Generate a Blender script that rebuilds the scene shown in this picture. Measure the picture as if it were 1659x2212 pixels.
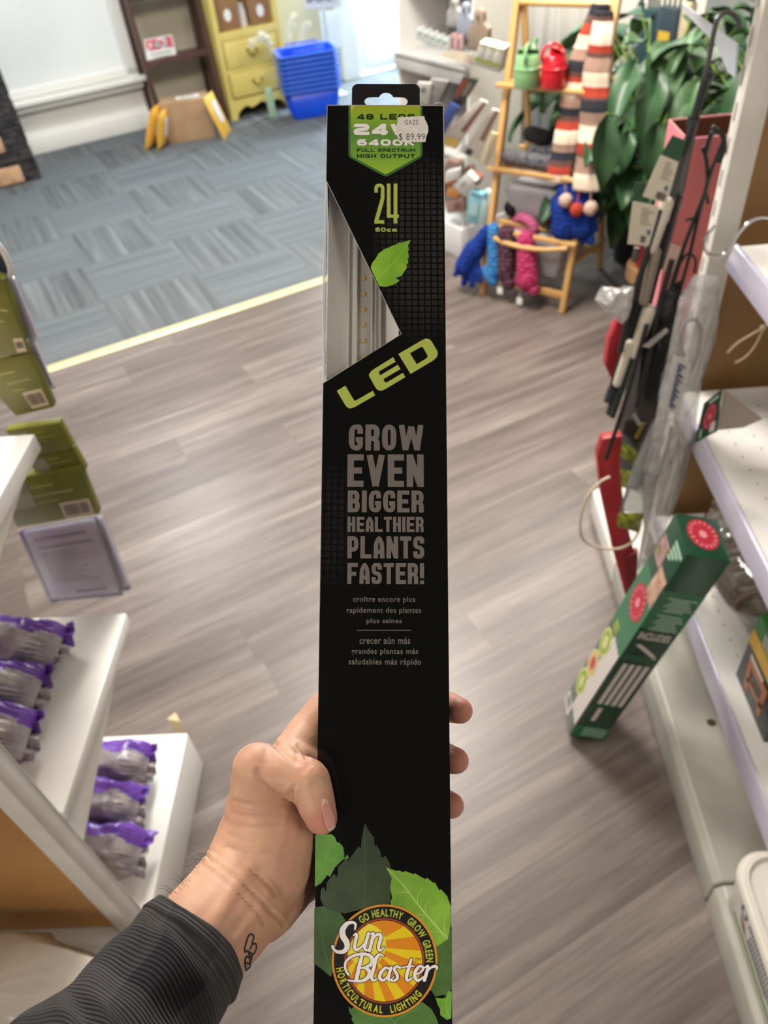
import bpy, bmesh, math, random
import numpy as np
from mathutils import Vector, Matrix, noise
from mathutils.bvhtree import BVHTree

S = bpy.context.scene
COL = S.collection
for o in list(bpy.data.objects):
    bpy.data.objects.remove(o)
random.seed(7)

# ------------------------------------------------------------------ camera
FPX, CX, CY, CAMH = 1617.0, 829.5, 1106.0, 1.70
_n = np.array([1036 - CX, 2816 - CY, FPX]); _n /= np.linalg.norm(_n)
_y = np.array([0, 0, 1.0]); _y -= _n * (_y @ _n); _y /= np.linalg.norm(_y)
_x = np.cross(_y, -_n)
_a = math.radians(4.6)
_yy = math.cos(_a) * _y + math.sin(_a) * _x
_xx = np.cross(_yy, -_n)
RC = np.array([_xx, _yy, -_n])            # camera (x right, y down, z ahead) -> world
CAM = np.array([0.0, 0.0, CAMH])
cd = bpy.data.cameras.new('camera')
cam = bpy.data.objects.new('camera', cd)
COL.objects.link(cam)
cd.sensor_fit = 'VERTICAL'
cd.sensor_height = 36.0
cd.lens = FPX / 2212 * 36.0
cd.clip_start = 0.01
cd.clip_end = 60
cd.dof.use_dof = True
cd.dof.focus_distance = 0.405
cd.dof.aperture_fstop = cd.lens * 1e-3 / 0.0027
M3 = np.array([RC[:, 0], -RC[:, 1], -RC[:, 2]]).T
mw = Matrix([list(M3[i]) + [CAM[i]] for i in range(3)] + [[0, 0, 0, 1]])
cam.matrix_world = mw
S.camera = cam

# ------------------------------------------------------------------ exposure, world
S.view_settings.view_transform = 'Standard'
S.view_settings.look = 'None'
S.view_settings.exposure = 0.30
S.view_settings.gamma = 1.0
S.view_settings.use_curve_mapping = False
W = bpy.data.worlds.new('world'); S.world = W
W.use_nodes = True
W.node_tree.nodes['Background'].inputs[0].default_value = (0.80, 0.93, 1.0, 1)
W.node_tree.nodes['Background'].inputs[1].default_value = 3.0
S.cycles.max_bounces = 8
S.cycles.diffuse_bounces = 4
S.cycles.glossy_bounces = 3
S.cycles.transparent_max_bounces = 16
S.cycles.sample_clamp_indirect = 4.0
LAMP_W = 1.0        # multiplier of the ceiling lamps
DOOR_W = 130.0

# ------------------------------------------------------------------ pixel rays used to measure the place
def ray(px, py):
    return RC @ np.array([(px - CX) / FPX, (py - CY) / FPX, 1.0])
def at_plane(px, py, p0, n):
    d = ray(px, py); p0 = np.array(p0, float); n = np.array(n, float)
    return CAM + ((p0 - CAM) @ n) / (d @ n) * d
def az(px, py, h=0.0): return at_plane(px, py, (0, 0, h), (0, 0, 1))
def ay(px, py, Y): return at_plane(px, py, (0, Y, 0), (0, 1, 0))
def ax(px, py, X): return at_plane(px, py, (X, 0, 0), (1, 0, 0))
def dep(px, py, d): return CAM + ray(px, py) * d
UU = np.array([.88, .475, 0]); UU /= np.linalg.norm(UU)
VV = np.array([-UU[1], UU[0], 0])
ZZ = np.array([0, 0, 1.0])
def uv(u, v, z=0.0): return UU * u + VV * v + ZZ * z
def wv(px, py, v): return at_plane(px, py, VV * v, VV)
def wu(px, py, u): return at_plane(px, py, UU * u, UU)
RUV = np.array([UU, VV, ZZ]).T
def nrm(a):
    a = np.array(a, float); return a / (np.linalg.norm(a) + 1e-12)

# ------------------------------------------------------------------ materials
def lin(c):
    if isinstance(c, str):
        c = tuple(int(c[i:i + 2], 16) for i in (0, 2, 4))
    r = []
    for x in c:
        x = x / 255.0
        r.append(x / 12.92 if x <= 0.04045 else ((x + 0.055) / 1.055) ** 2.4)
    return (r[0], r[1], r[2], 1.0)
_mats = {}
def M(name, c='808080', rough=.5, metal=0.0, spec=.5, var=None, bump=None, alpha=1.0, trans=0.0, coat=0.0, emit=None, sheen=0.0, sss=0.0):
    if name in _mats: return _mats[name]
    m = bpy.data.materials.new(name); m.use_nodes = True
    nt = m.node_tree; b = nt.nodes['Principled BSDF']
    b.inputs['Base Color'].default_value = lin(c)
    b.inputs['Roughness'].default_value = rough
    b.inputs['Metallic'].default_value = metal
    b.inputs['Specular IOR Level'].default_value = spec
    b.inputs['Alpha'].default_value = alpha
    b.inputs['Transmission Weight'].default_value = trans
    b.inputs['Coat Weight'].default_value = coat
    b.inputs['Sheen Weight'].default_value = sheen
    if sss:
        b.inputs['Subsurface Weight'].default_value = sss
        b.inputs['Subsurface Radius'].default_value = (1.0, .35, .2)
        b.inputs['Subsurface Scale'].default_value = .004
    if emit:
        b.inputs['Emission Color'].default_value = lin(emit[0])
        b.inputs['Emission Strength'].default_value = emit[1]
    tc = None
    if var or bump:
        tc = nt.nodes.new('ShaderNodeTexCoord')
    if var:   # (scale, dark colour, light colour [, stretch])
        nz = nt.nodes.new('ShaderNodeTexNoise'); nz.inputs['Scale'].default_value = var[0]
        nz.inputs['Detail'].default_value = 5
        src = tc.outputs['Object']
        if len(var) > 3:
            mp = nt.nodes.new('ShaderNodeMapping'); mp.inputs['Scale'].default_value = var[3]
            nt.links.new(src, mp.inputs[0]); src = mp.outputs[0]
        nt.links.new(src, nz.inputs['Vector'])
        rp = nt.nodes.new('ShaderNodeValToRGB')
        rp.color_ramp.elements[0].position = .32; rp.color_ramp.elements[1].position = .68
        rp.color_ramp.elements[0].color = lin(var[1]); rp.color_ramp.elements[1].color = lin(var[2])
        nt.links.new(nz.outputs[0], rp.inputs[0]); nt.links.new(rp.outputs[0], b.inputs['Base Color'])
    if bump:  # (scale, strength, distance [, kind])
        kind = bump[3] if len(bump) > 3 else 'noise'
        if kind == 'noise':
            t = nt.nodes.new('ShaderNodeTexNoise'); t.inputs['Detail'].default_value = 4
        elif kind == 'voronoi':
            t = nt.nodes.new('ShaderNodeTexVoronoi')
        else:
            t = nt.nodes.new('ShaderNodeTexWave'); t.bands_direction = kind
        t.inputs['Scale'].default_value = bump[0]
        nt.links.new(tc.outputs['Object'], t.inputs['Vector'])
        bp_ = nt.nodes.new('ShaderNodeBump'); bp_.inputs['Strength'].default_value = bump[1]
        bp_.inputs['Distance'].default_value = bump[2]
        nt.links.new(t.outputs[0], bp_.inputs['Height']); nt.links.new(bp_.outputs[0], b.inputs['Normal'])
    _mats[name] = m
    return m
def film(name, c='ffffff', cover=.35, rough=.15, gloss=.25, bump=None):
    """clear plastic film: part see-through, part milky, with gloss"""
    if name in _mats: return _mats[name]
    m = bpy.data.materials.new(name); m.use_nodes = True
    nt = m.node_tree; nt.nodes.remove(nt.nodes['Principled BSDF'])
    out = nt.nodes['Material Output']
    t = nt.nodes.new('ShaderNodeBsdfTransparent')
    d = nt.nodes.new('ShaderNodeBsdfPrincipled')
    d.inputs['Base Color'].default_value = lin(c); d.inputs['Roughness'].default_value = rough
    d.inputs['Specular IOR Level'].default_value = .8
    g = nt.nodes.new('ShaderNodeBsdfGlossy'); g.inputs['Roughness'].default_value = rough * .6
    x1 = nt.nodes.new('ShaderNodeMixShader'); x1.inputs[0].default_value = cover
    fr = nt.nodes.new('ShaderNodeFresnel'); fr.inputs[0].default_value = 1.45
    mu = nt.nodes.new('ShaderNodeMath'); mu.operation = 'MULTIPLY'; mu.inputs[1].default_value = gloss * 4; mu.use_clamp = True
    x2 = nt.nodes.new('ShaderNodeMixShader')
    nt.links.new(t.outputs[0], x1.inputs[1]); nt.links.new(d.outputs[0], x1.inputs[2])
    nt.links.new(fr.outputs[0], mu.inputs[0]); nt.links.new(mu.outputs[0], x2.inputs[0])
    nt.links.new(x1.outputs[0], x2.inputs[1]); nt.links.new(g.outputs[0], x2.inputs[2])
    nt.links.new(x2.outputs[0], out.inputs[0])
    if bump:
        tc = nt.nodes.new('ShaderNodeTexCoord'); nz = nt.nodes.new('ShaderNodeTexNoise')
        nz.inputs['Scale'].default_value = bump[0]; nz.inputs['Detail'].default_value = 3
        b_ = nt.nodes.new('ShaderNodeBump'); b_.inputs['Strength'].default_value = bump[1]; b_.inputs['Distance'].default_value = bump[2]
        nt.links.new(tc.outputs['Object'], nz.inputs['Vector']); nt.links.new(nz.outputs[0], b_.inputs['Height'])
        for n_ in (d, g): nt.links.new(b_.outputs[0], n_.inputs['Normal'])
    _mats[name] = m
    return m

# ------------------------------------------------------------------ mesh builder
class MB:
    def __init__(s): s.v = []; s.f = []; s.m = []
    def add(s, vs, fs, m=0):
        o = len(s.v); s.v += [tuple(float(c) for c in p) for p in vs]
        s.f += [tuple(i + o for i in f) for f in fs]; s.m += [m] * len(fs); return s
    def box(s, c, d, R=None, m=0):
        c = np.array(c, float); h = np.array(d, float) / 2; R = np.eye(3) if R is None else np.array(R)
        vs = [c + R @ (h * np.array(k)) for k in [(-1,-1,-1),(1,-1,-1),(1,1,-1),(-1,1,-1),(-1,-1,1),(1,-1,1),(1,1,1),(-1,1,1)]]
        return s.add(vs, [(3,2,1,0),(4,5,6,7),(0,1,5,4),(1,2,6,5),(2,3,7,6),(3,0,4,7)], m)
    def bar(s, a, b, w, t, up=(0,0,1), m=0):
        a = np.array(a, float); b = np.array(b, float); d = b - a; L = np.linalg.norm(d); d = d / L
        x = np.cross(d, nrm(up)); 
        if np.linalg.norm(x) < 1e-4: x = np.cross(d, (1, 0, 0))
        x = nrm(x); z = np.cross(x, d)
        return s.box((a + b) / 2, (w, L, t), np.array([x, d, z]).T, m)
    def hexa(s, p, m=0):   # 4 bottom + 4 top corners
        return s.add(p, [(3,2,1,0),(4,5,6,7),(0,1,5,4),(1,2,6,5),(2,3,7,6),(3,0,4,7)], m)
    def prism(s, poly, off, m=0, ms=None):
        n = len(poly); off = np.array(off, float); P = [np.array(p, float) for p in poly]
        s.add(P + [p + off for p in P], [tuple(range(n))[::-1], tuple(range(n, 2 * n))], m)
        o = len(s.v) - 2 * n
        for i in range(n):
            j = (i + 1) % n
            s.f.append((o + i, o + j, o + n + j, o + n + i)); s.m.append(m if ms is None else ms)
        return s
    def tube(s, pts, r, n=8, m=0, closed=False, caps=True):
        P = [np.array(p, float) for p in pts]; k = len(P)
        rs = r if hasattr(r, '__len__') else [r] * k
        t0 = None; rings = []
        ref = None
        for i in range(k):
            a = P[(i - 1) % k] if (i or closed) else P[0]; b = P[(i + 1) % k] if (i < k - 1 or closed) else P[-1]
            t = nrm(b - a)
            if ref is None:
                ref = np.cross(t, (0, 0, 1)); 
                if np.linalg.norm(ref) < .05: ref = np.cross(t, (1, 0, 0))
            ref = nrm(ref - t * (ref @ t)); bi = np.cross(t, ref)
            rings.append([P[i] + rs[i] * (math.cos(2 * math.pi * j / n) * ref + math.sin(2 * math.pi * j / n) * bi) for j in range(n)])
        vs = [p for rg in rings for p in rg]; fs = []
        for i in range(k if closed else k - 1):
            i2 = (i + 1) % k
            for j in range(n):
                j2 = (j + 1) % n
                fs.append((i * n + j, i * n + j2, i2 * n + j2, i2 * n + j))
        if caps and not closed:
            fs.append(tuple(range(n))[::-1]); fs.append(tuple((k - 1) * n + j for j in range(n)))
        return s.add(vs, fs, m)
    def lathe(s, prof, c=(0,0,0), R=None, n=24, m=0, sx=1.0, caps=True):
        c = np.array(c, float); R = np.eye(3) if R is None else np.array(R)
        vs = []; fs = []
        for r, z in prof:
            for j in range(n):
                a = 2 * math.pi * j / n
                vs.append(c + R @ np.array([r * math.cos(a) * sx, r * math.sin(a), z]))
        for i in range(len(prof) - 1):
            for j in range(n):
                j2 = (j + 1) % n
                fs.append((i * n + j, i * n + j2, (i + 1) * n + j2, (i + 1) * n + j))
        if caps:
            fs.append(tuple(range(n))[::-1]); fs.append(tuple((len(prof) - 1) * n + j for j in range(n)))
        return s.add(vs, fs, m)
    def ell(s, c, r, R=None, nu=16, nv=10, m=0):
        r = r if hasattr(r, '__len__') else (r, r, r); R = np.eye(3) if R is None else np.array(R); c = np.array(c, float)
        vs = [c + R @ np.array([0, 0, -r[2]])]; fs = []
        for i in range(1, nv):
            t = -math.pi / 2 + math.pi * i / nv
            for j in range(nu):
                a = 2 * math.pi * j / nu
                vs.append(c + R @ np.array([r[0] * math.cos(t) * math.cos(a), r[1] * math.cos(t) * math.sin(a), r[2] * math.sin(t)]))
        vs.append(c + R @ np.array([0, 0, r[2]])); L = len(vs) - 1
        for j in range(nu):
            j2 = (j + 1) % nu
            fs.append((0, 1 + j2, 1 + j)); fs.append((L, L - nu + j, L - nu + j2))
            for i in range(nv - 2):
                fs.append((1 + i * nu + j, 1 + i * nu + j2, 1 + (i + 1) * nu + j2, 1 + (i + 1) * nu + j))
        return s.add(vs, fs, m)
    def grid(s, G, m=0, mf=None):
        a = len(G); b = len(G[0]); vs = [p for r_ in G for p in r_]; o = len(s.v)
        s.v += [tuple(float(c) for c in p) for p in vs]
        for i in range(a - 1):
            for j in range(b - 1):
                s.f.append((o + i * b + j, o + i * b + j + 1, o + (i + 1) * b + j + 1, o + (i + 1) * b + j)); s.m.append(mf(i, j) if mf else m)
        return s
    def mesh(s, name, mats, smooth=40, bevel=0, bseg=2, inv=None):
        me = bpy.data.meshes.new(name)
        V_ = s.v
        if inv is not None:
            V_ = [tuple(inv @ Vector(p)) for p in s.v]
        me.from_pydata(V_, [], s.f)
        for mt in mats: me.materials.append(mt)
        for p, i in zip(me.polygons, s.m): p.material_index = min(i, len(mats) - 1)
        bm = bmesh.new(); bm.from_mesh(me)
        bmesh.ops.recalc_face_normals(bm, faces=bm.faces)
        if bevel:
            es = [e for e in bm.edges if len(e.link_faces) == 2 and e.calc_face_angle(0) > .5]
            bmesh.ops.bevel(bm, geom=es, offset=bevel, segments=bseg, profile=.5, affect='EDGES', clamp_overlap=True)
        bm.to_mesh(me); bm.free()
        if smooth:
            for p in me.polygons: p.use_smooth = True
            me.set_sharp_from_angle(angle=math.radians(smooth))
        me.update()
        return me

def tag(o, label=None, cat=None, group=None, kind=None):
    if label: o['label'] = label
    if cat: o['category'] = cat
    if group: o['group'] = group
    if kind: o['kind'] = kind
    return o
def ls(m): return m if isinstance(m, (list, tuple)) else [m]
def mods(o, solid=0, sub=0, soff=-1):
    if solid:
        k = o.modifiers.new('solidify', 'SOLIDIFY'); k.thickness = solid; k.offset = soff
    if sub:
        k = o.modifiers.new('subsurf', 'SUBSURF'); k.levels = sub; k.render_levels = sub
    return o
def thing(name, label, cat, loc=(0,0,0), group=None, R=None):
    o = bpy.data.objects.new(name, None); COL.objects.link(o)
    o.empty_display_size = .05
    m = Matrix.Identity(4)
    if R is not None:
        for i in range(3):
            for j in range(3): m[i][j] = float(R[i][j])
    for i in range(3): m[i][3] = float(loc[i])
    o.matrix_world = m
    return tag(o, label, cat, group)
def part(root, name, mb, mats, label=None, smooth=40, bevel=0, solid=0, sub=0, local=False, kind=None, bseg=2, soff=-1):
    top = root
    while top.parent: top = top.parent
    inv = None if local else top.matrix_basis.inverted()
    me = mb if isinstance(mb, bpy.types.Mesh) else mb.mesh(name, ls(mats), smooth, bevel, bseg, inv)
    if isinstance(mb, bpy.types.Mesh):
        if mats:
            me.materials.clear()
            for x in ls(mats): me.materials.append(x)
    o = bpy.data.objects.new(name, me); COL.objects.link(o); o.parent = root
    mods(o, solid, sub, soff)
    return tag(o, label, kind=kind)
def single(name, label, cat, mb, mats, group=None, smooth=40, bevel=0, solid=0, sub=0, kind=None, bseg=2, soff=-1):
    A = np.array(mb.v); c = np.array([(A[:, 0].min() + A[:, 0].max()) / 2, (A[:, 1].min() + A[:, 1].max()) / 2, A[:, 2].min()])
    me = mb.mesh(name, ls(mats), smooth, bevel, bseg, Matrix.Translation(Vector(-c)))
    o = bpy.data.objects.new(name, me); COL.objects.link(o); o.location = c
    mods(o, solid, sub, soff)
    return tag(o, label, cat, group, kind)
def struct(name, mb, mats, **k):
    me = mb.mesh(name, ls(mats), k.get('smooth', 30), k.get('bevel', 0))
    o = bpy.data.objects.new(name, me); COL.objects.link(o); o['kind'] = 'structure'
    if 'label' in k: o['label'] = k['label']
    return o
def crom(pts, n=6, closed=False):
    P = [np.array(p, float) for p in pts]; k = len(P); out = []
    rng = range(k) if closed else range(k - 1)
    for i in rng:
        p0 = P[(i - 1) % k] if (closed or i > 0) else P[0]; p1 = P[i]; p2 = P[(i + 1) % k]
        p3 = P[(i + 2) % k] if (closed or i < k - 2) else P[-1]
        for q in range(n):
            t = q / n
            out.append(.5 * (2 * p1 + (p2 - p0) * t + (2 * p0 - 5 * p1 + 4 * p2 - p3) * t * t + (3 * p1 - p0 - 3 * p2 + p3) * t ** 3))
    if not closed: out.append(P[-1])
    return out
def eval_mesh(o):
    dg = bpy.context.evaluated_depsgraph_get(); dg.update()
    me = bpy.data.meshes.new_from_object(o.evaluated_get(dg), depsgraph=dg)
    return me
def union_mesh(mb, voxel, smooth_it=8, name='blob'):
    """one continuous surface grown around the shapes in mb"""
    me = mb.mesh(name, [], 0)
    o = bpy.data.objects.new(name, me); COL.objects.link(o)
    r = o.modifiers.new('r', 'REMESH'); r.mode = 'VOXEL'; r.voxel_size = voxel; r.use_smooth_shade = True
    if smooth_it:
        k = o.modifiers.new('s', 'SMOOTH'); k.factor = .5; k.iterations = smooth_it
    out = eval_mesh(o)
    bpy.data.objects.remove(o); bpy.data.meshes.remove(me)
    for p in out.polygons: p.use_smooth = True
    return out
def capsule(mb, a, b, ra, rb, n=14):
    a = np.array(a, float); b = np.array(b, float); d = b - a; L = np.linalg.norm(d); 
    if L < 1e-6: return mb.ell(a, ra)
    d = d / L; pts = []; rs = []
    for k in range(6):
        t = math.pi / 2 * k / 5; pts.append(a - d * ra * math.cos(t)); rs.append(max(ra * math.sin(t), ra * .02))
    for k in range(1, 6):
        pts.append(a + (b - a) * k / 6); rs.append(ra + (rb - ra) * k / 6)
    for k in range(6):
        t = math.pi / 2 * k / 5; pts.append(b + d * rb * math.sin(t)); rs.append(max(rb * math.cos(t), rb * .02))
    return mb.tube(pts, rs, n)
def single_me(name, label, cat, me, mats, group=None):
    A = np.array([v.co[:] for v in me.vertices]); c = np.array([A[:, 0].mean(), A[:, 1].mean(), A[:, 2].min()])
    me.transform(Matrix.Translation(Vector(-c))); me.materials.clear()
    for x in ls(mats): me.materials.append(x)
    o = bpy.data.objects.new(name, me); COL.objects.link(o); o.location = c
    return tag(o, label, cat, group)
def textmesh(body, bold=0.0, space=1.0, shear=0.0):
    c = bpy.data.curves.new('t', 'FONT'); c.body = body; c.offset = bold; c.space_character = space; c.shear = shear
    c.resolution_u = 4
    o = bpy.data.objects.new('t', c); COL.objects.link(o)
    me = eval_mesh(o)
    bpy.data.objects.remove(o); bpy.data.curves.remove(c)
    return me
def text_into(mb, body, frame, box, bold=0.0, space=1.0, shear=0.0, m=0, lift=0.0):
    """lettering that exactly fills a box (x0,y0,x1,y1) of the plane frame=(origin, ex, ey, ez)"""
    me = textmesh(body, bold, space, shear)
    A = np.array([v.co[:] for v in me.vertices]); lo = A.min(0); hi = A.max(0)
    x0, y0, x1, y1 = box; o, ex, ey, ez = [np.array(q, float) for q in frame]
    sx = (x1 - x0) / (hi[0] - lo[0]); sy = (y1 - y0) / (hi[1] - lo[1])
    vs = [o + ex * (x0 + (p[0] - lo[0]) * sx) + ey * (y0 + (p[1] - lo[1]) * sy) + ez * lift for p in A]
    mb.add(vs, [tuple(p.vertices) for p in me.polygons], m)
    bpy.data.meshes.remove(me)
def pxq(pxs, pl): return [at_plane(p[0], p[1], pl[0], pl[1]) for p in pxs]
def card(mb, pxs, pl, th, m=0, ms=None):
    P = pxq(pxs, pl); n = nrm(pl[1])
    if n @ ray(CX, CY) < 0: n = -n
    return mb.prism(P, n * th, m, ms)
def quad_frame(P):
    """frame of a quad TL,TR,BR,BL -> origin BL, ex (to BR), ey (to TL), ez out"""
    TL, TR, BR, BL = [np.array(p, float) for p in P]
    ex = BR - BL; ey = TL - BL
    return BL, ex, ey, nrm(np.cross(ex, ey))
def on_quad(P, a, b, lift=0.0):
    TL, TR, BR, BL = [np.array(p, float) for p in P]
    top = TL + (TR - TL) * a; bot = BL + (BR - BL) * a
    n = nrm(np.cross(TR - TL, BL - TL))
    if n @ (CAM - TL) < 0: n = -n
    return top + (bot - top) * b + n * lift
def bars_on(mb, P, lines, m=0, lift=.0006):
    """printed lines on a quad: (a0,b0,a1,b1) in fractions"""
    for a0, b0, a1, b1 in lines:
        mb.add([on_quad(P, a0, b0, lift), on_quad(P, a1, b0, lift), on_quad(P, a1, b1, lift), on_quad(P, a0, b1, lift)], [(0,1,2,3)], m)
def barcode_on(mb, P, box, m=1, n=11, lift=.0010):
    a0, b0, a1, b1 = box; rnd = random.Random(5)
    for k in range(n):
        x = a0 + (a1 - a0) * k / n; w = (a1 - a0) / n * rnd.uniform(.35, .7)
        bars_on(mb, P, [(x, b0, x + w, b1)], m, lift)

# ------------------------------------------------------------------ floor materials
def nodes_mat(name):
    m = bpy.data.materials.new(name); m.use_nodes = True
    nt = m.node_tree; return m, nt, nt.nodes['Principled BSDF']
def math_n(nt, op, a, b=None, clamp=False):
    n = nt.nodes.new('ShaderNodeMath'); n.operation = op; n.use_clamp = clamp
    for i, x in enumerate((a, b)):
        if x is None: continue
        if isinstance(x, (int, float)): n.inputs[i].default_value = x
        else: nt.links.new(x, n.inputs[i])
    return n.outputs[0]
def comb(nt, x, y, z=0.0):
    n = nt.nodes.new('ShaderNodeCombineXYZ')
    for i, q in enumerate((x, y, z)):
        if isinstance(q, (int, float)): n.inputs[i].default_value = q
        else: nt.links.new(q, n.inputs[i])
    return n.outputs[0]
def dotv(nt, v, w):
    n = nt.nodes.new('ShaderNodeVectorMath'); n.operation = 'DOT_PRODUCT'
    nt.links.new(v, n.inputs[0]); n.inputs[1].default_value = tuple(w); return n.outputs['Value']
def ramp(nt, f, stops):
    r = nt.nodes.new('ShaderNodeValToRGB'); e = r.color_ramp.elements
    while len(e) < len(stops): e.new(.5)
    for q, (p, c) in zip(e, stops): q.position = p; q.color = lin(c)
    nt.links.new(f, r.inputs[0]); return r.outputs[0]
def mixc(nt, f, a, b, mode='MIX'):
    n = nt.nodes.new('ShaderNodeMix'); n.data_type = 'RGBA'; n.blend_type = mode
    for i, x in ((0, f), (6, a), (7, b)):
        if isinstance(x, (int, float)): n.inputs[i].default_value = x
        elif isinstance(x, (tuple, str)): n.inputs[i].default_value = lin(x)
        else: nt.links.new(x, n.inputs[i])
    return n.outputs[2]
def noise_n(nt, vec, scale, detail=4, rough=.5):
    n = nt.nodes.new('ShaderNodeTexNoise'); n.inputs['Scale'].default_value = scale; n.inputs['Detail'].default_value = detail
    n.inputs['Roughness'].default_value = rough
    nt.links.new(vec, n.inputs['Vector']); return n.outputs[0]
def wnoise(nt, vec):
    n = nt.nodes.new('ShaderNodeTexWhiteNoise'); n.noise_dimensions = '3D'; nt.links.new(vec, n.inputs['Vector']); return n.outputs['Value']

def plank_floor():
    m, nt, b = nodes_mat('vinyl_planks')
    g = nt.nodes.new('ShaderNodeNewGeometry').outputs['Position']
    u = dotv(nt, g, UU); v = dotv(nt, g, VV)
    row = math_n(nt, 'FLOOR', math_n(nt, 'DIVIDE', v, .165))
    sh = wnoise(nt, comb(nt, row, 3.1))
    uu = math_n(nt, 'ADD', math_n(nt, 'DIVIDE', u, 1.22), sh)
    col = math_n(nt, 'FLOOR', uu)
    pl = wnoise(nt, comb(nt, row, col, 1.0))
    off = math_n(nt, 'MULTIPLY', pl, 40.0)
    grain = noise_n(nt, comb(nt, math_n(nt, 'ADD', math_n(nt, 'MULTIPLY', u, 1.6), off), math_n(nt, 'MULTIPLY', v, 22.0), off), 1.0, 6, .6)
    fine = noise_n(nt, comb(nt, math_n(nt, 'ADD', math_n(nt, 'MULTIPLY', u, 9.0), off), math_n(nt, 'MULTIPLY', v, 190.0), off), 1.0, 4, .6)
    f = math_n(nt, 'ADD', math_n(nt, 'MULTIPLY', grain, .72), math_n(nt, 'MULTIPLY', fine, .28))
    f = math_n(nt, 'ADD', f, math_n(nt, 'MULTIPLY', math_n(nt, 'SUBTRACT', pl, .5), .12))
    c = ramp(nt, f, [(.28, '4d4540'), (.45, '635852'), (.58, '766b65'), (.74, '91877f')])
    fu = math_n(nt, 'FRACT', math_n(nt, 'DIVIDE', v, .165))
    gap = math_n(nt, 'LESS_THAN', fu, .012)
    fu2 = math_n(nt, 'LESS_THAN', math_n(nt, 'FRACT', uu), .0018)
    gp = math_n(nt, 'MULTIPLY', math_n(nt, 'MAXIMUM', gap, fu2), .22)
    c = mixc(nt, gp, c, '3e3530')
    nt.links.new(c, b.inputs['Base Color'])
    b.inputs['Roughness'].default_value = .36
    b.inputs['Specular IOR Level'].default_value = .55
    bu = nt.nodes.new('ShaderNodeBump'); bu.inputs['Strength'].default_value = .12; bu.inputs['Distance'].default_value = .002
    nt.links.new(f, bu.inputs['Height']); nt.links.new(bu.outputs[0], b.inputs['Normal'])
    return m
def carpet_tiles():
    m, nt, b = nodes_mat('carpet_tiles')
    g = nt.nodes.new('ShaderNodeNewGeometry').outputs['Position']
    u = math_n(nt, 'DIVIDE', math_n(nt, 'SUBTRACT', dotv(nt, g, UU), .272), .5)
    v = math_n(nt, 'DIVIDE', math_n(nt, 'SUBTRACT', dotv(nt, g, VV), 3.817), .5)
    i = math_n(nt, 'FLOOR', u); j = math_n(nt, 'FLOOR', v)
    par = math_n(nt, 'PINGPONG', math_n(nt, 'ADD', i, j), 1.0)
    su = comb(nt, math_n(nt, 'MULTIPLY', u, 13.0), math_n(nt, 'MULTIPLY', v, .35), math_n(nt, 'ADD', math_n(nt, 'MULTIPLY', i, 7.3), math_n(nt, 'MULTIPLY', j, 3.7)))
    sv = comb(nt, math_n(nt, 'MULTIPLY', v, 13.0), math_n(nt, 'MULTIPLY', u, .35), math_n(nt, 'ADD', math_n(nt, 'MULTIPLY', i, 5.1), math_n(nt, 'MULTIPLY', j, 9.7)))
    n1 = noise_n(nt, su, 1.0, 3, .7); n2 = noise_n(nt, sv, 1.0, 3, .7)
    mx = nt.nodes.new('ShaderNodeMix'); mx.data_type = 'FLOAT'
    nt.links.new(par, mx.inputs[0]); nt.links.new(n2, mx.inputs[2]); nt.links.new(n1, mx.inputs[3])
    c1 = ramp(nt, mx.outputs[0], [(.30, '4d4f51'), (.45, '606466'), (.56, '6a6e70'), (.72, '7f8385')])
    c2 = ramp(nt, mx.outputs[0], [(.30, '5a5f62'), (.45, '64696c'), (.56, '6a6f72'), (.72, '757a7d')])
    c = mixc(nt, par, c2, c1)
    nt.links.new(c, b.inputs['Base Color']); b.inputs['Roughness'].default_value = .9
    b.inputs['Specular IOR Level'].default_value = .2
    fz = noise_n(nt, g, 400, 2)
    bu = nt.nodes.new('ShaderNodeBump'); bu.inputs['Strength'].default_value = .4; bu.inputs['Distance'].default_value = .004
    nt.links.new(fz, bu.inputs['Height']); nt.links.new(bu.outputs[0], b.inputs['Normal'])
    return m

# ------------------------------------------------------------------ room
U0, U1, V0, V1, ZC = -3.2, 3.95, -2.6, 6.65, 2.75
VT = 3.317
white = M('white_paint', 'e4e2dc', .45)
def flat(mb, pts): return mb.prism([uv(*p) for p in pts], (0, 0, -.1))
struct('floor', flat(MB(), [(U0, V0, 0), (U1, V0, 0), (U1, VT, 0), (U0, VT, 0)]), plank_floor(), label='grey brown vinyl plank floor')
struct('floor.001', flat(MB(), [(U0, VT, 0), (U1, VT, 0), (U1, V1, 0), (U0, V1, 0)]), carpet_tiles(), label='blue grey striped carpet tile floor')
tb = MB()
prof = [(-.028, 0), (-.022, .006), (0, .009), (.022, .006), (.028, 0)]
tb.grid([[uv(U0, VT + a, b) for a, b in prof], [uv(1.93, VT + a, b) for a, b in prof]])
struct('trim_1', tb, M('brass_trim', 'd8cf9c', .35, metal=.25), label='pale gold transition strip between carpet and vinyl')
def wall(name, a, b, z0, z1, th, mat, **k):
    a = np.array(a, float); b = np.array(b, float); t = nrm(np.cross(b - a, ZZ)) * th
    mb = MB(); mb.hexa([a + ZZ * z0, b + ZZ * z0, b + t + ZZ * z0, a + t + ZZ * z0, a + ZZ * z1, b + ZZ * z1, b + t + ZZ * z1, a + t + ZZ * z1])
    return struct(name, mb, mat, **k)
wallm = M('wall_cream', 'dcd8d0', .7, var=(3, 'd5d1c8', 'dfdcd5'))
greyw = M('wall_grey', 'b9b7b0', .75)
wall('wall_back', uv(1.36, V1), uv(3.02, V1), 0, ZC, -.12, M('wall_beige', 'b8b09c', .75))
wall('wall_back_left', uv(U0, V1), uv(1.36, V1), 0, ZC, -.12, M('wall_white', 'e2e0da', .6))
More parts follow.
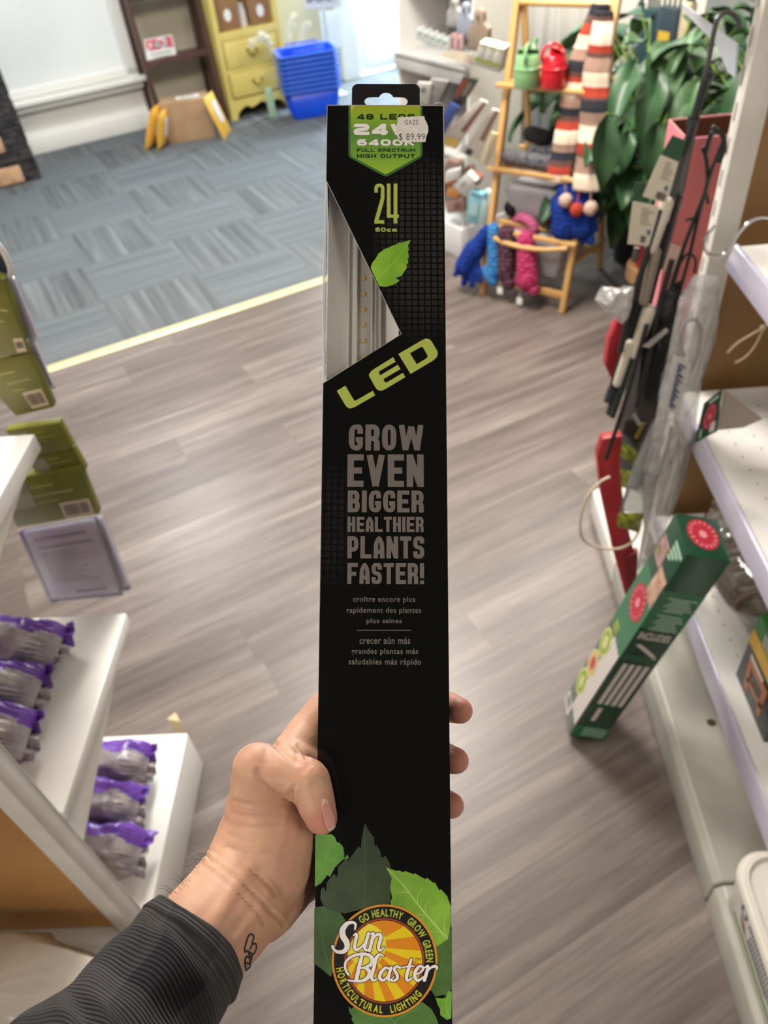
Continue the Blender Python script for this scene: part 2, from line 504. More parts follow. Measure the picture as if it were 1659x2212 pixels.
wall('wall_back_top', uv(3.02, V1), uv(U1, V1), 2.15, ZC, -.12, wallm)
wall('wall_back_right', uv(3.76, V1), uv(U1, V1), 0, 2.15, -.12, wallm)
wall('wall_right', uv(U1, V0), uv(U1, 5.3), 0, ZC, .12, wallm)
wall('wall_right_far', uv(U1, 5.3), uv(U1, V1), 0, ZC, .12, wallm)
wall('wall_left', uv(U0, V0), uv(U0, V1), 0, ZC, -.12, wallm)
wall('wall_front', uv(U0, V0), uv(U1, V0), 0, ZC, .12, wallm)
cb = MB(); cb.prism([uv(U0, V0, ZC), uv(U1, V0, ZC), uv(U1, V1, ZC), uv(U0, V1, ZC)], (0, 0, .1))
struct('ceiling', cb, M('ceiling_grey', '9c9a95', .8))
# frosted shop window, moulded frame, sill and skirting on the left part of the back wall
wf = M('white_gloss_paint', 'ecebe6', .3)
wb = MB(); R = RUV
wb.box(uv(-.62, V1 - .012, 1.13), (3.7, .02, 1.42), R)
win = struct('window_1', wb, M('frosted_window', 'cfd0cb', .35, var=(1.3, 'c6c8c2', 'dadcd8'), emit=('dfe9f0', .22)), label='large pale frosted window panel in the back wall')
fb = MB()
fb.box(uv(1.275, V1 - .025, 1.13), (.09, .05, 1.55), R); fb.box(uv(-.62, V1 - .025, .405), (3.88, .05, .06), R)
fb.box(uv(-.62, V1 - .025, 1.86), (3.88, .05, .09), R)
o = part(win, 'window_frame', fb, wf, bevel=.008)
fb = MB(); fb.box(uv(-.62, V1 - .06, .355), (3.96, .12, .035), R); fb.box(uv(-.62, V1 - .035, .315), (3.9, .07, .05), R)
part(win, 'window_sill', fb, wf, bevel=.008)
bb = MB(); bb.box(uv(-.92, V1 - .02, .06), (4.5, .04, .12), R); bb.box(uv(-.92, V1 - .012, .13), (4.5, .024, .03), R)
struct('baseboard_back', bb, wf, bevel=.006)
# glazed shop door, daylight behind it
db = MB()
db.box(uv(3.10, V1 - .02, 1.075), (.16, .10, 2.15), R); db.box(uv(3.30, V1 - .02, 2.10), (.5, .10, .1), R)
dr = struct('trim_2', db, M('door_frame_white', 'e6ebee', .35), bevel=.008, label='white door frame')
db = MB()
db.box(uv(3.255, V1 + .03, 1.06), (.10, .045, 2.05), R); db.box(uv(3.69, V1 + .03, 1.06), (.10, .045, 2.05), R)
db.box(uv(3.47, V1 + .03, .09), (.36, .045, .14), R); db.box(uv(3.47, V1 + .03, 2.02), (.36, .045, .12), R)
door = struct('door_1', db, M('door_white', 'e9eef0', .35), bevel=.006, label='white framed glass shop door letting daylight in')
gb_ = MB(); gb_.box(uv(3.47, V1 + .03, 1.05), (.36, .008, 1.8), R)
part(door, 'door_glass', gb_, film('door_pane', 'dff2f6', .04, .02, .2))
hb = MB(); hb.tube([uv(3.43, V1 - .02, .95), uv(3.43, V1 - .05, .95), uv(3.43, V1 - .05, 1.25), uv(3.43, V1 - .02, 1.25)], .012)
part(door, 'door_handle', hb, M('steel', 'a8a8a8', .25, metal=1))
eb = MB(); eb.prism([uv(1.0, V1 + .3, -.12), uv(8, V1 + .3, -.12), uv(8, 14, -.12), uv(1.0, 14, -.12)], (0, 0, -.1))
struct('ground', eb, M('snowy_pavement', 'dfe6ea', .8, var=(1.2, 'c9d3d8', 'f0f4f5')), label='pale pavement outside the door')

# ------------------------------------------------------------------ lights
def area(name, loc, size, power, color, target=None, sy=None):
    l = bpy.data.lights.new(name, 'AREA'); l.energy = power; l.color = color; l.shape = 'RECTANGLE'
    l.size = size; l.size_y = sy or size
    o = bpy.data.objects.new(name, l); COL.objects.link(o); o.location = [float(q) for q in loc]
    d = Vector(target) - o.location if target is not None else Vector((0, 0, -1))
    o.rotation_euler = d.to_track_quat('-Z', 'Y').to_euler()
    return o
def ceiling_light(x, y, power, label, sx=.55, sy=1.15, col=(1.0, .93, .84)):
    t = thing('ceiling_light', label, 'ceiling light', (x, y, ZC), 'ceiling lights of the shop')
    mb = MB()
    for dx, dy, w, h in ((-sx / 2, 0, .03, sy + .03), (sx / 2, 0, .03, sy + .03), (0, -sy / 2, sx, .03), (0, sy / 2, sx, .03)):
        mb.box((x + dx, y + dy, ZC - .02), (w, h, .04))
    part(t, 'frame', mb, M('lamp_frame', 'dddddd', .4))
    mb = MB(); mb.box((x, y, ZC - .015), (sx - .04, sy - .04, .01))
    part(t, 'diffuser', mb, M('lamp_diffuser', 'ffffff', .5, emit=('fff4e6', 3.0)))
    a = area('lamp', (x, y, ZC - .05), sx, power * LAMP_W, col, sy=sy)
    a.data.spread = math.radians(170)
    return t
ceiling_light(-.25, 2.7, 84, 'ceiling light over the middle of the aisle')
ceiling_light(-1.15, 1.25, 24, 'ceiling light over the left shelves')
ceiling_light(1.35, -.7, 6, 'ceiling light over the right shelves')
ceiling_light(-1.9, 4.6, 38, 'ceiling light over the carpet', col=(.92, .96, 1.0))
ceiling_light(.9, 3.7, 36, 'ceiling light over the bamboo ladder')
ceiling_light(-1.0, -1.7, 25, 'ceiling light behind the shopper')
dl = area('daylight_at_door', uv(3.47, V1 - .12, 1.25), .36, DOOR_W, (.72, .88, 1.0), target=uv(1.2, 3.2, .1), sy=1.8)

# ------------------------------------------------------------------ shared shelf materials
shelfw = M('shelf_enamel', 'e8e6e1', .32, var=(5, 'e2e0da', 'eeece8'))
shelf_dirty = M('base_deck_enamel', 'aeada3', .35, var=(9, 'a2a096', 'b8b6ac'))
postw = M('post_enamel', 'dcd8d0', .4, var=(7, 'd0cbc1', 'e4e0d8'))
brown = M('brown_hardboard', 'aa7d47', .6, var=(4, '9f723c', 'b58850'))
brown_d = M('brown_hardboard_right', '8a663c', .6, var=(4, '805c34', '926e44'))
lilac = M('price_strip_plastic', 'bdb9cc', .15, coat=.5)
dark = M('dark_gap', '2a2622', .7)
holes_m = M('hole_dark', '5e5a54', .7)

# ------------------------------------------------------------------ left gondola
t = thing('display_shelf', 'white metal shelving with brown back panel holding purple bags', 'shelf', (-1.1, .7, 0))
mb = MB(); mb.box((-.618, .505, .80), (.036, .035, 1.60))
mb.box((-.5995, .5225, .80), (.004, .002, 1.6))
part(t, 'post', mb, [postw, dark], bevel=.003)
mb = MB(); mb.box((-1.10, .508, .88), (.93, .008, 1.42)); part(t, 'back_panel', mb, brown)
mb = MB(); mb.box((-1.10, .497, .145), (.93, .03, .045)); mb.box((-1.10, .487, .095), (.93, .05, .05)); part(t, 'bottom_rail', mb, postw, bevel=.006)
for nm, z, dz in (('base_shelf', .15, .15), ('shelf', .6, .03), ('shelf', 1.04, .03)):
    mb = MB(); mb.box((-1.10, .73, z - dz / 2), (1.0, .40, dz))
    if z > .7:
        for i in range(6):
            for j in range(8):
                mb.lathe([(.004, z + .0002), (.0001, z + .0004)], (-.64 - j * .04 + (i % 2) * .02, .90 - i * .035, 0), n=8, m=1)
    s_ = part(t, nm, mb, [shelfw, holes_m], bevel=.004)
    if nm == 'shelf':
        mb = MB(); mb.prism([(-.604, .53, z - .03), (-.604, .86, z - .03), (-.604, .53, z - .10)], (-.003, 0, 0)); part(s_, 'bracket', mb, postw)
mb = MB(); mb.box((-1.15, .29, .05), (1.1, .42, .10)); part(t, 'base_deck', mb, M('cream_deck', 'cfc5b2', .4), bevel=.006)

# ------------------------------------------------------------------ purple bags
pur = [M('bag_silver', 'a29a9e', .28, metal=.1, var=(26, '857c86', 'bdb6b8'), bump=(38, .5, .01)),
       M('bag_purple', '6a3fa6', .22, var=(18, '5a3196', '8a5cc6'), bump=(30, .4, .01), coat=.4),
       M('bag_print', '8a8378', .4, var=(40, '5f584f', 'c0bab0'))]
def bag_mesh(L, w, h, seed):
    r = random.Random(seed); G = []; nu, nv = 40, 84
    for i in range(nu + 1):
        x = i / nu; e = min(x, 1 - x) * 2
        pr = min(1, (e * 2.6)) ** .55
        row = []
        for j in range(nv + 1):
            a = 2 * math.pi * j / nv
            ww = w / 2 * (.86 + .14 * pr); hh = h / 2 * max(pr, .05)
            c, s = math.cos(a), math.sin(a)
            p = np.array([(x - .5) * L, ww * math.copysign(abs(c) ** .8, c), hh * math.copysign(abs(s) ** .8, s)])
            q = Vector((p[0] * 16 + seed * 3.1, p[1] * 26, p[2] * 26))
            d = noise.noise(q) * .013 + noise.noise(q * 2.3) * .006
            if e < .35: d += math.sin(j * 2.4 + seed) * .003
            p[1] += d * c * pr; p[2] += d * s * max(pr, .25)
            p[2] += .006 * math.sin(x * 5 + seed) * pr
            row.append(p)
        G.append(row)
    return G
def purple_bag(x_right, y, z, seed, label, L=.27, w=.10, h=.095, yaw=0.0, tilt=0.0):
    R = np.array(Matrix.Rotation(yaw, 3, 'Z') @ Matrix.Rotation(tilt, 3, 'X'))
    c = np.array([x_right, y, z + h / 2 + .004])
    t = thing('pouch', label, 'bag', (x_right - L / 2, y, z), 'purple and silver bags on the white shelves')
    G = bag_mesh(L, w, h, seed); off = np.array([-L / 2, 0, 0])
    G = [[c + R @ (p + off) for p in row] for row in G]
    nv = len(G[0]) - 1
    mb = MB()
    def mf(i, j):
        a = 360 * j / nv
        return 1 if 5 < a + 7 * math.sin(i * .5 + seed) < 78 else 0
    mb.grid(G, 0, mf)
    part(t, 'bag', mb, pur, smooth=60)
    for sgn in (1, -1):
        mb = MB(); g2 = []
        for i in range(4):
            row = []
            for j in range(17):
                yy = (j / 16 - .5) * w * .98
                x = (L / 2 if sgn > 0 else -L / 2) + sgn * (i * .006 - .004)
                row.append(c + R @ (np.array([x, yy, .006 * math.sin(j * 1.6 + seed) + .004 * i * math.sin(seed + j * .4)]) + off))
            g2.append(row)
        mb.grid(g2, 0, lambda i, j: 1 if j > 8 else 0)
        part(t, 'end_seal', mb, pur[:2], solid=.0015, smooth=60)
    return t
rows = [((148, 1400), (105, 1490), (85, 1590), .66, .6, 'upper'), ((338, 1655), (318, 1745), (325, 1845), .20, .15, 'lower')]
wordsx = ['farthest from the brown panel', 'in the middle of three', 'closest to the brown panel']
for a, b, c_, zz, zb, nm in rows:
    for k, px in enumerate((a, b, c_)):
        P = az(px[0], px[1], zz)
        purple_bag(P[0] - .012, P[1], zb, k + (1 if nm == 'upper' else 9),
                   'purple and silver bag on the %s white shelf, %s' % (nm, wordsx[k]), L=.27 if nm == 'upper' else .235,
                   yaw=[-.10, -.06, -.08][k] if nm == 'upper' else [-.04, -.06, -.14][k], w=.092, h=.118, tilt=.15)
mb = MB()
Gm = []
for i in range(20):
    row = []
    for j in range(28):
        a = 2 * math.pi * j / 27; tt = i / 19
        r_ = math.sin(math.pi * min(1, tt * .55 + .02) ) * .15 if tt < .98 else .01
        c = np.array([-.80, .345, .104 + .27 * tt])
        rr = r_ * (1 - .55 * max(0, tt - .5)) + .012
        p = np.array([rr * 1.55 * math.cos(a), rr * .74 * math.sin(a), 0])
        q = Vector((p[0] * 14, p[1] * 14, tt * 6))
        d = 1 + .30 * noise.noise(q) + .16 * noise.noise(q * 2.7)
        row.append(c + p * d + np.array([0, 0, .02 * noise.noise(q * 1.3) * tt]))
    Gm.append(row)
mb.grid(Gm)
single('plastic_bag', 'crumpled clear plastic bag on the cream base below the brown panel', 'bag', mb,
       film('crumpled_film', 'e2d8cc', .72, .2, .22, bump=(11, .5, .02)), smooth=50)
mb = MB(); P = [az(375, 1580, .02), az(393, 1566, .02), az(403, 1585, .02)]
mb.prism([P[0], P[1], P[2]], (0, 0, .06))
single('wood_wedge', 'small tan wedge peeking out behind the lower white shelf', 'wedge', mb, M('tan_wood', 'c9b48d', .6))

# ------------------------------------------------------------------ green packs and lilac sleeves on the hanging strip
olive = M('pack_olive', '6c6f1e', .4, var=(14, '5f6218', '787b28'))
pack_txt = M('pack_text', 'a3a45f', .5)
bcw = M('barcode_white', 'c9bfa9', .5); bcd = M('barcode_dark', '5a4a42', .5)
pic = M('pack_picture', '8f9078', .5, var=(18, '6f7658', 'a9a78f'))
pk_pl = lambda k: ((0, .965 + .006 * k, 0), (0, 1, 0))
packs = [([(-70, 575), (8, 605), (62, 762), (-20, 776)], (.72, .78, .97, .97), 'uppermost green pack of the hanging strip, cut off by the photo edge'),
         ([(-62, 792), (62, 763), (117, 880), (34, 899)], (.50, .62, .92, .93), 'green barcoded pack second from the top of the hanging strip'),
         ([(10, 930), (127, 913), (158, 968), (62, 988)], None, 'narrow green pack of the hanging strip behind the shelf corner'),
         ([(55, 990), (158, 969), (186, 1017), (90, 1040)], None, 'narrow green pack of the hanging strip right above the lowest one'),
         ([(-10, 1042), (173, 1007), (215, 1110), (37, 1140)], (.60, .64, .95, .97), 'lowest green pack of the strip, above the lilac sheet')]
for k, (q, bc, lab) in enumerate(packs):
    t = thing('seed_pack', lab, 'pack', pxq([q[3]], pk_pl(k % 2))[0], 'green packs on the hanging strip')
    P = pxq(q, pk_pl(k % 2))
    mb = MB(); mb.prism(P, (0, .016, 0)); part(t, 'carton', mb, olive, bevel=.0015)
    mb = MB(); bars_on(mb, P, [(.32, .22, .62, .25), (.34, .40, .82, .43), (.36, .55, .62, .57)], 0); part(t, 'printed_text', mb, pack_txt, smooth=0)
    if k in (2, 3, 4):
        mb = MB(); bars_on(mb, P, [(.02, .12, .34, .62)]); part(t, 'picture', mb, pic, smooth=0)
    if bc:
        mb = MB(); bars_on(mb, P, [bc], 0); a0, b0, a1, b1 = bc
        barcode_on(mb, P, (a0 + .03, b0 + .05, a1 - .03, b1 - .05)); part(t, 'barcode', mb, [bcw, bcd], smooth=0)
lil = M('lilac_paper', 'e8dcf0', .55, var=(6, 'd9c9ea', 'efe8f2'))
slv = film('sleeve_film', 'f0eef2', .25, .12, .3)
lt = M('lilac_text', '6e6276', .6)
def sleeve(q, Y, lab, full):
    pl = ((0, Y, 0), (0, 1, 0)); P = pxq(q, pl)
    t = thing('paper_sheet', lab, 'sheet', P[3], 'sheets in clear sleeves on the strip')
    c = sum(P) / 4; Q = [c + (p - c) * np.array([.9, 1, .93]) for p in P]
    mb = MB(); mb.prism(Q, (0, .001, 0)); part(t, 'paper', mb, lil)
    if full:
        mb = MB(); bars_on(mb, Q, [(.10, .10, .85, .14), (.12, .22, .90, .255)], 0, .0008)
        for k in range(14): bars_on(mb, Q, [(.12, .31 + k * .033, .55 + .35 * random.random(), .319 + k * .033)], 0, .0008)
        bars_on(mb, Q, [(.40, .90, .86, .93)], 0, .0008); part(t, 'printed_text', mb, lt, smooth=0)
    mb = MB(); mb.prism([p + np.array([0, -.003, 0]) for p in P], (0, .006, 0)); part(t, 'clear_sleeve', mb, slv)
sleeve([(40, 1146), (208, 1116), (266, 1284), (108, 1300)], .972, 'lilac printed sheet in clear sleeve below the lowest green pack', True)
sleeve([(150, 1130), (222, 1112), (283, 1272), (205, 1285)], .985, 'pale sheet half hidden behind the lilac printed sheet', False)
sleeve([(0, 590), (30, 600), (86, 735), (40, 745)], .990, 'pale sheet behind the uppermost green pack', False)
sleeve([(20, 720), (72, 725), (120, 838), (50, 850)], .995, 'pinkish sheet behind the second green pack', False)
mb = MB(); c0 = ay(-2, 560, .99)
mb.tube([c0 + np.array([.011 * math.cos(a), 0, .028 * math.sin(a)]) for a in np.linspace(-1.2, 1.3, 12)], .004)
t = thing('hang_tag', 'white rimmed navy tag at the top of the hanging strip', 'tag', c0)
part(t, 'rim', mb, M('white_plastic', 'e6e8ea', .3), label='white rim')
mb = MB(); mb.ell(c0 + np.array([-.005, .006, 0]), (.014, .003, .03)); part(t, 'face', mb, M('navy', '2c3f55', .4))

# ------------------------------------------------------------------ right shelving along the aisle
t = thing('aisle_shelving', 'white perforated metal shelving with lilac price strips along the right aisle', 'shelf', (.9, .6, 0))
for a, b, nm in ((-.6, .566, 'base_deck'), (.572, 1.43, 'base_deck')):
    mb = MB(); mb.prism([(.517, a, 0), (.517, a, .085), (.532, a, .10), (1.2, a, .10), (1.2, a, 0)], (0, b - a, 0))
    part(t, nm, mb, shelf_dirty, bevel=.004)
mb = MB(); mb.ell((.62, .92, .1003), (.011, .010, .0006)); part(t, 'stain', mb, M('stain_brown', '4b3a22', .6))
for X, z, y1 in ((.598, .285, 1.42), (.590, .675, 1.42), (.60, 1.055, 1.335)):
    mb = MB(); mb.box((X + .30, (y1 - .6) / 2, z - .012), (.60, y1 + .6, .024))
    for i in range(26):
        for j in range(3):
            mb.lathe([(.0055, z + .0003), (.0001, z + .0005)], (X + .055 + j * .045, y1 - .07 - i * .042 - (j % 2) * .02, 0), n=8, m=1)
    s_ = part(t, 'shelf', mb, [shelfw, holes_m], bevel=.003)
    mb = MB(); mb.prism([(X - .002, y1, z + .006), (X - .008, y1, z + .001), (X - .016, y1, z - .040), (X - .006, y1, z - .042), (X + .004, y1, z - .006)], (0, -y1 - .6, 0))
    part(s_, 'price_strip', mb, lilac, bevel=.001)

# ------------------------------------------------------------------ right end gondola: post, brown panel, far deck, bracket shelf
t = thing('end_gondola', 'white slotted post with brown panel and bracket shelf at the end of the right aisle', 'shelf', (.8, 1.5, 0))
mb = MB(); mb.box((.622, 1.468, .90), (.046, .036, 1.60))
for k in range(24): mb.box((.5985, 1.474, .2 + k * .058), (.001, .005, .032), m=1)
part(t, 'post', mb, [postw, dark], bevel=.003)
mb = MB(); mb.box((.95, 1.455, .88), (.61, .008, 1.56)); part(t, 'back_panel', mb, brown_d)
mb = MB(); mb.prism([(.517, 1.437, 0), (.517, 1.437, .085), (.532, 1.437, .10), (1.2, 1.437, .10), (1.2, 1.437, 0)], (0, .31, 0)); part(t, 'base_deck', mb, shelfw, bevel=.006)
mb = MB(); mb.prism([ay(1592, 96, 1.486), ay(1588, 170, 1.486), ax(1572, 155, .597), ax(1545, 95, .597), ax(1472, 20, .597), ax(1472, 6, .597)], (.003, 0, 0))
part(t, 'bracket', mb, M('bracket_blue_white', 'c3cad2', .35), label='pale blue shelf bracket')
mb = MB(); mb.box((.90, 1.72, 1.412), (.60, .46, .018)); part(t, 'shelf', mb, shelfw, bevel=.003)
mb = MB(); mb.tube([(.60, 1.49, 1.352), (1.15, 1.49, 1.352)], .007); part(t, 'hang_bar', mb, M('white_rod', 'dcd9d2', .3))
mb = MB(); mb.box((.865, 1.64, 1.4345), (.67, .30, .026), None)
single('wooden_board', 'honey coloured wooden board on the bracket shelf above the post', 'board', mb, M('honey_wood', 'b98a4c', .5, var=(3, 'a5763b', 'c89a5c', (1, 12, 12))), bevel=.002)

# ------------------------------------------------------------------ far left: dark stone-faced shelf
RUVI = RUV
t = thing('stone_display', 'black stone faced display stand at the left edge of the carpet', 'stand', uv(.16, 6.15))
stone = [M('black_stone', '26262a', .6, var=(14, '15151a', '3c3a3c'), bump=(20, .8, .02)), M('black_stone_pale', '3a3836', .6, bump=(20, .8, .02))]
mb = MB(); rr = random.Random(3)
mb.box(uv(.02, 6.16, .42), (.63, .26, .84), RUV)
z = .0
while z < .83:
    u_ = -.30
    while u_ < .33:
        w_ = rr.uniform(.05, .16); w_ = min(w_, .345 - u_)
        if not ((.04 < u_ + w_ / 2 < .16 and .20 < z < .34) or (.0 < u_ + w_ / 2 < .25 and z < .13)):
            mb.box(uv(u_ + w_ / 2, 6.03, z + .018), (w_ - .004, .03 + rr.uniform(0, .018), .033), RUV, m=int(rr.random() < .3))
        u_ += w_
    z += .036
part(t, 'body', mb, stone)
for (u_, z_, w_, h_) in ((.12, .265, .13, .10), (.12, .065, .22, .11)):
    mb = MB(); mb.box(uv(u_, 6.02, z_), (w_, .03, h_), RUV); part(t, 'log_panel', mb, M('tan_log', 'c09a78', .7, var=(12, 'a9825f', 'd0ab88')), bevel=.01)

# ------------------------------------------------------------------ brown ladder shelf
dkw = M('dark_walnut', '4a302b', .45, var=(6, '3e2723', '593b34', (1, 1, .2)))
t = thing('ladder_shelf', 'dark brown leaning ladder shelf against the back wall', 'shelf', uv(1.57, 6.45))
for u_ in (1.335, 1.83):
    mb = MB(); mb.hexa([uv(u_ - .015, 6.30, 0), uv(u_ + .015, 6.30, 0), uv(u_ + .015, 6.36, 0), uv(u_ - .015, 6.36, 0),
                        uv(u_ - .015, 6.46, 1.6), uv(u_ + .015, 6.46, 1.6), uv(u_ + .015, 6.52, 1.6), uv(u_ - .015, 6.52, 1.6)]); part(t, 'post', mb, dkw, bevel=.003)
    mb = MB(); mb.bar(uv(u_, 6.62, 0), uv(u_, 6.55, 1.6), .03, .05, up=VV); part(t, 'rear_post', mb, dkw, bevel=.003)
for z_ in (.07, .46, .86, 1.22):
    f_ = 6.31 + z_ * .1
    mb = MB(); mb.box(uv(1.5825, (f_ + 6.60) / 2, z_), (.465, 6.60 - f_, .022), RUV); mb.box(uv(1.5825, f_ + .01, z_ + .012), (.465, .014, .045), RUV); part(t, 'shelf', mb, dkw, bevel=.003)
sq = [wv(312, 86, 6.385), wv(371, 75, 6.385), wv(384, 129, 6.365), wv(318, 138, 6.365)]
t = thing('sign_card', 'small white card with a pink and teal pattern on the brown ladder shelf', 'sign', sq[3])
mb = MB(); mb.prism(sq, VV * .012); part(t, 'card', mb, M('sign_white', 'e8e8e6', .5), bevel=.001)
mb = MB(); rr = random.Random(2)
for i in range(9):
    for j in range(4):
        bars_on(mb, sq, [(.03 + i * .104, .03 + j * .115, .03 + i * .104 + .10, .03 + j * .115 + .11)], rr.choice([0, 0, 1, 2, 3]), .0015)
bars_on(mb, sq, [(.14, .60, .86, .66), (.22, .76, .80, .80)], 4, .0015)
part(t, 'print', mb, [M('sign_pink', 'd05a6d', .5), M('sign_pale', 'e9c4c8', .5), M('sign_teal', '87b8b5', .5), M('sign_red', 'b8384e', .5), M('sign_ink', '8c8d93', .5)], smooth=0)

# ------------------------------------------------------------------ parcel and padded envelopes
kraft = M('kraft_board', 'a98a68', .7, var=(5, 'a08160', 'b39472'))
A, B = az(367, 312), az(466, 297); ex = nrm(B - A); ey = np.array([-ex[1], ex[0], 0]); Lc = np.linalg.norm(B - A)
Rb = np.array([ex, ey, ZZ]).T
t = thing('parcel', 'open brown cardboard box on the carpet between yellow envelopes', 'box', (A + B) / 2 + ey * .11)
mb = MB(); mb.box((A + B) / 2 + ey * .11 + ZZ * .135, (Lc, .22, .27), Rb); part(t, 'carton', mb, kraft, bevel=.003)
mb = MB(); c_ = (A + B) / 2 + ey * .11 + ZZ * .2705
mb.box(c_ - ex * .0, (Lc, .05, .001), Rb); part(t, 'tape', mb, M('parcel_tape', 'b79c7c', .25))
mb = MB(); mb.box(c_ + ex * .03 + ey * .0 + ZZ * .001, (.17, .085, .001), Rb); mb.box(c_ + ex * .03 + ZZ * .002, (.12, .012, .0006), Rb, m=1); mb.box(c_ + ex * .02 + ey * .025 + ZZ * .002, (.09, .008, .0006), Rb, m=1)
part(t, 'label', mb, [M('paper_white', 'e9e9e6', .5), M('ink_grey', '777a80', .6)])
yel = M('padded_yellow', 'f0bb42', .5, var=(9, 'e6a930', 'f6c85a'), bump=(60, .25, .004))
def envelope(foot, top, side, lab, wd, th=.035):
    foot = np.array(foot, float); top = np.array(top, float); up = top - foot; L = np.linalg.norm(up); up = up / L
    s_ = nrm(side); n_ = np.cross(s_, up)
    t = thing('padded_envelope', lab, 'envelope', foot, 'yellow padded envelopes around the parcel')
    G = []
    for sg in (1, -1):
        for i in range(13):
            row = []
            for j in range(11):
                a, b = i / 12, j / 10
                bulge = (math.sin(math.pi * a) * math.sin(math.pi * b)) ** .4 if 0 < i < 12 and 0 < j < 10 else 0
                row.append(foot + up * L * a + s_ * wd * (b - .5) + n_ * (sg * th / 2 * bulge))
            G.append(row)
    mb = MB(); mb.grid(G[:13]); mb.grid(G[13:]); part(t, 'envelope', mb, yel, smooth=60)
    mb = MB()
    for sg in (1, -1):
        mb.add([foot + up * L * a + s_ * wd * b + n_ * sg * (th / 2 + .0015) for a, b in ((.35, -.22), (.85, -.22), (.85, .2), (.35, .2))], [(0, 1, 2, 3)])
    part(t, 'label', mb, M('paper_white', 'e9e9e6', .5), smooth=0)
envelope(az(326, 318, .0), az(340, 226, .27), ey + ex * .45, 'yellow padded envelope outermost on the left of the parcel', .20, .06)
envelope(az(350, 318, .0), az(352, 238, .245), ey + ex * .35, 'yellow padded envelope squeezed against the left side of the parcel', .17, .055)
envelope(az(492, 292, .0), az(448, 205, .30), ey + ex * .3, 'yellow padded envelope leaning on the right side of the parcel', .22)

# ------------------------------------------------------------------ yellow cabinet
yw = M('yellow_paint', 'd8c672', .4, var=(4, 'd1be68', 'dfce7c'))
yi = M('yellow_inside', '8b7d45', .6)
cu0, cu1, cf, cbk = 1.865, 2.385, 6.25, 6.60; cm = (cu0 + cu1) / 2; cw = cu1 - cu0
t = thing('yellow_cabinet', 'yellow painted cabinet with open top and two drawers', 'cabinet', uv(cm, 6.42))
mb = MB()
for u_ in (cu0 + .02, cu1 - .02): mb.box(uv(u_, (cf + cbk) / 2, .59), (.04, cbk - cf, 1.18), RUV)
mb.box(uv(cm, cbk - .01, .60), (cw, .02, 1.0), RUV)
for z_ in (.125, .33, .555, 1.16): mb.box(uv(cm, (cf + cbk) / 2, z_), (cw - .07, cbk - cf - .004, .03 if z_ != .555 else .055), RUV)
part(t, 'body', mb, yw, bevel=.004)
mb = MB()
pts = [(cu0, 0), (cu0 + .045, 0), (cu0 + .06, .045)] + [(cu0 + .06 + (cw - .12) * k / 10, .075 + .02 * math.sin(math.pi * k / 10) - .03 * abs(math.cos(3 * math.pi * k / 10)) ** 3) for k in range(11)] + [(cu1 - .06, .045), (cu1 - .045, 0), (cu1, 0), (cu1, .14), (cu0, .14)]
mb.prism([uv(a, cf - .004, b) for a, b in pts], VV * .02); part(t, 'apron', mb, yw)
brass = M('aged_brass', '8d7c3c', .35, metal=.8)
for z0, z1 in ((.150, .315), (.345, .525)):
    mb = MB(); mb.box(uv(cm, cf + .012, (z0 + z1) / 2), (cw - .095, .03, z1 - z0), RUV)
    d_ = part(t, 'drawer', mb, yw, bevel=.006)
    mb = MB(); zc = (z0 + z1) / 2 + .012
    mb.tube([uv(cm + .035 * math.cos(a), cf - .018 - .006 * abs(math.sin(a)), zc + .028 * math.sin(a)) for a in np.linspace(math.pi, 2 * math.pi, 12)], .004)
    for sx in (-.035, .035): mb.ell(uv(cm + sx, cf - .010, zc + .003), (.011, .011, .011))
    mb.tube([uv(cm, cf - .012, zc - .03), uv(cm, cf - .016, zc - .042)], .006)
    part(d_, 'handle', mb, brass)
for k, (u_, w_, h_) in enumerate(((2.005, .17, .21), (2.262, .17, .19))):
    mb = MB(); mb.box(uv(u_, 6.40, .5840 + h_ / 2), (w_, .20, h_), RUV)
    t = thing('cabinet_box', ['kraft box with white oval label left in the yellow cabinet', 'kraft box with white oval label right in the yellow cabinet'][k], 'box', uv(u_, 6.40, .583), 'kraft boxes in the yellow cabinet')
    part(t, 'carton', mb, M('kraft_dark', '8e6a48', .7), bevel=.003)
    mb = MB(); mb.ell(uv(u_ + .0, 6.2985, .584 + h_ * .45), (.028, .0015, .040), RUV); part(t, 'label', mb, M('paper_white', 'e9e9e6', .5))
mb = MB(); mb.lathe([(.035, .583), (.037, .60), (.034, .68), (.024, .71), (.024, .73), (.0, .735)], uv(2.132, 6.36), n=18)
single('jar', 'white and dark jar between the kraft boxes in the yellow cabinet', 'jar', mb, M('jar_white', 'd5d0ca', .35))
mb = MB()
G = [[uv(2.0 + .06 * math.cos(2 * math.pi * j / 14) * math.sin(math.pi * (i + .4) / 8) * (1 + .3 * math.sin(j * 2.3)), 6.37 + .05 * math.sin(2 * math.pi * j / 14) * math.sin(math.pi * (i + .4) / 8), .796 + .10 * i / 7) for j in range(15)] for i in range(8)]
mb.grid(G); single('tissue_bundle', 'crumpled white tissue on top of the left kraft box', 'tissue', mb, M('tissue_white', 'e4e6ea', .7), smooth=50)

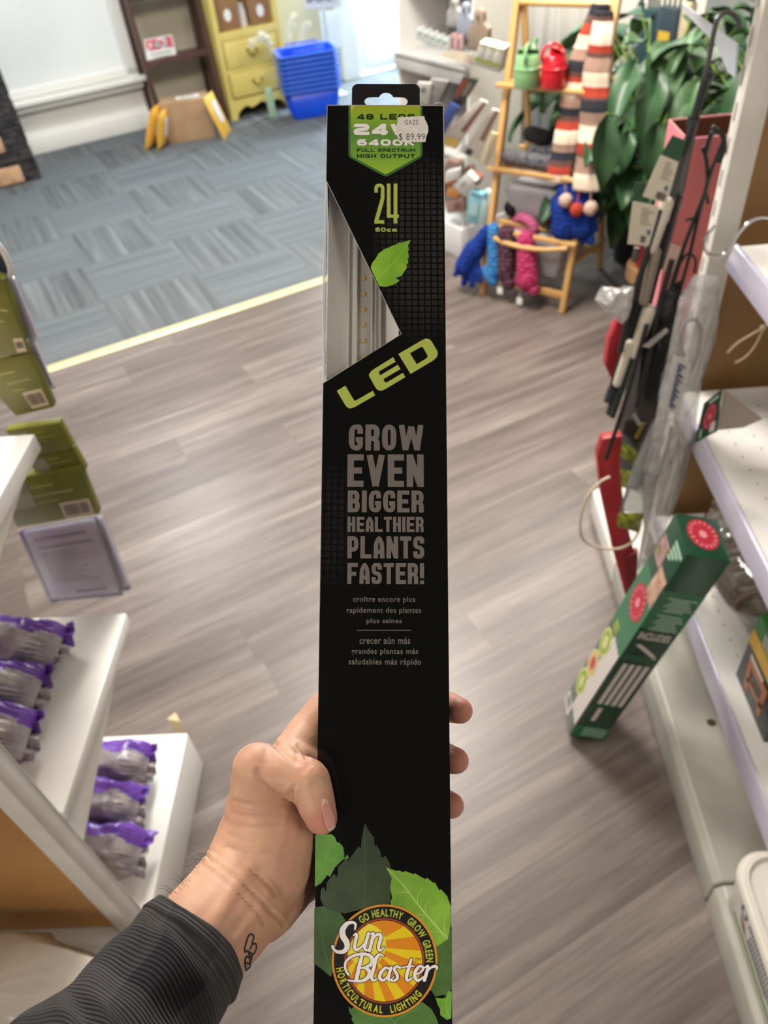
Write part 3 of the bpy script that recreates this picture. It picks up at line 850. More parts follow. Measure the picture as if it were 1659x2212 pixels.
# ------------------------------------------------------------------ blue shopping baskets
blue = M('basket_blue', '0c49d8', .35, var=(3, '0a40c8', '1254e6'))
bblack = M('basket_handle_black', '1b2a55', .4)
bc = uv(2.425, 5.93); byaw = math.atan2(UU[1], UU[0]) + math.radians(-14)
def basket_parts(t0):
    R = np.array(Matrix.Rotation(byaw, 3, 'Z'))
    def rr_(hx, hy, z, rad, n=5):
        P = []
        for cx_, cy_, a0 in ((hx - rad, hy - rad, 0), (-hx + rad, hy - rad, 90), (-hx + rad, -hy + rad, 180), (hx - rad, -hy + rad, 270)):
            for k in range(n + 1):
                a = math.radians(a0 + 90 * k / n); P.append(np.array([cx_ + rad * math.cos(a), cy_ + rad * math.sin(a), z]))
        return P
    base = np.array(t0.matrix_basis.translation)
    def put(P): return [base + R @ p for p in P]
    rings = [rr_(.165, .105, .004, .03), rr_(.170, .108, .012, .03), rr_(.203, .140, .195, .035)]; rim = [rr_(.203, .140, .194, .035), rr_(.206, .143, .205, .035), rr_(.224, .161, .207, .04), rr_(.226, .163, .194, .04)]
    mb = MB(); G = [put(r_ + [r_[0]]) for r_ in rings]; mb.grid(G); mb.add(put(rings[0]), [tuple(range(len(rings[0])))])
    for k in range(14):      # vertical ribs on the long and short sides
        x = -.155 + .31 * k / 13
        for sy in (-1, 1):
            a = np.array([x, sy * .112, .03]); b = np.array([x * 1.15, sy * .140, .17]); mb.bar(*put([a, b]), .006, .006)
    for k in range(9):
        y = -.09 + .18 * k / 8
        for sx in (-1, 1):
            mb.bar(*put([np.array([sx * .174, y, .03]), np.array([sx * .201, y * 1.2, .17])]), .006, .006)
    part(t0, 'bin', mb, blue, solid=.003, smooth=35)
    mb = MB(); mb.grid([put(r_ + [r_[0]]) for r_ in rim]); part(t0, 'rim', mb, M('basket_rim_sheen', '3f7cf0', .25, coat=.6), solid=.002, smooth=50, label='blue rim tinted paler for window sheen')  # window light on the rims is put into their paler blue
    for sy in (-1, 1):
        mb = MB(); pts = [np.array([-.12, sy * .150, .212]), np.array([-.115, sy * .145, .224]), np.array([.115, sy * .145, .224]), np.array([.12, sy * .150, .212])]
        mb.tube(put(pts), .006, 6); part(t0, 'handle', mb, blue)
order = ['at the very bottom of the stack', 'second from the bottom of the stack', 'third from the bottom of the stack', 'fourth from the bottom of the stack', 'fourth from the top of the stack', 'third from the top of the stack', 'second from the top of the stack', 'topmost of the stack with twigs behind it']
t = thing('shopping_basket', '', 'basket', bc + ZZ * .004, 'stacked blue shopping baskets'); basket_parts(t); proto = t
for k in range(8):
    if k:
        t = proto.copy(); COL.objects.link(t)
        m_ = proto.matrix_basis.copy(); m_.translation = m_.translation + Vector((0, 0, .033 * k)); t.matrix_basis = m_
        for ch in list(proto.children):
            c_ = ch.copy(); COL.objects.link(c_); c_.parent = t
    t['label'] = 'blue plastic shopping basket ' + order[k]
mb = MB(); mb.bar(uv(2.155, 6.12, 0), uv(2.155, 6.12, .20), .055, .05); 
single('stand_post', 'pale green block behind the lowest blue basket', 'block', mb, M('mint_paint', '9db89a', .5), bevel=.004)
# sign post, sign and sheet above the baskets
sq = [wv(650, -42, 6.25), wv(738, -42, 6.25), wv(736, 15, 6.25), wv(660, 20, 6.25)]
post = M('clear_post', 'c9d2d4', .2)
t = thing('sign', 'white basket sign with grey lettering on a post above the blue baskets', 'sign', uv(2.6, 6.25, 0))
mb = MB(); mb.prism(sq, VV * .01); part(t, 'board', mb, M('sign_board_white', 'd9dadd', .45), bevel=.002)
o_, ex_, ey_, ez_ = quad_frame(sq)
mb = MB(); text_into(mb, 'BASKET', (o_, ex_, ey_, -VV), (.06, .22, .94, .62), bold=.02, lift=.002); text_into(mb, 'SHOPPING', (o_, ex_, ey_, -VV), (.06, .68, .94, .95), bold=.02, lift=.002)
part(t, 'lettering', mb, M('sign_grey_ink', '5b5d63', .5), smooth=0)
mb = MB(); mb.bar((sq[2] + sq[3]) / 2 + VV * .006, uv((sq[2] + sq[3])[:2] @ UU[:2] / 2, 6.256, 0), .03, .01, up=VV); mb.box(uv((sq[2] + sq[3])[:2] @ UU[:2] / 2, 6.256, .008), (.2, .16, .016), RUV)
part(t, 'post', mb, post)
mb = MB(); mb.prism([wv(690, 24, 6.30), wv(730, 22, 6.30), wv(741, 100, 6.30), wv(699, 102, 6.30)], VV * .004)
single('white_sheet', 'plain white sheet hanging under the basket sign', 'sheet', mb, M('paper_cool', 'dfe8ee', .5))
# white twigs
tw = M('white_twig', 'e2dfc8', .6, var=(40, 'cfcaa8', 'f2f0e2'))
def twig(pts, lab, seed):
    rr = random.Random(seed); t = thing('twig', lab, 'branch', pts[0], 'white frosted twigs behind the baskets')
    P = crom(pts, 6); mb = MB(); mb.tube(P, [.006 * (1 - .6 * i / len(P)) for i in range(len(P))], 6); part(t, 'stem', mb, tw)
    mb = MB()
    for i, p in enumerate(P[len(P) // 3:]):
        for k in range(7):
            d = nrm([rr.uniform(-1, 1), rr.uniform(-1, 1), rr.uniform(-.4, 1)]) * rr.uniform(.010, .034)
            mb.ell(p + d, rr.uniform(.005, .010), nu=6, nv=4)
            mb.tube([p, p + d], .0015, 4)
    part(t, 'buds', mb, tw, kind='stuff')
b0 = uv(2.30, 6.19, .0)
twig([b0 + ZZ * .30, wv(600, 150, 6.15), wv(580, 95, 6.1), wv(565, 78, 6.05), wv(540, 100, 6.05)], 'white frosted twig arching left over the yellow drawer', 1)
twig([b0 + ZZ * .32 + UU * .01, wv(618, 120, 6.2), wv(626, 70, 6.2), wv(634, 36, 6.2)], 'white frosted twig rising tallest behind the baskets', 2)
twig([b0 + ZZ * .31 + UU * .05, wv(645, 105, 6.2), wv(655, 75, 6.2), wv(664, 55, 6.2)], 'white frosted twig rising right of the tallest one', 3)

# ------------------------------------------------------------------ white display unit on the right
wd = nrm([.57, -.82, 0]); ni = nrm([.82, .57, 0]); UO = np.array([.19, 3.72, 0])
def un(s, d, z): return UO + wd * s + ni * d + ZZ * z
RUN = np.array([wd, ni, ZZ]).T
def unpl(d, lean=0.0): return (un(0, d, 0), nrm(-ni + ZZ * (-lean)))
unitw = M('unit_white', 'b9b8b6', .45); unitg = M('unit_grey_back', '8d8b89', .6)
t = thing('display_unit', 'pale grey tiered display unit behind the bamboo ladder', 'shelf', un(-.13, .18, 0))
mb = MB(); mb.box(un(-.17, .20, .075), (.56, .40, .15), RUN); part(t, 'base', mb, M('unit_base_white', 'd3d4d6', .4), bevel=.004)
mb = MB(); mb.box(un(-.17, .39, .80), (.54, .02, 1.3), RUN); part(t, 'back_panel', mb, unitg)
for s_ in (-.44, .09):
    mb = MB(); mb.prism([un(s_, .02, .15), un(s_, .12, 1.4), un(s_, .38, 1.4), un(s_, .38, .15)], wd * .012); part(t, 'side_panel', mb, M('unit_side_white', 'e2e0dc', .45))
for z_, f_ in ((.475, .015), (.84, .045), (1.185, .09)):
    mb = MB(); mb.box(un(-.17, (f_ + .38) / 2, z_ - .012), (.52, .38 - f_, .024), RUN); mb.box(un(-.17, f_ + .006, z_ - .03), (.52, .012, .07), RUN); part(t, 'shelf', mb, unitw, bevel=.003)
for s_ in (-.31, -.20, -.09, .02):
    mb = MB(); mb.prism([un(s_, .06, .475), un(s_, .37, .475), un(s_, .37, .80), un(s_, .26, .80)], wd * .006); part(t, 'divider', mb, unitw)
def ucard(name, lab, cat, pxs, d, lean, th, mat, group, extra=None):
    pl = unpl(d, lean); mb = MB(); card(mb, pxs, pl, th)
    if extra is None: return single(name, lab, cat, mb, mat, group, bevel=min(.002, th * .3))
    t = thing(name, lab, cat, pxq(pxs, pl)[-1], group); part(t, 'body', mb, mat, bevel=min(.002, th * .3))
    P = pxq(pxs, pl)
    for nm, box, mt in extra:
        mb = MB(); bars_on(mb, P, [box], 0, .002); part(t, nm, mb, mt, smooth=0)
    return t
Pc = lambda n, c, r=.5: M('print_' + n, c, r)
# top tier: hang-hole tags, clear sachets, pink sachets, white cartons in a tray
def holetag(pxc, wpx, hpx, d, col, lab):
    x, y = pxc; pl = unpl(d, .2)
    q = [(x - wpx * .22, y - hpx * .42), (x - wpx * .12, y - hpx * .52), (x + wpx * .12, y - hpx * .52), (x + wpx * .22, y - hpx * .42), (x + wpx * .26, y - hpx * .2), (x + wpx * .5, y - hpx * .05), (x + wpx * .42, y + hpx * .5), (x - wpx * .5, y + hpx * .45), (x - wpx * .42, y - hpx * .1), (x - wpx * .24, y - hpx * .2)]
    t = thing('hang_pouch', lab, 'pouch', at_plane(x, y + hpx * .5, *pl), 'hang hole pouches on the display unit')
    mb = MB(); card(mb, q, pl, .02); part(t, 'pouch', mb, col, bevel=.003)
    mb = MB(); c = at_plane(x, y - hpx * .38, *pl); mb.ell(c - ni * .004, (.008, .004, .010), RUN); part(t, 'hang_hole', mb, M('hole_grey', '77746f', .6))
holetag((1002, 48), 34, 78, .16, Pc('bluegrey', '9aa3b4'), 'blue grey pouch with hang hole on the upper display shelf')
holetag((1032, 68), 46, 92, .12, Pc('beige', '9d8a7a'), 'beige brown pouch with hang hole on the upper display shelf')
holetag((978, 30), 30, 60, .20, Pc('palegrey', 'a9a6a5'), 'pale grey pouch with hang hole at the back of the upper display shelf')
for k, x in enumerate((907, 921, 935, 949, 962)):
    ucard('sachet', 'clear white sachet on the upper display shelf, %s' % ['leftmost', 'second from the left', 'in the middle of the five', 'fourth from the left', 'beside the pink sachets'][k], 'sachet',
          [(x - 7, 62 + k * 5), (x + 9, 58 + k * 5), (x + 8, 88 + k * 5.5), (x - 8, 86 + k * 5.5)], .10, .15, .012, M('sachet_white', 'c9cfca', .25, var=(30, 'b5bab4', 'e3e8e6')), 'clear sachets on the display unit',
          [('print', (.2, .3, .8, .5), Pc('sachetgreen', '9fb09a'))])
for k, x in enumerate((980, 993)):
    ucard('sachet', 'pink printed sachet on the upper display shelf, %s' % ['left of the pair', 'right of the pair'][k], 'sachet',
          [(x - 6, 74 + k * 3), (x + 7, 71 + k * 3), (x + 5, 110 + k * 3), (x - 9, 106 + k * 3)], .09, .15, .012, M('sachet_pink', 'c2a2a0', .3, var=(30, 'ab807f', 'dccac8')), 'pink sachets on the display unit',
          [('print', (.2, .2, .6, .9), Pc('pinkdark', 'a47674'))])
mb = MB(); card(mb, [(955, 104), (1020, 118), (1020, 142), (955, 122)], unpl(.04, 0), .004); mb2 = MB()
single('tray', 'low cream tray on the upper display shelf', 'tray', mb, M('tray_cream', 'd3c6b2', .5))
for k, x in enumerate((1040, 1058, 1076)):
    ucard('white_carton', 'slim white carton with green band standing in a row, %s' % ['nearest the beige pouch', 'middle one', 'beside the bamboo leg'][k], 'carton',
          [(x - 4, 92 + k * 5), (x + 13, 96 + k * 5), (x + 2, 146 + k * 6), (x - 20, 140 + k * 6)], .06, .35, .03, M('carton_white', 'd6d6cf', .4), 'white cartons on the display unit',
          [('band', (.08, .62, .92, .78), Pc('lime', 'a9b64e')), ('band', (.1, .02, .9, .10), Pc('lime', 'a9b64e'))])
# slanted magazine row
mag = [([(902, 178), (932, 180), (925, 226), (893, 224)], 'd0cdc9', 'white card with a grey round motif in the middle display row', [('print', (.3, .2, .7, .45), Pc('dimgrey', '8b8886'))]),
       ([(930, 170), (968, 176), (935, 240), (912, 236)], '9b9998', 'grey leaflet behind the white card in the middle display row', [('print', (.2, .3, .7, .5), Pc('leafgrey', 'b1afae'))]),
       ([(1000, 165), (1034, 172), (985, 250), (962, 240)], '45413c', 'dark booklet with a red figure in the middle display row', [('print', (.08, .05, .42, .55), Pc('brick', '93442f')), ('print', (.5, .1, .85, .45), Pc('taupe2', '7f7264'))]),
       ([(972, 222), (992, 232), (958, 290), (930, 282)], '3c4f92', 'blue booklet with an orange corner in the middle display row', [('print', (.1, .62, .6, 1.0), Pc('orange', 'd0603c'))]),
       ([(1036, 215), (1052, 222), (985, 322), (940, 305)], 'cfc6bd', 'pale leaflet with a maroon stripe in the middle display row', [('print', (.62, .0, .92, .62), Pc('maroon', '845046')), ('print', (.3, .80, .95, 1.0), Pc('straw', 'd9b860'))]),
       ([(1062, 235), (1078, 240), (1030, 345), (995, 330)], 'd6cfc8', 'pale leaflet with a brown stripe in the middle display row', [('print', (.55, .0, .95, .6), Pc('brownprint', '8d6b55')), ('print', (.2, .85, .6, .98), Pc('blackprint', '2c2a28'))]),
       ([(1060, 285), (1074, 290), (1052, 358), (1030, 350)], 'd8c79c', 'straw coloured leaflet beside the bamboo leg in the middle row', [('print', (.3, .1, .6, .95), Pc('cream2', 'efe6cf'))])]
for k, (q, c, lab, ex_) in enumerate(mag):
    ucard('leaflet', lab, 'leaflet', q, .10 + .012 * (k % 3), .35, .008, M('leaflet_%d' % k, c, .4), 'leaflets in the slanted row', ex_)
# bottom row packs
low = [([(966, 345), (990, 352), (978, 376), (955, 370)], '9a7a70', 'brown red pack at the back of the lowest display row', None),
       ([(988, 372), (1012, 356), (1020, 366), (1000, 388)], '6d5a4a', 'dark brown pack at the back of the lowest display row', None),
       ([(962, 372), (990, 366), (988, 392), (955, 402)], 'd9dcd7', 'white pack with an orange foot in the lowest display row', [('print', (.0, .8, 1, 1), Pc('orange', 'd0603c'))]),
       ([(976, 402), (1010, 372), (1028, 392), (994, 422)], 'e2e1de', 'white label pack lying aslant in the lowest display row', [('print', (.35, .35, .65, .65), Pc('leafgrey', 'b1afae')), ('print', (.0, .0, .06, 1), Pc('amber', 'd39a55'))]),
       ([(1012, 370), (1038, 384), (1030, 402), (1006, 388)], 'a4604a', 'reddish brown packet end in the lowest display row', None),
       ([(962, 440), (998, 428), (1002, 458), (966, 462)], 'a98478', 'pinkish brown packet in front of the lowest display row', [('print', (.5, .2, .9, .8), Pc('browndark', '7f5548'))]),
       ([(968, 405), (992, 412), (986, 430), (960, 425)], 'd08a4c', 'amber packet between the lowest row packs', None),
       ([(1016, 412), (1044, 420), (1032, 488), (1004, 478)], '8fd3e2', 'cyan carton in the lowest display row', [('print', (.2, .3, .8, .7), Pc('cyanpale', 'c4eef2')), ('print', (.1, .02, .9, .12), Pc('cyanblue', '78a8d0'))]),
       ([(1046, 412), (1062, 416), (1048, 492), (1028, 490)], 'c5e3e4', 'pale cyan carton beside the bamboo leg in the lowest row', [('print', (.1, .05, .6, .2), Pc('cyanblue', '78a8d0'))])]
for k, (q, c, lab, ex_) in enumerate(low):
    ucard('packet', lab, 'packet', q, .06 + .03 * (k in (0, 1, 4)), .3, .025, M('packet_%d' % k, c, .4), 'packets in the lowest display row', ex_)

# ------------------------------------------------------------------ bamboo ladder rack
bam = M('bamboo', 'cba064', .42, var=(5, 'bd9054', 'd8b074', (1, 1, .15)))
LO = np.array([.651, 3.017, 0]); e1 = nrm([-.82, .57, 0]); e2 = nrm([.57, .82, 0]); LWD = .40
RLA = np.array([e1, e2, ZZ]).T
def lp(a, d, z): return LO + e1 * a + e2 * d + ZZ * z
def lpl(off): return (lp(0, off, 0), nrm(e2 - ZZ * .24))     # plane of the front legs, moved back by off
t = thing('ladder_rack', 'folding bamboo ladder rack with three shelves', 'rack', lp(.2, .23, 0))
for a in (0, LWD):
    mb = MB(); mb.bar(lp(a, 0, 0), lp(a, .272, 1.135), .034, .026, up=e1); mb.lathe([(.020, -.016), (.020, .016)], lp(a, .275, 1.135), np.array([e2, ZZ, e1]).T); part(t, 'front_leg', mb, bam, bevel=.004)
    mb = MB(); mb.bar(lp(a + (.022 if a == 0 else -.022), .46, 0), lp(a + (.022 if a == 0 else -.022), .275, 1.13), .026, .020, up=e1); part(t, 'rear_leg', mb, bam, bevel=.003)
for z_, d0, d1 in ((.84, .15, .335), (.535, .09, .375), (.30, .03, .41)):
    mb = MB(); n_ = 5
    for k in range(n_):
        d_ = d0 + (d1 - d0) * k / (n_ - 1); mb.box(lp(LWD / 2, d_, z_), (LWD + .05 if k in (0, n_ - 1) else LWD - .02, .026, .016), RLA)
    mb.box(lp(.03, (d0 + d1) / 2, z_ - .012), (.02, d1 - d0, .014), RLA); mb.box(lp(LWD - .03, (d0 + d1) / 2, z_ - .012), (.02, d1 - d0, .014), RLA)
    part(t, 'shelf', mb, bam, bevel=.004)
mb = MB(); mb.tube([lp(-.01, .262, 1.10), lp(LWD + .01, .262, 1.10)], .012, 10); part(t, 'top_rung', mb, bam)
mb = MB(); mb.tube(crom([lp(.01, .018, .285), lp(.1, -.012, .275), lp(.2, -.02, .272), lp(.3, -.012, .275), lp(LWD - .01, .018, .285)]), .011, 10); part(t, 'front_rail', mb, bam)
mb = MB(); mb.bar(lp(0, .02, .07), lp(LWD, .02, .07), .02, .03, up=ZZ); part(t, 'bottom_rung', mb, bam, bevel=.003)
mb = MB(); mb.bar(lp(.02, .45, .09), lp(LWD - .02, .45, .09), .02, .03, up=ZZ); part(t, 'bottom_rung', mb, bam, bevel=.003)
for a in (.0, LWD):
    mb = MB(); mb.bar(lp(a, .03, .20), lp(a, .42, .16), .014, .022); part(t, 'side_brace', mb, bam, bevel=.003)
grey_f = M('grey_felt', 'a8a7ad', .9, var=(6, 'a09fa5', 'b2b1b6'), bump=(60, .3, .003))
for nm, a0, a1, d0, d1, z0, z1, lab in (('fabric_bin', .06, .37, .12, .36, .318, .455, 'grey felt bin between the second and third ladder shelves'), ('fabric_bin', .045, .355, .06, .38, .095, .282, 'wide grey felt bin hanging below the lowest ladder shelf')):
    mb = MB(); mb.hexa([lp(a0 + .03, d0 + .02, z0), lp(a1 - .03, d0 + .02, z0), lp(a1 - .03, d1 - .02, z0), lp(a0 + .03, d1 - .02, z0), lp(a0, d0, z1), lp(a1, d0, z1), lp(a1, d1, z1), lp(a0, d1, z1)])
    single(nm, lab, 'bin', mb, grey_f, 'grey felt bins', bevel=.02, bseg=3)
# watering cans
def can(P, lab, mat, yaw):
    R = np.array(Matrix.Rotation(yaw, 3, 'Z')); P = np.array(P)
    t = thing('watering_can', lab, 'watering can', P, 'small metal watering cans')
    mb = MB(); mb.lathe([(.050, 0), (.052, .003), (.049, .06), (.0515, .062), (.0515, .068), (.048, .070), (.043, .105), (.040, .108)], P, n=28)
    g_ = []
    for i in range(7):
        a = i / 6 * math.pi / 2; g_.append([P + R @ np.array([.040 * math.cos(a) * math.cos(q), .040 * math.sin(q), .108 + .018 * math.sin(a)]) for q in np.linspace(-math.pi / 2, math.pi / 2, 12)])
    part(t, 'body', mb, mat)
    mb = MB(); mb.grid(g_); part(t, 'hood', mb, mat, solid=.002)
    mb = MB(); mb.tube(crom([P + R @ np.array(q) for q in ((-.044, 0, .085), (-.058, 0, .110), (-.040, 0, .138), (.0, 0, .143), (.030, 0, .122))]), .006, 8); part(t, 'handle', mb, mat)
    mb = MB(); mb.tube([P + R @ np.array(q) for q in ((.045, 0, .03), (.085, 0, .075), (.115, 0, .118))], [.010, .008, .007], 10); s_ = part(t, 'spout', mb, mat)
    mb = MB(); mb.lathe([(.007, 0), (.015, .014), (.013, .016)], P + R @ np.array([.115, 0, .118]), R @ np.array(Matrix.Rotation(.7, 3, 'Y')), n=14); part(s_, 'rose', mb, mat)
gp = az(1138, 186, .852); rp = az(1195, 186, .852)
can(gp, 'pale green watering can on the upper bamboo shelf', M('can_green', '7fae78', .28, coat=.5), math.radians(70))
can(rp, 'red watering can on the upper bamboo shelf beside the scarf', M('can_red', 'c41226', .25, coat=.6), math.radians(20))
# striped scarf with pompoms
sc = [M('knit_navy', '23242e', .95, bump=(120, .6, .004)), M('knit_brown', '5b3d36', .95, bump=(120, .6, .004)), M('knit_red', 'a53a28', .95, bump=(120, .6, .004)),
      M('knit_cream', 'ddcdb8', .95, bump=(120, .6, .004)), M('knit_taupe', '96796b', .95, bump=(120, .6, .004))]
t = thing('scarf', 'striped knitted scarf in red, brown, navy and cream draped over the ladder post', 'scarf', lp(.02, .2, .5))
def scarf_tail(path, halfw, cuts, off, lab=None):
    pl = lpl(off); mb = MB(); ys = [p[1] for p in path]; G = []; rowsy = []
    steps = 64
    for i in range(steps + 1):
        y = ys[0] + (ys[-1] - ys[0]) * i / steps
        k = max(j for j in range(len(ys)) if ys[j] <= y + 1e-6); k = min(k, len(ys) - 2)
        f = (y - ys[k]) / (ys[k + 1] - ys[k]); x = path[k][0] + (path[k + 1][0] - path[k][0]) * f
        hw = halfw[0] + (halfw[1] - halfw[0]) * min(1, i / 20)
        row = []
        for j in range(13):
            q = -1 + 2 * j / 12; p = at_plane(x + q * hw, y + 6 * q * .25, *pl)
            p = p - e2 * (.016 * math.cos(q * 1.45) + .0012 * math.sin(q * 9)) + e2 * .004 * math.sin(i * .5)
            row.append(p)
        G.append(row); rowsy.append(y)
    def mf(i, j):
        c_ = 0
        for y, m_ in cuts:
            if rowsy[i] >= y: c_ = m_
        return c_
    mb.grid(G, 0, mf); return mb
cl = [(0, 0), (28, 1), (50, 2), (74, 3), (102, 4), (124, 0), (150, 1), (164, 2), (176, 3), (205, 4), (228, 0), (248, 1), (261, 2), (276, 3), (305, 4), (325, 0), (342, 1), (356, 2), (372, 3)]
cr = [(0, 0), (30, 1), (44, 3), (94, 2), (109, 1), (124, 4), (150, 3), (184, 2), (205, 1), (215, 0), (238, 4), (270, 3), (304, 2), (326, 1), (335, 4), (370, 3)]
part(t, 'tail', scarf_tail([(1298, 8), (1284, 50), (1262, 110), (1240, 190), (1225, 290), (1204, 394)], (20, 26), cl, -.035), sc, solid=.012, smooth=60)
part(t, 'tail', scarf_tail([(1306, 22), (1304, 70), (1292, 150), (1286, 230), (1278, 320), (1268, 410)], (17, 27), cr, -.05), sc, solid=.012, smooth=60)
for (a, b, r, m_, nm) in (((1221, 398), (1222, 433), 15, 3, 'beige pompom'), ((1251, 410), (1246, 453), 15, 2, 'red pompom'), ((1276, 412), (1276, 450), 15, 3, 'beige pompom')):
    pl = lpl(-.07); A = at_plane(*a, *pl); B = at_plane(*b, *pl)
    mb = MB(); mb.tube([A, B], .003, 6); st = part(t, 'string', mb, sc[m_ if m_ != 3 else 4])
    mb = MB(); mb.ell(B, .028); me_ = mb.mesh('pompom', [sc[m_] if m_ != 3 else M('pom_beige', 'c2a696', .95, bump=(90, .8, .01))], 60)
    for v in me_.vertices:
        d = v.co - Vector(B); v.co = Vector(B) + d * (1 + .14 * noise.noise(v.co * 160))
    me_.transform(Matrix(t.matrix_basis).inverted()); part(st, 'pompom', me_, None, label=nm)
# knitted goods
def knit(name, base, hi, sc_=70):
    if name in _mats: return _mats[name]
    m, nt, b = nodes_mat(name); tc = nt.nodes.new('ShaderNodeTexCoord')
    mp = nt.nodes.new('ShaderNodeMapping'); mp.inputs['Scale'].default_value = (1, 1, .75); nt.links.new(tc.outputs['Object'], mp.inputs[0])
    v = nt.nodes.new('ShaderNodeTexVoronoi'); v.inputs['Scale'].default_value = sc_; v.inputs['Randomness'].default_value = .35; nt.links.new(mp.outputs[0], v.inputs['Vector'])
    nt.links.new(ramp(nt, v.outputs['Distance'], [(.12, hi), (.55, base)]), b.inputs['Base Color']); b.inputs['Roughness'].default_value = .95; b.inputs['Specular IOR Level'].default_value = .15
    bu = nt.nodes.new('ShaderNodeBump'); bu.invert = True; bu.inputs['Strength'].default_value = 1.0; bu.inputs['Distance'].default_value = .008
    nt.links.new(v.outputs['Distance'], bu.inputs['Height']); nt.links.new(bu.outputs[0], b.inputs['Normal'])
    _mats[name] = m; return m
def blob(name, lab, cat, caps, voxel, mat, group=None, sm=6):
    mb = MB()
    for a, b, ra, rb in caps: capsule(mb, a, b, ra, rb)
    return single_me(name, lab, cat, union_mesh(mb, voxel, sm, name), mat, group)
def lq(px, py, off): return at_plane(px, py, *lpl(off))
PXM = 3.25 / FPX
k_ = lambda r: r * PXM
gb = knit('knit_royal', '182f78', '22429a', 60)
off = -.05
blob('glove', 'royal blue knitted glove with splayed fingers at the left of the rack', 'glove', [(lq(1050, 500, off), lq(1025, 545, off), k_(14), k_(20)), (lq(1025, 540, off), lq(1005, 575, off), k_(24), k_(24)),
     (lq(1010, 570, off), lq(984, 592, off), k_(9), k_(7)), (lq(1012, 575, off), lq(1002, 612, off), k_(10), k_(8)), (lq(1020, 575, off), lq(1020, 615, off), k_(10), k_(8)), (lq(1030, 570, off), lq(1036, 606, off), k_(9), k_(8)), (lq(1005, 545, off), lq(988, 580, off), k_(9), k_(7))], .004, gb, 'royal blue knitted gloves')
def lqr(px, py): return at_plane(px, max(py, 412), *lpl(-.005))
blob('glove', 'royal blue knitted glove hanging below the scarf pompoms', 'glove', [(lqr(1225, 380), lqr(1225, 470), k_(22), k_(26)), (lqr(1225, 450), lqr(1222, 490), k_(30), k_(30)), (lqr(1203, 480), lqr(1196, 500), k_(9), k_(8)),
     (lqr(1215, 490), lqr(1208, 505), k_(10), k_(8)), (lqr(1232, 490), lqr(1232, 512), k_(10), k_(8)), (lqr(1200, 430), lqr(1192, 470), k_(9), k_(8))], .004, gb, 'royal blue knitted gloves')
blob('glove', 'royal blue knitted glove hanging at the right under the ladder post', 'glove', [(lqr(1258, 370), lqr(1256, 470), k_(22), k_(24)), (lqr(1256, 450), lqr(1258, 490), k_(28), k_(26)), (lqr(1243, 490), lqr(1240, 512), k_(10), k_(8)),
     (lqr(1258, 490), lqr(1260, 520), k_(10), k_(8)), (lqr(1272, 480), lqr(1276, 522), k_(10), k_(8)), (lqr(1280, 460), lqr(1286, 495), k_(8), k_(7))], .004, gb, 'royal blue knitted gloves')
blob('mitten', 'light blue knitted mitten on the front rail of the rack', 'mitten', [(lq(1066, 495, off), lq(1066, 590, off), k_(14), k_(14)), (lq(1050, 585, off), lq(1064, 605, off), k_(12), k_(13))], .004, knit('knit_blue', '2b6aa8', '5c97c8'), 'knitted mittens on the front rail')
blob('mitten', 'dark plum knitted mitten between the light blue and magenta ones', 'mitten', [(lq(1094, 505, off), lq(1094, 590, off), k_(19), k_(19)), (lq(1090, 590, off), lq(1100, 612, off), k_(16), k_(14))], .004, knit('knit_plum', '41202f', '79606a'), 'knitted mittens on the front rail')
blob('mitten', 'magenta knitted mitten under the pink roll', 'mitten', [(lq(1136, 520, off), lq(1140, 605, off), k_(20), k_(25)), (lq(1125, 605, off), lq(1152, 625, off), k_(14), k_(14))], .004, knit('knit_magenta', '9c2250', 'd06488'), 'knitted mittens on the front rail')
for q, lab in (((1080, 628), 'small white price tag under the plum mitten'), ((1122, 650), 'small white price tag under the magenta mitten')):
    c = lq(q[0], q[1], off); mb = MB(); mb.box(c, (.026, .004, .030), RLA)
    t = thing('price_tag', lab, 'tag', c, 'white price tags on the mittens'); part(t, 'card', mb, M('paper_white', 'e9e9e6', .5))
    mb = MB(); mb.tube([c + ZZ * .012, c + ZZ * .05], .0012, 5); part(t, 'string', mb, M('paper_white', 'e9e9e6', .5))
mb = MB(); c = at_plane(1135, 488, *lpl(.045)); mb.tube([c + e1 * .052 * math.cos(a) + ZZ * .032 * math.sin(a) + e2 * .02 * math.cos(a) for a in np.linspace(0, 2 * math.pi, 22)[:-1]], .022, 10, closed=True)
single('knit_roll', 'pink rolled knit cuff on the lowest ladder shelf', 'hat', mb, knit('knit_pink', 'ad4f78', 'c87a98'), smooth=60)
def sh(a, d, z): return lp(a, d, z)
blob('knit_hat', 'maroon knitted hat lying right of the pink roll', 'hat', [(sh(.16, .14, .345), sh(.04, .2, .345), .045, .04), (sh(.1, .22, .36), sh(.06, .28, .35), .04, .04)], .006, knit('knit_maroon', '5b1f36', '86405c'), 'knitted hats on the rack')
blob('knit_hat', 'black knitted hat at the left end of the lowest ladder shelf', 'hat', [(sh(.34, .16, .352), sh(.30, .3, .352), .04, .04), (sh(.26, .22, .365), sh(.22, .30, .36), .04, .035)], .006, knit('knit_black', '1a191d', '39363c'), 'knitted hats on the rack')
blob('knit_hat', 'dark mottled knitted hat at the back of the lowest ladder shelf', 'hat', [(sh(.37, .3, .372), sh(.33, .36, .385), .035, .035)], .006, knit('knit_mottled', '3a343c', '8a848c'), 'knitted hats on the rack')
blob('knit_hat', 'charcoal fluffy hat lying along the middle ladder shelf', 'hat', [(sh(.36, .14, .575), sh(.12, .13, .570), .030, .032), (sh(.27, .22, .585), sh(.14, .22, .58), .036, .03)], .006, M('fluffy_grey', '4c4b52', 1, var=(60, '2e2d33', '77767c'), bump=(120, 1, .01)), 'knitted hats on the rack')
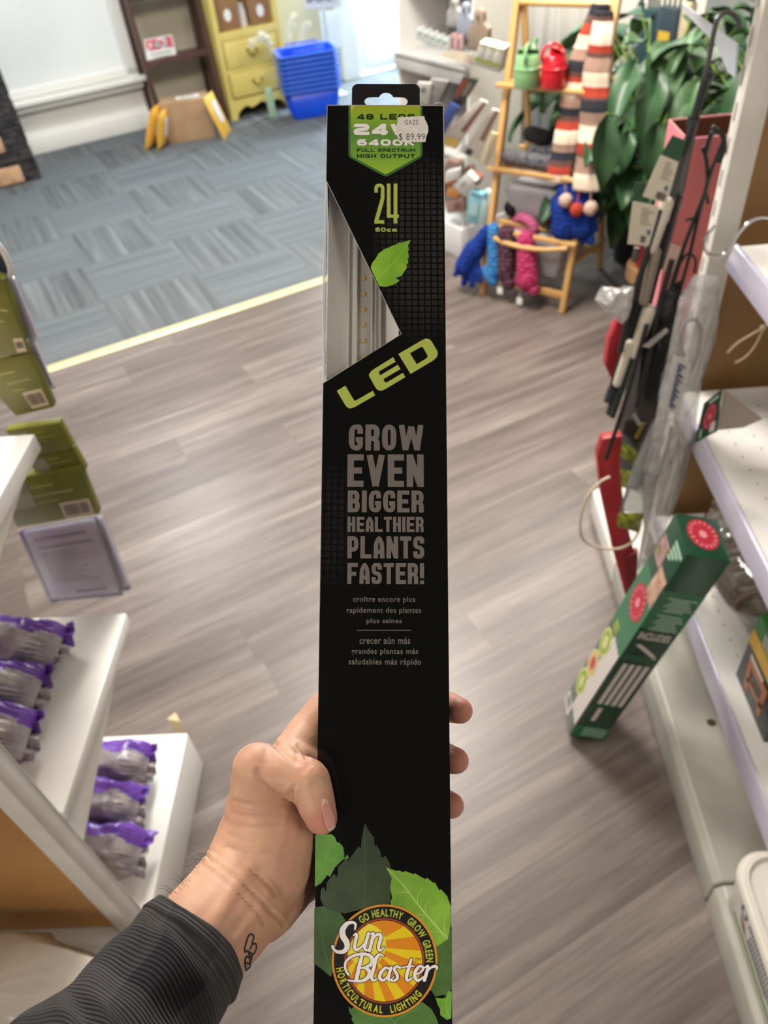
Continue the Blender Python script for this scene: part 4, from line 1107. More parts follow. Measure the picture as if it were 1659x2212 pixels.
blob('knit_hat', 'black fluffy hat heaped on top of the charcoal one', 'hat', [(sh(.31, .24, .64), sh(.24, .22, .635), .032, .035), (sh(.22, .28, .645), sh(.18, .26, .63), .025, .025)], .006, M('fluffy_black', '151518', 1, bump=(120, 1, .01)), 'knitted hats on the rack')
blob('knit_hat', 'sky blue knit peeking out beside the charcoal hat', 'hat', [(sh(.17, .21, .625), sh(.14, .19, .62), .022, .022)], .005, knit('knit_sky', '3f7fae', '5f98c0'), 'knitted hats on the rack')
blob('knit_hat', 'striped red and brown knit behind the hanging gloves', 'hat', [(sh(.05, .2, .44), sh(.0, .18, .40), .03, .03)], .005, knit('knit_rust', '53302c', '9a3a30'), 'knitted hats on the rack')

# ------------------------------------------------------------------ pale curtain, plants and stakes behind
mb = MB(); G = []
for i in range(120):
    v_ = 3.0 + 1.85 * i / 119; a = .022 * math.sin(i * 1.9) + .012 * math.sin(i * .77)
    G.append([uv(3.27 + a, v_, .03), uv(3.27 + a * .9, v_, .9), uv(3.28 + a * .7, v_, 1.9)])
mb.grid(G); single('curtain', 'pale cream pleated curtain behind the bamboo ladder', 'curtain', mb, M('curtain_cream', 'ece8de', .8), solid=.003, smooth=60)

leafm = [M('leaf_deep', '2a4d2c', .5, var=(9, '1f3f23', '39603a'), coat=.08), M('leaf_mid', '3f6338', .5, var=(9, '30532e', '567a4c'), coat=.08), M('leaf_stem', '7d9c3c', .45)]
def leaf(mb, base, d, up, L, wd_, droop, mi, fold=.25):
    d = nrm(d); s_ = nrm(np.cross(d, up)); n_ = np.cross(s_, d); G = []
    N = 11; p = np.array(base, float); dd = d.copy()
    for i in range(N + 1):
        x = i / N; w = wd_ * (math.sin(math.pi * x ** .72) ** .85) * (1 if x < .98 else .0)
        dd = nrm(dd + np.array([0, 0, -droop / N]) ); s2 = nrm(np.cross(dd, n_)); nn = np.cross(s2, dd)
        row = []
        for j in range(7):
            q = -1 + j / 3
            row.append(p + s2 * (w / 2 * q) + nn * (abs(q) * w * fold + .012 * math.sin(7 * x + q * 2) * abs(q)))
        G.append(row); p = p + dd * L / N
    mb.grid(G, mi)
def plant(root_c, z0, n, seed, lab, potmat, pr, ph, hmin, hmax, spread, Lr, front=None, sp=1.0):
    rr = random.Random(seed); c = np.array([root_c[0], root_c[1], 0.0])
    t = thing('potted_plant', lab, 'plant', c + ZZ * (z0 - ph), 'leafy plants by the right wall')
    mb = MB(); b = c + ZZ * (z0 - ph); mb.lathe([(pr * .78, 0), (pr * .8, .005), (pr, ph - .03), (pr * 1.05, ph - .03), (pr * 1.05, ph), (pr * .93, ph), (pr * .9, ph - .03), (.001, ph - .035)], b, n=28)
    part(t, 'pot', mb, potmat)
    lv = MB(); st = MB()
    items = []
    for k in range(n):
        a = rr.uniform(0, 2 * math.pi); rad = spread * rr.uniform(.15, 1) ** .7; h = rr.uniform(hmin, hmax) 
        items.append((c + np.array([rad * math.cos(a), rad * math.sin(a), h]), np.array([math.cos(a), math.sin(a), rr.uniform(-.5, .5)]), rr.uniform(*Lr), rr.choice([0, 0, 1]), rr.uniform(.5, 1.6)))
    for f_ in (front or []): items.append(f_)
    for p, d, L, mi, dr in items:
        b0 = c + np.array([rr.uniform(-.4, .4) * pr, rr.uniform(-.4, .4) * pr, z0 - .03])
        mid = (b0 + p) / 2 + np.array([(p - b0)[0] * .05, (p - b0)[1] * .05, .10])
        st.tube(crom([b0, mid, p], 5), .0035, 5)
        leaf(lv, p, d, ZZ, L, L * rr.uniform(.36, .46), dr, mi)
    part(t, 'stems', st, leafm[2], smooth=60)
    part(t, 'foliage', lv, leafm[:2], smooth=60)
    return t
black_pot = M('pot_black', '17171a', .5)
fr = []
def fl(a, b, Y0, Y1, mi, dr=.2):
    A = ay(*a, Y0); B = ay(*b, Y1); fr.append((A, B - A, np.linalg.norm(B - A) * 1.05, mi, dr))
fl((1375, 130), (1318, 260), 3.0, 2.85, 0, .3); fl((1310, 245), (1300, 412), 2.75, 2.7, 0, .2); fl((1425, 150), (1385, 320), 2.95, 2.85, 0, .3)
fl((1400, 110), (1450, 240), 3.05, 2.9, 1, .3); fl((1510, 170), (1440, 330), 2.9, 2.8, 1, .3); fl((1520, 60), (1440, 150), 3.0, 2.95, 1, .4)
fl((1350, 100), (1400, 70), 3.1, 3.2, 1, .3); fl((1480, 110), (1545, 200), 3.0, 2.9, 1, .5); fl((1420, 260), (1405, 400), 2.85, 2.8, 0, .2); fl((1360, 280), (1345, 370), 2.85, 2.8, 0, .1)
plant((1.08, 3.50), .42, 105, 4, 'large leafy green plant in a black pot right of the bamboo ladder', black_pot, .13, .42, .36, 1.02, .38, (.20, .36), fr)
plant((1.40, 3.02), .40, 80, 8, 'leafy green plant in a black pot behind the pink cardboard box', M('pot_black2', '222226', .5), .13, .40, .34, 1.0, .36, (.18, .34))
t = plant((1.02, 3.05), .36, 10, 12, 'smaller leafy plant in a red rimmed pot behind the ladder post', M('pot_red', '9c2a2a', .4), .09, .18, .42, .66, .16, (.14, .20))
mb = MB(); mb.lathe([(.10, 0), (.10, .02), (.02, .03), (.02, .10), (.10, .12), (.10, .178)], (1.02, 3.05, .0), n=20)
single('plant_stool', 'small tan stool under the red rimmed pot', 'stool', mb, M('stool_tan', 'a98256', .6))
def stake_pack(px0, px1, top, z0, lab, mat, u_, extra=None):
    A = wu(px0, top, u_); B = wu(px1, top + 3, u_); w_ = abs((A - B) @ VV); c = (A + B) / 2
    t = thing('stake_pack', lab, 'pack', np.array([c[0], c[1], 0]), 'packs of plant stakes against the right wall')
    mb = MB()
    for k in range(4):
        x = -.4 + .8 * k / 3; q = np.array([c[0], c[1], 0]) + VV * w_ * x
        mb.tube([q + ZZ * .005, q + ZZ * (c[2] + .05 + .03 * ((k * 7) % 3))], .006, 7)
    part(t, 'stakes', mb, M('stake_green', '2f4a3c', .5))
    mb = MB(); mb.box(np.array([c[0], c[1], c[2] - .14]), (.05, w_, .30), RUV); s_ = part(t, 'sleeve', mb, mat, bevel=.008)
    if extra:
        mb = MB(); mb.box(np.array([c[0], c[1], c[2] - .13]) - UU * .026, (.002, w_ * .6, .09), RUV); mb.box(np.array([c[0], c[1], c[2] - .145]) - UU * .0275, (.002, w_ * .3, .05), RUV, m=1); part(s_, 'picture', mb, extra)
stake_pack(1398, 1425, 22, .6, 'slim teal pack of plant stakes at the left of the row', M('pack_teal', '27464c', .45), 3.10)
stake_pack(1430, 1472, 18, .6, 'wide slate pack of plant stakes with a yellow picture', M('pack_slate', '33434d', .45), 3.05, [M('pic_yellow', 'd6b13c', .5), M('pic_red', 'b5412f', .5)])
stake_pack(1376, 1390, 30, .6, 'narrow grey pack of plant stakes leftmost above the leaves', M('pack_greyblue', '56646a', .45), 3.12)
stake_pack(1482, 1500, 8, .6, 'cream pack of plant stakes at the right of the row', M('pack_cream', 'c9b79a', .5), 3.02)

# ------------------------------------------------------------------ goods hanging on the right post
def hpl(off=0.0):      # leaning plane in front of the post, brought nearer by off
    return (np.array([0, 1.435 - off, .9]), nrm([0, .992, -.124]))
def hq(px, py, off=0.0): return at_plane(px, py, *hpl(off))
blk = M('black_wire', '1d1c1d', .3, spec=.6); gry = M('grey_wire', '5b5958', .3, metal=.6)
def rod(lab, pts, off, r, mat, extra=None, name='garden_hook'):
    P = crom([hq(x, y, off) for x, y in pts], 5)
    t = thing(name, lab, 'hook', P[-1], 'wire plant hooks hanging on the right post')
    mb = MB(); mb.tube(P, r, 8); part(t, 'rod', mb, mat)
    for nm, q, rr_, mt in (extra or []):
        mb = MB(); mb.tube(crom([hq(x, y, off) for x, y in q], 5), rr_, 8); part(t, nm, mb, mt)
    return t
rod('tall grey hook with big round crook at the top of the right post', [(1598, 62), (1593, 40), (1572, 26), (1552, 38), (1541, 75), (1532, 125), (1522, 165), (1496, 300), (1466, 440), (1428, 580)], .03, .0042, gry,
    [('collar', [(1535, 155), (1526, 178)], .0085, blk)])
rod('thick black tube hook hanging under the grey crook', [(1524, 172), (1478, 330), (1425, 505), (1368, 700), (1316, 895)], .06, .0075, blk,
    [('joint', [(1500, 250), (1494, 272)], .0105, blk), ('joint', [(1420, 520), (1412, 550)], .0105, blk)])
rod('black branched hook with side spurs beside the pink box', [(1518, 318), (1526, 345), (1528, 395), (1514, 440), (1490, 500), (1455, 600), (1428, 700)], .045, .0042, blk,
    [('spur', [(1523, 405), (1530, 440)], .003, blk), ('spur', [(1508, 468), (1481, 476)], .003, blk), ('prong', [(1540, 272), (1556, 285), (1560, 300)], .003, gry)])
rod('black hook with curled tip close to the white post', [(1553, 352), (1563, 325), (1564, 298), (1550, 283), (1536, 292), (1525, 330)], .05, .0045, blk,
    [('stem', [(1562, 305), (1540, 360), (1516, 440), (1487, 560), (1465, 640)], .0035, blk), ('ring', [(1468, 570), (1485, 548), (1502, 560), (1500, 590)], .0028, blk)])
rod('long black rod crossing in front of the cream tags', [(1500, 262), (1462, 385), (1405, 560), (1350, 745), (1312, 868)], .085, .0062, blk, [('cap', [(1322, 838), (1312, 868)], .0085, M('black_rubber', '2c3238', .5))])
rod('slender black rod left of the white tube', [(1426, 452), (1396, 555), (1366, 650), (1340, 760)], .10, .0065, blk, [('clip', [(1376, 535), (1370, 565)], .006, gry)])
rod('short black rod ending above the red pack', [(1398, 700), (1362, 830), (1330, 930), (1308, 992)], .11, .0050, blk)
rod('dark rod with green wrapping low in the hanging bunch', [(1440, 480), (1400, 640), (1362, 780), (1322, 900)], .07, .0075, M('dark_green_rod', '23332a', .4))
rod('thin black spurred rod behind the clear bag', [(1470, 560), (1440, 660), (1420, 720)], .05, .004, blk, [('spur', [(1440, 655), (1470, 640), (1502, 600)], .004, blk)])
wht = M('white_tube', 'cfc7b6', .3, coat=.4)
for lab, pts, r in (('glossy white tube in front of the black rods', [(1440, 440), (1424, 490), (1407, 536)], .0125), ('taupe tube below the white one in the hanging bunch', [(1416, 545), (1402, 600), (1392, 650)], .011), ('cream rounded tube end beside the black sack', [(1402, 672), (1382, 715), (1370, 762)], .0135), ('off white tube sticking out left of the hanging bunch', [(1362, 742), (1345, 790), (1333, 828)], .0095)):
    P = [hq(x, y, .095) for x, y in pts]; mb = MB(); capsule(mb, P[0], P[-1], r, r * .93)
    single('tube', lab, 'tube', mb, wht if 'taupe' not in lab else M('taupe_tube', '8c8173', .4), 'tubes in the hanging bunch')
rod('extra black rod between the white tube and the pouch', [(1470, 420), (1432, 540), (1400, 660), (1372, 770)], .075, .0065, blk)
rod('black rod right of the cream tube end', [(1452, 560), (1420, 680), (1398, 790), (1376, 880)], .10, .006, blk)
rod('thin grey rod along the right side of the bunch', [(1512, 210), (1480, 340), (1452, 470)], .045, .003, gry)
tagc = M('tag_cream', 'd2c8b4', .5); tagg = M('tag_green', '1f4a30', .45); tagi = M('tag_ink', '8a8274', .6)
for lab, top, bot, off, bc in (('cream hang tag with green top, tilted, higher on the right post', [(1453, 292), (1482, 304), (1466, 350), (1428, 334)], [(1428, 334), (1466, 350), (1440, 440), (1388, 424)], .11, (.48, .78, .88, .96)),
                               ('cream hang tag with green top, hanging lower and straight', [(1371, 394), (1403, 394), (1402, 440), (1367, 434)], [(1367, 434), (1424, 446), (1406, 532), (1356, 527)], .105, (.5, .76, .72, .93))):
    t = thing('hang_tag', lab, 'tag', hq(*bot[3], off), 'cream hang tags on the right post')
    mb = MB(); card(mb, top, hpl(off), .001); part(t, 'header', mb, tagg, label='dark green header')
    mb = MB(); card(mb, bot, hpl(off), .001); part(t, 'card', mb, tagc)
    P = pxq(bot, hpl(off)); mb = MB()
    for k in range(7): bars_on(mb, P, [(.38, .10 + k * .06, .62 + .28 * random.random(), .125 + k * .06)])
    part(t, 'printed_text', mb, tagi, smooth=0)
    mb = MB(); barcode_on(mb, P, bc, 0); bars_on(mb, P, [(.72, .60, .86, .72)], 1, .0012); part(t, 'barcode', mb, [M('barcode_black', '3d3833', .6), M('logo_blue', '4b6c86', .5)], smooth=0)
redp = M('red_plastic', 'a8242c', .4, var=(8, '98202a', 'b52e36'))
def slab(lab, pxs, off, th, mat, name, cat, group=None, bev=.004):
    mb = MB(); card(mb, pxs, hpl(off), th); return single(name, lab, cat, mb, mat, group, bevel=bev)
slab('red pack behind the black rods under the crinkled bag', [(1336, 686), (1352, 698), (1345, 770), (1328, 834), (1307, 790), (1316, 735)], .03, .03, redp, 'red_pack', 'pack', 'red packs hanging on the post')
slab('large red pack hanging lowest beside the white deck', [(1302, 948), (1346, 942), (1340, 1010), (1350, 1110), (1372, 1200), (1368, 1300), (1352, 1290), (1325, 1190), (1298, 1065), (1290, 985)], .02, .03, redp, 'red_pack', 'pack', 'red packs hanging on the post')
slab('narrow dark red strip at the foot of the large red pack', [(1352, 1205), (1380, 1190), (1374, 1300), (1358, 1318)], .03, .02, M('dark_red', '741420', .4), 'red_strip', 'strip')
# pouches and printed packs
def pillow(name, lab, cat, outline, off, th, mat, group=None, seed=0, wr=.3, parts=None, label_mat=None):
    P = pxq(outline, hpl(off)); n = nrm(hpl()[1]); n = -n if n @ ray(1400, 800) > 0 else n
    c = sum(P) / len(P); K = 7; G1 = []; G2 = []
    Q = []
    m_ = len(P)
    for i in range(m_):
        a, b = P[i], P[(i + 1) % m_]
        for q in range(4): Q.append(a + (b - a) * q / 4)
    for r_ in range(K + 1):
        f = 1 - r_ / K; h = th / 2 * (1 - f ** 2.5); ra = []; rb = []
        for i, p in enumerate(Q):
            x = c + (p - c) * f; w_ = noise.noise(Vector(x * 28) + Vector((seed, 0, 0))) * wr * th * (1 - f * f) + noise.noise(Vector(x * 70) + Vector((seed, 3, 0))) * wr * .4 * th
            ra.append(x + n * (h + w_)); rb.append(x - n * (h * .6))
        G1.append(ra + [ra[0]]); G2.append(rb + [rb[0]])
    mb = MB(); mb.grid(G1); mb.grid(G2)
    if parts is None: return single(name, lab, cat, mb, mat, group, smooth=60)
    t = thing(name, lab, cat, c, group); part(t, 'bag', mb, mat, smooth=60); return t
pillow('black_pouch', 'shiny black pouch hanging beside the clear bag', 'pouch', [(1425, 640), (1470, 603), (1460, 690), (1448, 790), (1418, 872), (1376, 852), (1386, 765), (1405, 690)], .07, .04, M('black_poly', '111013', .3, bump=(40, .7, .01)), seed=2, parts=None)
mb = MB(); card(mb, [(1388, 748), (1440, 708), (1444, 716), (1402, 752)], hpl(.12), .002); single('foil_clip', 'small silver clip on the black pouch', 'clip', mb, M('foil', 'b5b0aa', .25, metal=.8))
yg = M('camo_lime', '6f7a26', .4, var=(60, '2d3316', 'a9b23a')); ybl = M('pack_black', '1f1e1c', .4); ytx = M('pack_yellow_text', 'c9b52f', .5)
t = pillow('printed_pack', 'black pack with yellow lettering between black pouch and clear bag', 'pack', [(1352, 908), (1392, 905), (1397, 922), (1376, 968), (1345, 934)], .08, .02, ybl, 'printed packs on the post', 3, .1, parts=1)
P = pxq([(1376, 950), (1396, 912), (1389, 908), (1368, 944)], hpl(.097)); mb = MB(); o_, ex_, ey_, ez_ = quad_frame([P[3], P[2], P[1], P[0]])
for k in range(6): bars_on(mb, [P[3], P[2], P[1], P[0]], [(.04 + k * .16, .1, .15 + k * .16, .35), (.04 + k * .16, .1, .09 + k * .16, .9), (.07 + k * .16, .65, .15 + k * .16, .9)], 0, .001)
part(t, 'lettering', mb, ytx, smooth=0)
mb = MB(); card(mb, [(1366, 898), (1372, 893), (1388, 918), (1378, 920)], hpl(.10), .002); part(t, 'hang_hole_tab', mb, M('tab_grey', 'a8a49d', .4))
for k, (q, lab) in enumerate((([(1347, 952), (1380, 980), (1370, 1008), (1338, 984)], 'lime patterned pack right below the black lettered pack'), ([(1340, 1012), (1384, 1025), (1378, 1062), (1342, 1052)], 'lime and black pack in the middle of the hanging column'), ([(1335, 1108), (1392, 1108), (1382, 1152), (1332, 1136)], 'lime and black pack lowest in the hanging column'))):
    pillow('printed_pack', lab, 'pack', q, .07 + .004 * k, .025, yg, 'printed packs on the post', 5 + k, .1)
clr = film('hang_bag_film', 'e9e8e6', .42, .14, .35, bump=(26, .8, .02))
t = pillow('clear_bag', 'long clear plastic bag with white label hanging on the right post', 'bag', [(1468, 640), (1502, 592), (1552, 596), (1556, 650), (1546, 740), (1520, 805), (1500, 940), (1478, 1040), (1448, 1120), (1412, 1200), (1375, 1235), (1390, 1140), (1388, 1060), (1408, 940), (1440, 780)], .125, .045, clr, None, 1, .4, parts=1)
P = pxq([(1455, 764), (1494, 786), (1464, 898), (1432, 876)], hpl(.158)); mb = MB(); mb.prism(P, -nrm(hpl()[1]) * .001); lb_ = part(t, 'label', mb, M('label_white', 'd9d7d3', .5), label='white label with blue scribble')
rr = random.Random(9); mb = MB()
for k in range(9):
    a = .10 + k * .095; mb.tube(crom([on_quad(P, .35, a, .002), on_quad(P, .75 - .2 * (k % 3 == 1), a + .02, .002), on_quad(P, .30, a + .05, .002), on_quad(P, .6, a + .09, .002)], 4), .0011, 5)
part(lb_, 'handwriting', mb, M('blue_ink', '4d5880', .5))
tubem = M('inner_plastic', 'a7aaab', .2, coat=.5, alpha=.75)
for pts in ([(1478, 770), (1468, 735), (1478, 700), (1500, 690), (1512, 712), (1508, 760), (1492, 800)], [(1412, 960), (1396, 1010), (1400, 1025), (1420, 1020), (1440, 965), (1450, 920)]):
    mb = MB(); mb.tube(crom([hq(x, y, .15) for x, y in pts], 6), .0035, 7); part(t, 'plastic_loop', mb, tubem)
t2 = pillow('clear_bag', 'shorter grey clear bag half hidden behind the long clear bag', 'bag', [(1412, 905), (1428, 900), (1405, 1030), (1400, 1110), (1338, 1105), (1362, 1020)], .10, .03, film('grey_film', 'b4b8ba', .5, .15, .3, bump=(26, .6, .02)), None, 4, .2)
pillow('clear_bag', 'crumpled clear film corner sticking out left of the black rods', 'bag', [(1284, 648), (1298, 616), (1330, 622), (1368, 618), (1372, 650), (1348, 702), (1318, 684)], .10, .04, film('crinkle_film', 'f6f5f3', .62, .1, .5, bump=(60, 1.0, .02)), None, 6, .6)
mb = MB(); mb.tube(crom([hq(x, y, .09) for x, y in [(1318, 1030), (1296, 1042), (1268, 1075), (1254, 1120), (1257, 1160), (1283, 1180), (1330, 1186), (1362, 1174), (1378, 1152)]], 6), .0032, 8)
single('cord_loop', 'cream cord loop hanging around the large red pack', 'cord', mb, M('cord_cream', 'd5c2ab', .6), smooth=60)
# pink box beyond the post
t = thing('open_box', 'open pink cardboard box behind the white post', 'box', (.69, 1.82, .60))
mb_ = MB(); mb_.box((.69, 1.822, .2995), (.15, .14, .599)); single('dark_crate', 'dark crate under the pink box behind the hanging goods', 'crate', mb_, M('crate_dark', '1d1c1b', .6), bevel=.004)
pk = [M('pink_board', 'd8828a', .5, var=(3, 'cd7880', 'e08e95')), M('pink_pale', 'cf9aa8', .5), M('box_inside', '6b4231', .7)]
x0, x1, y0_, y1_, zt = .618, .76, 1.752, 1.888, 1.112; zb0 = .60
mb = MB(); hz_, zc_ = zt - zb0, (zt + zb0) / 2; xc_, yc_ = (x0 + x1) / 2, (y0_ + y1_) / 2
for c_, d_ in (((x0, yc_, zc_), (.004, y1_ - y0_, hz_)), ((x1, yc_, zc_), (.004, y1_ - y0_, hz_)), ((xc_, y0_, zc_), (x1 - x0, .004, hz_)), ((xc_, y1_, zc_), (x1 - x0, .004, hz_)), ((xc_, yc_, zb0 + .004), (x1 - x0, y1_ - y0_, .006))): mb.box(c_, d_)
part(t, 'carton', mb, pk[0])
mb = MB(); mb.box((x0 + .003, (y0_ + y1_) / 2, .86), (.002, y1_ - y0_ - .008, .50)); mb.box((x1 - .003, (y0_ + y1_) / 2, .86), (.002, y1_ - y0_ - .008, .50)); mb.box(((x0 + x1) / 2, y1_ - .003, .86), (x1 - x0 - .008, .002, .50)); mb.box(((x0 + x1) / 2, y0_ + .003, .86), (x1 - x0 - .008, .002, .50))
part(t, 'lining', mb, pk[2], label='brown inside')
P = pxq([(1440, 520), (1475, 535), (1452, 590), (1420, 580)], ((0, y0_ - .003, 0), (0, 1, 0))); mb = MB(); mb.prism(P, (0, -.001, 0)); part(t, 'label', mb, M('label_pinkwhite', 'd8c6c2', .5), label='pale label')
mb = MB()
P = crom([ay(x, y, 1.30) for x, y in [(1546, 487), (1528, 508), (1521, 528), (1530, 548), (1552, 554), (1572, 540), (1598, 500), (1622, 477), (1645, 469), (1668, 472)]], 6)
mb.tube(P, .0030, 8); single('wire_hook', 'chrome S shaped wire hook beside the top right shelf', 'hook', mb, M('chrome', 'd8d8d8', .12, metal=1.0))
mb = MB(); mb.tube(crom([ay(x, y, 1.22) for x, y in [(1672, 690), (1648, 708), (1618, 726), (1592, 742), (1572, 762)]], 5), .0022, 6); mb.tube(crom([ay(x, y, 1.22) for x, y in [(1650, 706), (1634, 742), (1612, 770), (1588, 784)]], 5), .0022, 6)
mb.ell(ay(1648, 708, 1.22), .006)
single('twine', 'knotted cream twine hanging below the top right shelf', 'twine', mb, M('twine_cream', 'b9a488', .6))

# ------------------------------------------------------------------ goods on the right shelves
grn = M('box_green', '123f2b', .32, var=(4, '0f3825', '174a33'), coat=.35); grn2 = M('box_green_light', '1d6a43', .32, coat=.35); redseal = M('seal_red', 'b02a3c', .45); paleg = M('print_pale_green', '9fc0a8', .5); palew = M('print_offwhite', 'd9d0cc', .45)
P0, P1, P2, P3 = pxq([(1520, 872), (1560, 840), (1549, 932), (1500, 958)], ((0, 1.17, 0), (.25, 1, -.1)))
t = thing('shelf_talker', 'green card with red seal standing at the middle shelf corner', 'card', P3)
Q = [P0, P1, P2, P3]; mb = MB(); mb.prism(Q, (0.001, .0015, 0)); part(t, 'card', mb, grn)
def seal_on(mb, Qd, ca, cb, ra, rb, lift, m0=0, m1=1):
    n_ = 28; ring = [on_quad(Qd, ca + ra * math.cos(2 * math.pi * k / n_), cb + rb * math.sin(2 * math.pi * k / n_), lift) for k in range(n_)]; mb.add(ring, [tuple(range(n_))], m0)
    for k in range(16):
        a = 2 * math.pi * k / 16
        q = [on_quad(Qd, ca + ra * f * math.cos(a + d), cb + rb * f * math.sin(a + d), lift * 1.5) for f, d in ((.70, -.08), (.88, -.06), (.88, .06), (.70, .08))]; mb.add(q, [(0, 1, 2, 3)], m1)
    ring = [on_quad(Qd, ca + ra * .22 * (1 + .35 * (k % 2)) * math.cos(2 * math.pi * k / 12), cb + rb * .22 * (1 + .35 * (k % 2)) * math.sin(2 * math.pi * k / 12), lift * 1.6) for k in range(12)]; mb.add(ring, [tuple(range(12))], m1)
mb = MB(); seal_on(mb, Q, .52, .48, .30, .30, .001); part(t, 'seal', mb, [redseal, M('seal_pink', 'd98a92', .5)], smooth=0)
mb = MB(); bars_on(mb, Q, [(.62, .68, .86, .92)], 0, .001); bars_on(mb, Q, [(.15, .70, .25, .92), (.35, .06, .85, .14)], 1, .001); part(t, 'print', mb, [palew, paleg], smooth=0)
mb = MB(); R1 = [ay(x, y, 1.20) for x, y in [(1564, 842), (1648, 905), (1606, 924), (1548, 930)]]; mb.prism(R1, (0, .002, .0)); s_ = single('folded_card', 'folded beige card behind the green card on the middle shelf', 'card', mb, M('beige_card', 'b3a79b', .6))
# leaning carton (fitted corners)
LA = {'d': (.306, .949, .019), 'c': (.387, .942, .0), 'a': (.316, 1.056, .02), 'b': (.396, 1.049, .001), 'D': (.460, .927, .673), 'C': (.540, .920, .654), 'A': (.469, 1.034, .675), 'B': (.550, 1.027, .656)}
LA = {k: np.array(v) for k, v in LA.items()}
t = thing('grow_light_carton', 'dark green carton with red seals leaning against the right shelves', 'carton', LA['c'])
mb = MB(); mb.hexa([LA[k] for k in 'dcba'] + [LA[k] for k in 'DCBA']); part(t, 'carton', mb, grn, bevel=.0012)
FL = [LA['A'], LA['D'], LA['d'], LA['a']]     # face with pictures (left in the photograph)
FR = [LA['D'], LA['C'], LA['c'], LA['d']]     # face reading INCLUDES
FT = [LA['A'], LA['B'], LA['C'], LA['D']]     # top
for F_, bx_l in ((FR, (.0, .155, 1, .33)), (FL, (.0, .20, 1, .50)), (FR, (.0, .915, 1, .99))):
    mb = MB(); bars_on(mb, F_, [bx_l], 0, .0003); part(t, 'light_green_band', mb, grn2, smooth=0)
mb = MB(); seal_on(mb, FT, .52, .45, .36, .36, .0008); part(t, 'seal', mb, [redseal, M('seal_pink', 'd98a92', .5)], smooth=0)
mb = MB(); seal_on(mb, FL, .52, .31, .36, .065, .0008); part(t, 'seal', mb, [redseal, M('seal_pink', 'd98a92', .5)], smooth=0)
mb = MB(); bars_on(mb, FL, [(.06, .07, .50, .155)], 0, .0006); bars_on(mb, FL, [(.52, .13, .96, .25)], 1, .0006)
part(t, 'picture', mb, [M('pic_olive', '8a7d4c', .5, var=(60, '6f6a3a', 'b98f9a')), M('pic_skin', 'b58f7c', .5, var=(40, '9a735f', 'cfae9b'))], smooth=0)
mb = MB()
for k in range(4): bars_on(mb, FL, [(.46 + k * .13, .50 + .0 * k, .56 + k * .13, .93)], 0, .0008)
bars_on(mb, FL, [(.40, .50, .98, .935)], 1, .0005)
part(t, 'tube_picture', mb, [palew, M('print_taupe', '8f8683', .5)], smooth=0)
mb = MB()
for k, cb_ in enumerate((.575, .70, .815)):
    for f, m_, lf in ((1, 2, .0010), (.82, (0, 1, 0)[k], .0013), (.45, 3 if k == 1 else 2, .0016)):
        n_ = 22; mb.add([on_quad(FL, .28 + .27 * f * math.cos(2 * math.pi * q / n_), cb_ + .062 * f * math.sin(2 * math.pi * q / n_), lf) for q in range(n_)], [tuple(range(n_))], m_)
part(t, 'fruit_pictures', mb, [M('fruit_lime', '8ea23c', .5), M('fruit_peach', 'c9a878', .5), M('fruit_pale', 'c4c98a', .5), M('fruit_red', 'b5484a', .5)], smooth=0)
mb = MB(); bars_on(mb, FL, [(.05, .935, .50, .995)], 0, .0010)
barcode_on(mb, FL, (.1, .94, .45, .985), 1, 9, .0013); part(t, 'barcode', mb, [M('paper_white', 'e9e9e6', .5), bcd], smooth=0)
mb = MB(); o_, ex_, ey_, ez_ = quad_frame(FR); text_into(mb, 'INCLUDES:', (o_, ex_, ey_, nrm(np.cross(ex_, ey_))), (.10, 1 - .385, .90, 1 - .350), bold=.03, lift=.0008)
part(t, 'lettering', mb, palew, smooth=0)
mb = MB()
for k in range(13): bars_on(mb, FR, [(.22 + .06 * ((k * 5) % 3), .18 + k * .0112 + (.012 if k > 5 else 0), .92 - .05 * ((k * 7) % 4), .187 + k * .0112 + (.012 if k > 5 else 0))], 0, .0008)
part(t, 'printed_text', mb, [paleg], smooth=0); mb = MB()
for k in range(5): bars_on(mb, FR, [(.28, .925 + k * .012, .95, .931 + k * .012)], 0, .0008)
part(t, 'printed_text', mb, [paleg], smooth=0); mb = MB()
for k in range(4): bars_on(mb, FL, [(.52 + .0 * k, .025 + k * .018, .96 - .1 * k, .037 + k * .018)], 0, .0008)
part(t, 'printed_text', mb, [paleg], smooth=0); mb = MB()
bars_on(mb, FL, [(.20, .46, .46, .475), (.18, .485, .44, .498)], 1, .0008)
part(t, 'printed_text', mb, [paleg, M('print_yellowgreen', 'a5ad3a', .5)], smooth=0)
mb = MB()
for k in range(4): bars_on(mb, FR, [(.18 + k * .19, .52, .30 + k * .19, .765)], 0, .0008)
bars_on(mb, FR, [(.30, .79, .42, .875)], 0, .0008); mb.add([on_quad(FR, a, b, .0008) for a, b in ((.16, .415), (.30, .41), (.78, .455), (.90, .475), (.84, .48), (.70, .465))], [(0, 1, 2, 3, 4, 5)], 0)
bars_on(mb, FR, [(.08, .47, .95, .50), (.10, .775, .5, .785)], 1, .0008)
part(t, 'parts_picture', mb, [palew, M('print_darkgreen', '2f5a44', .5)], smooth=0)
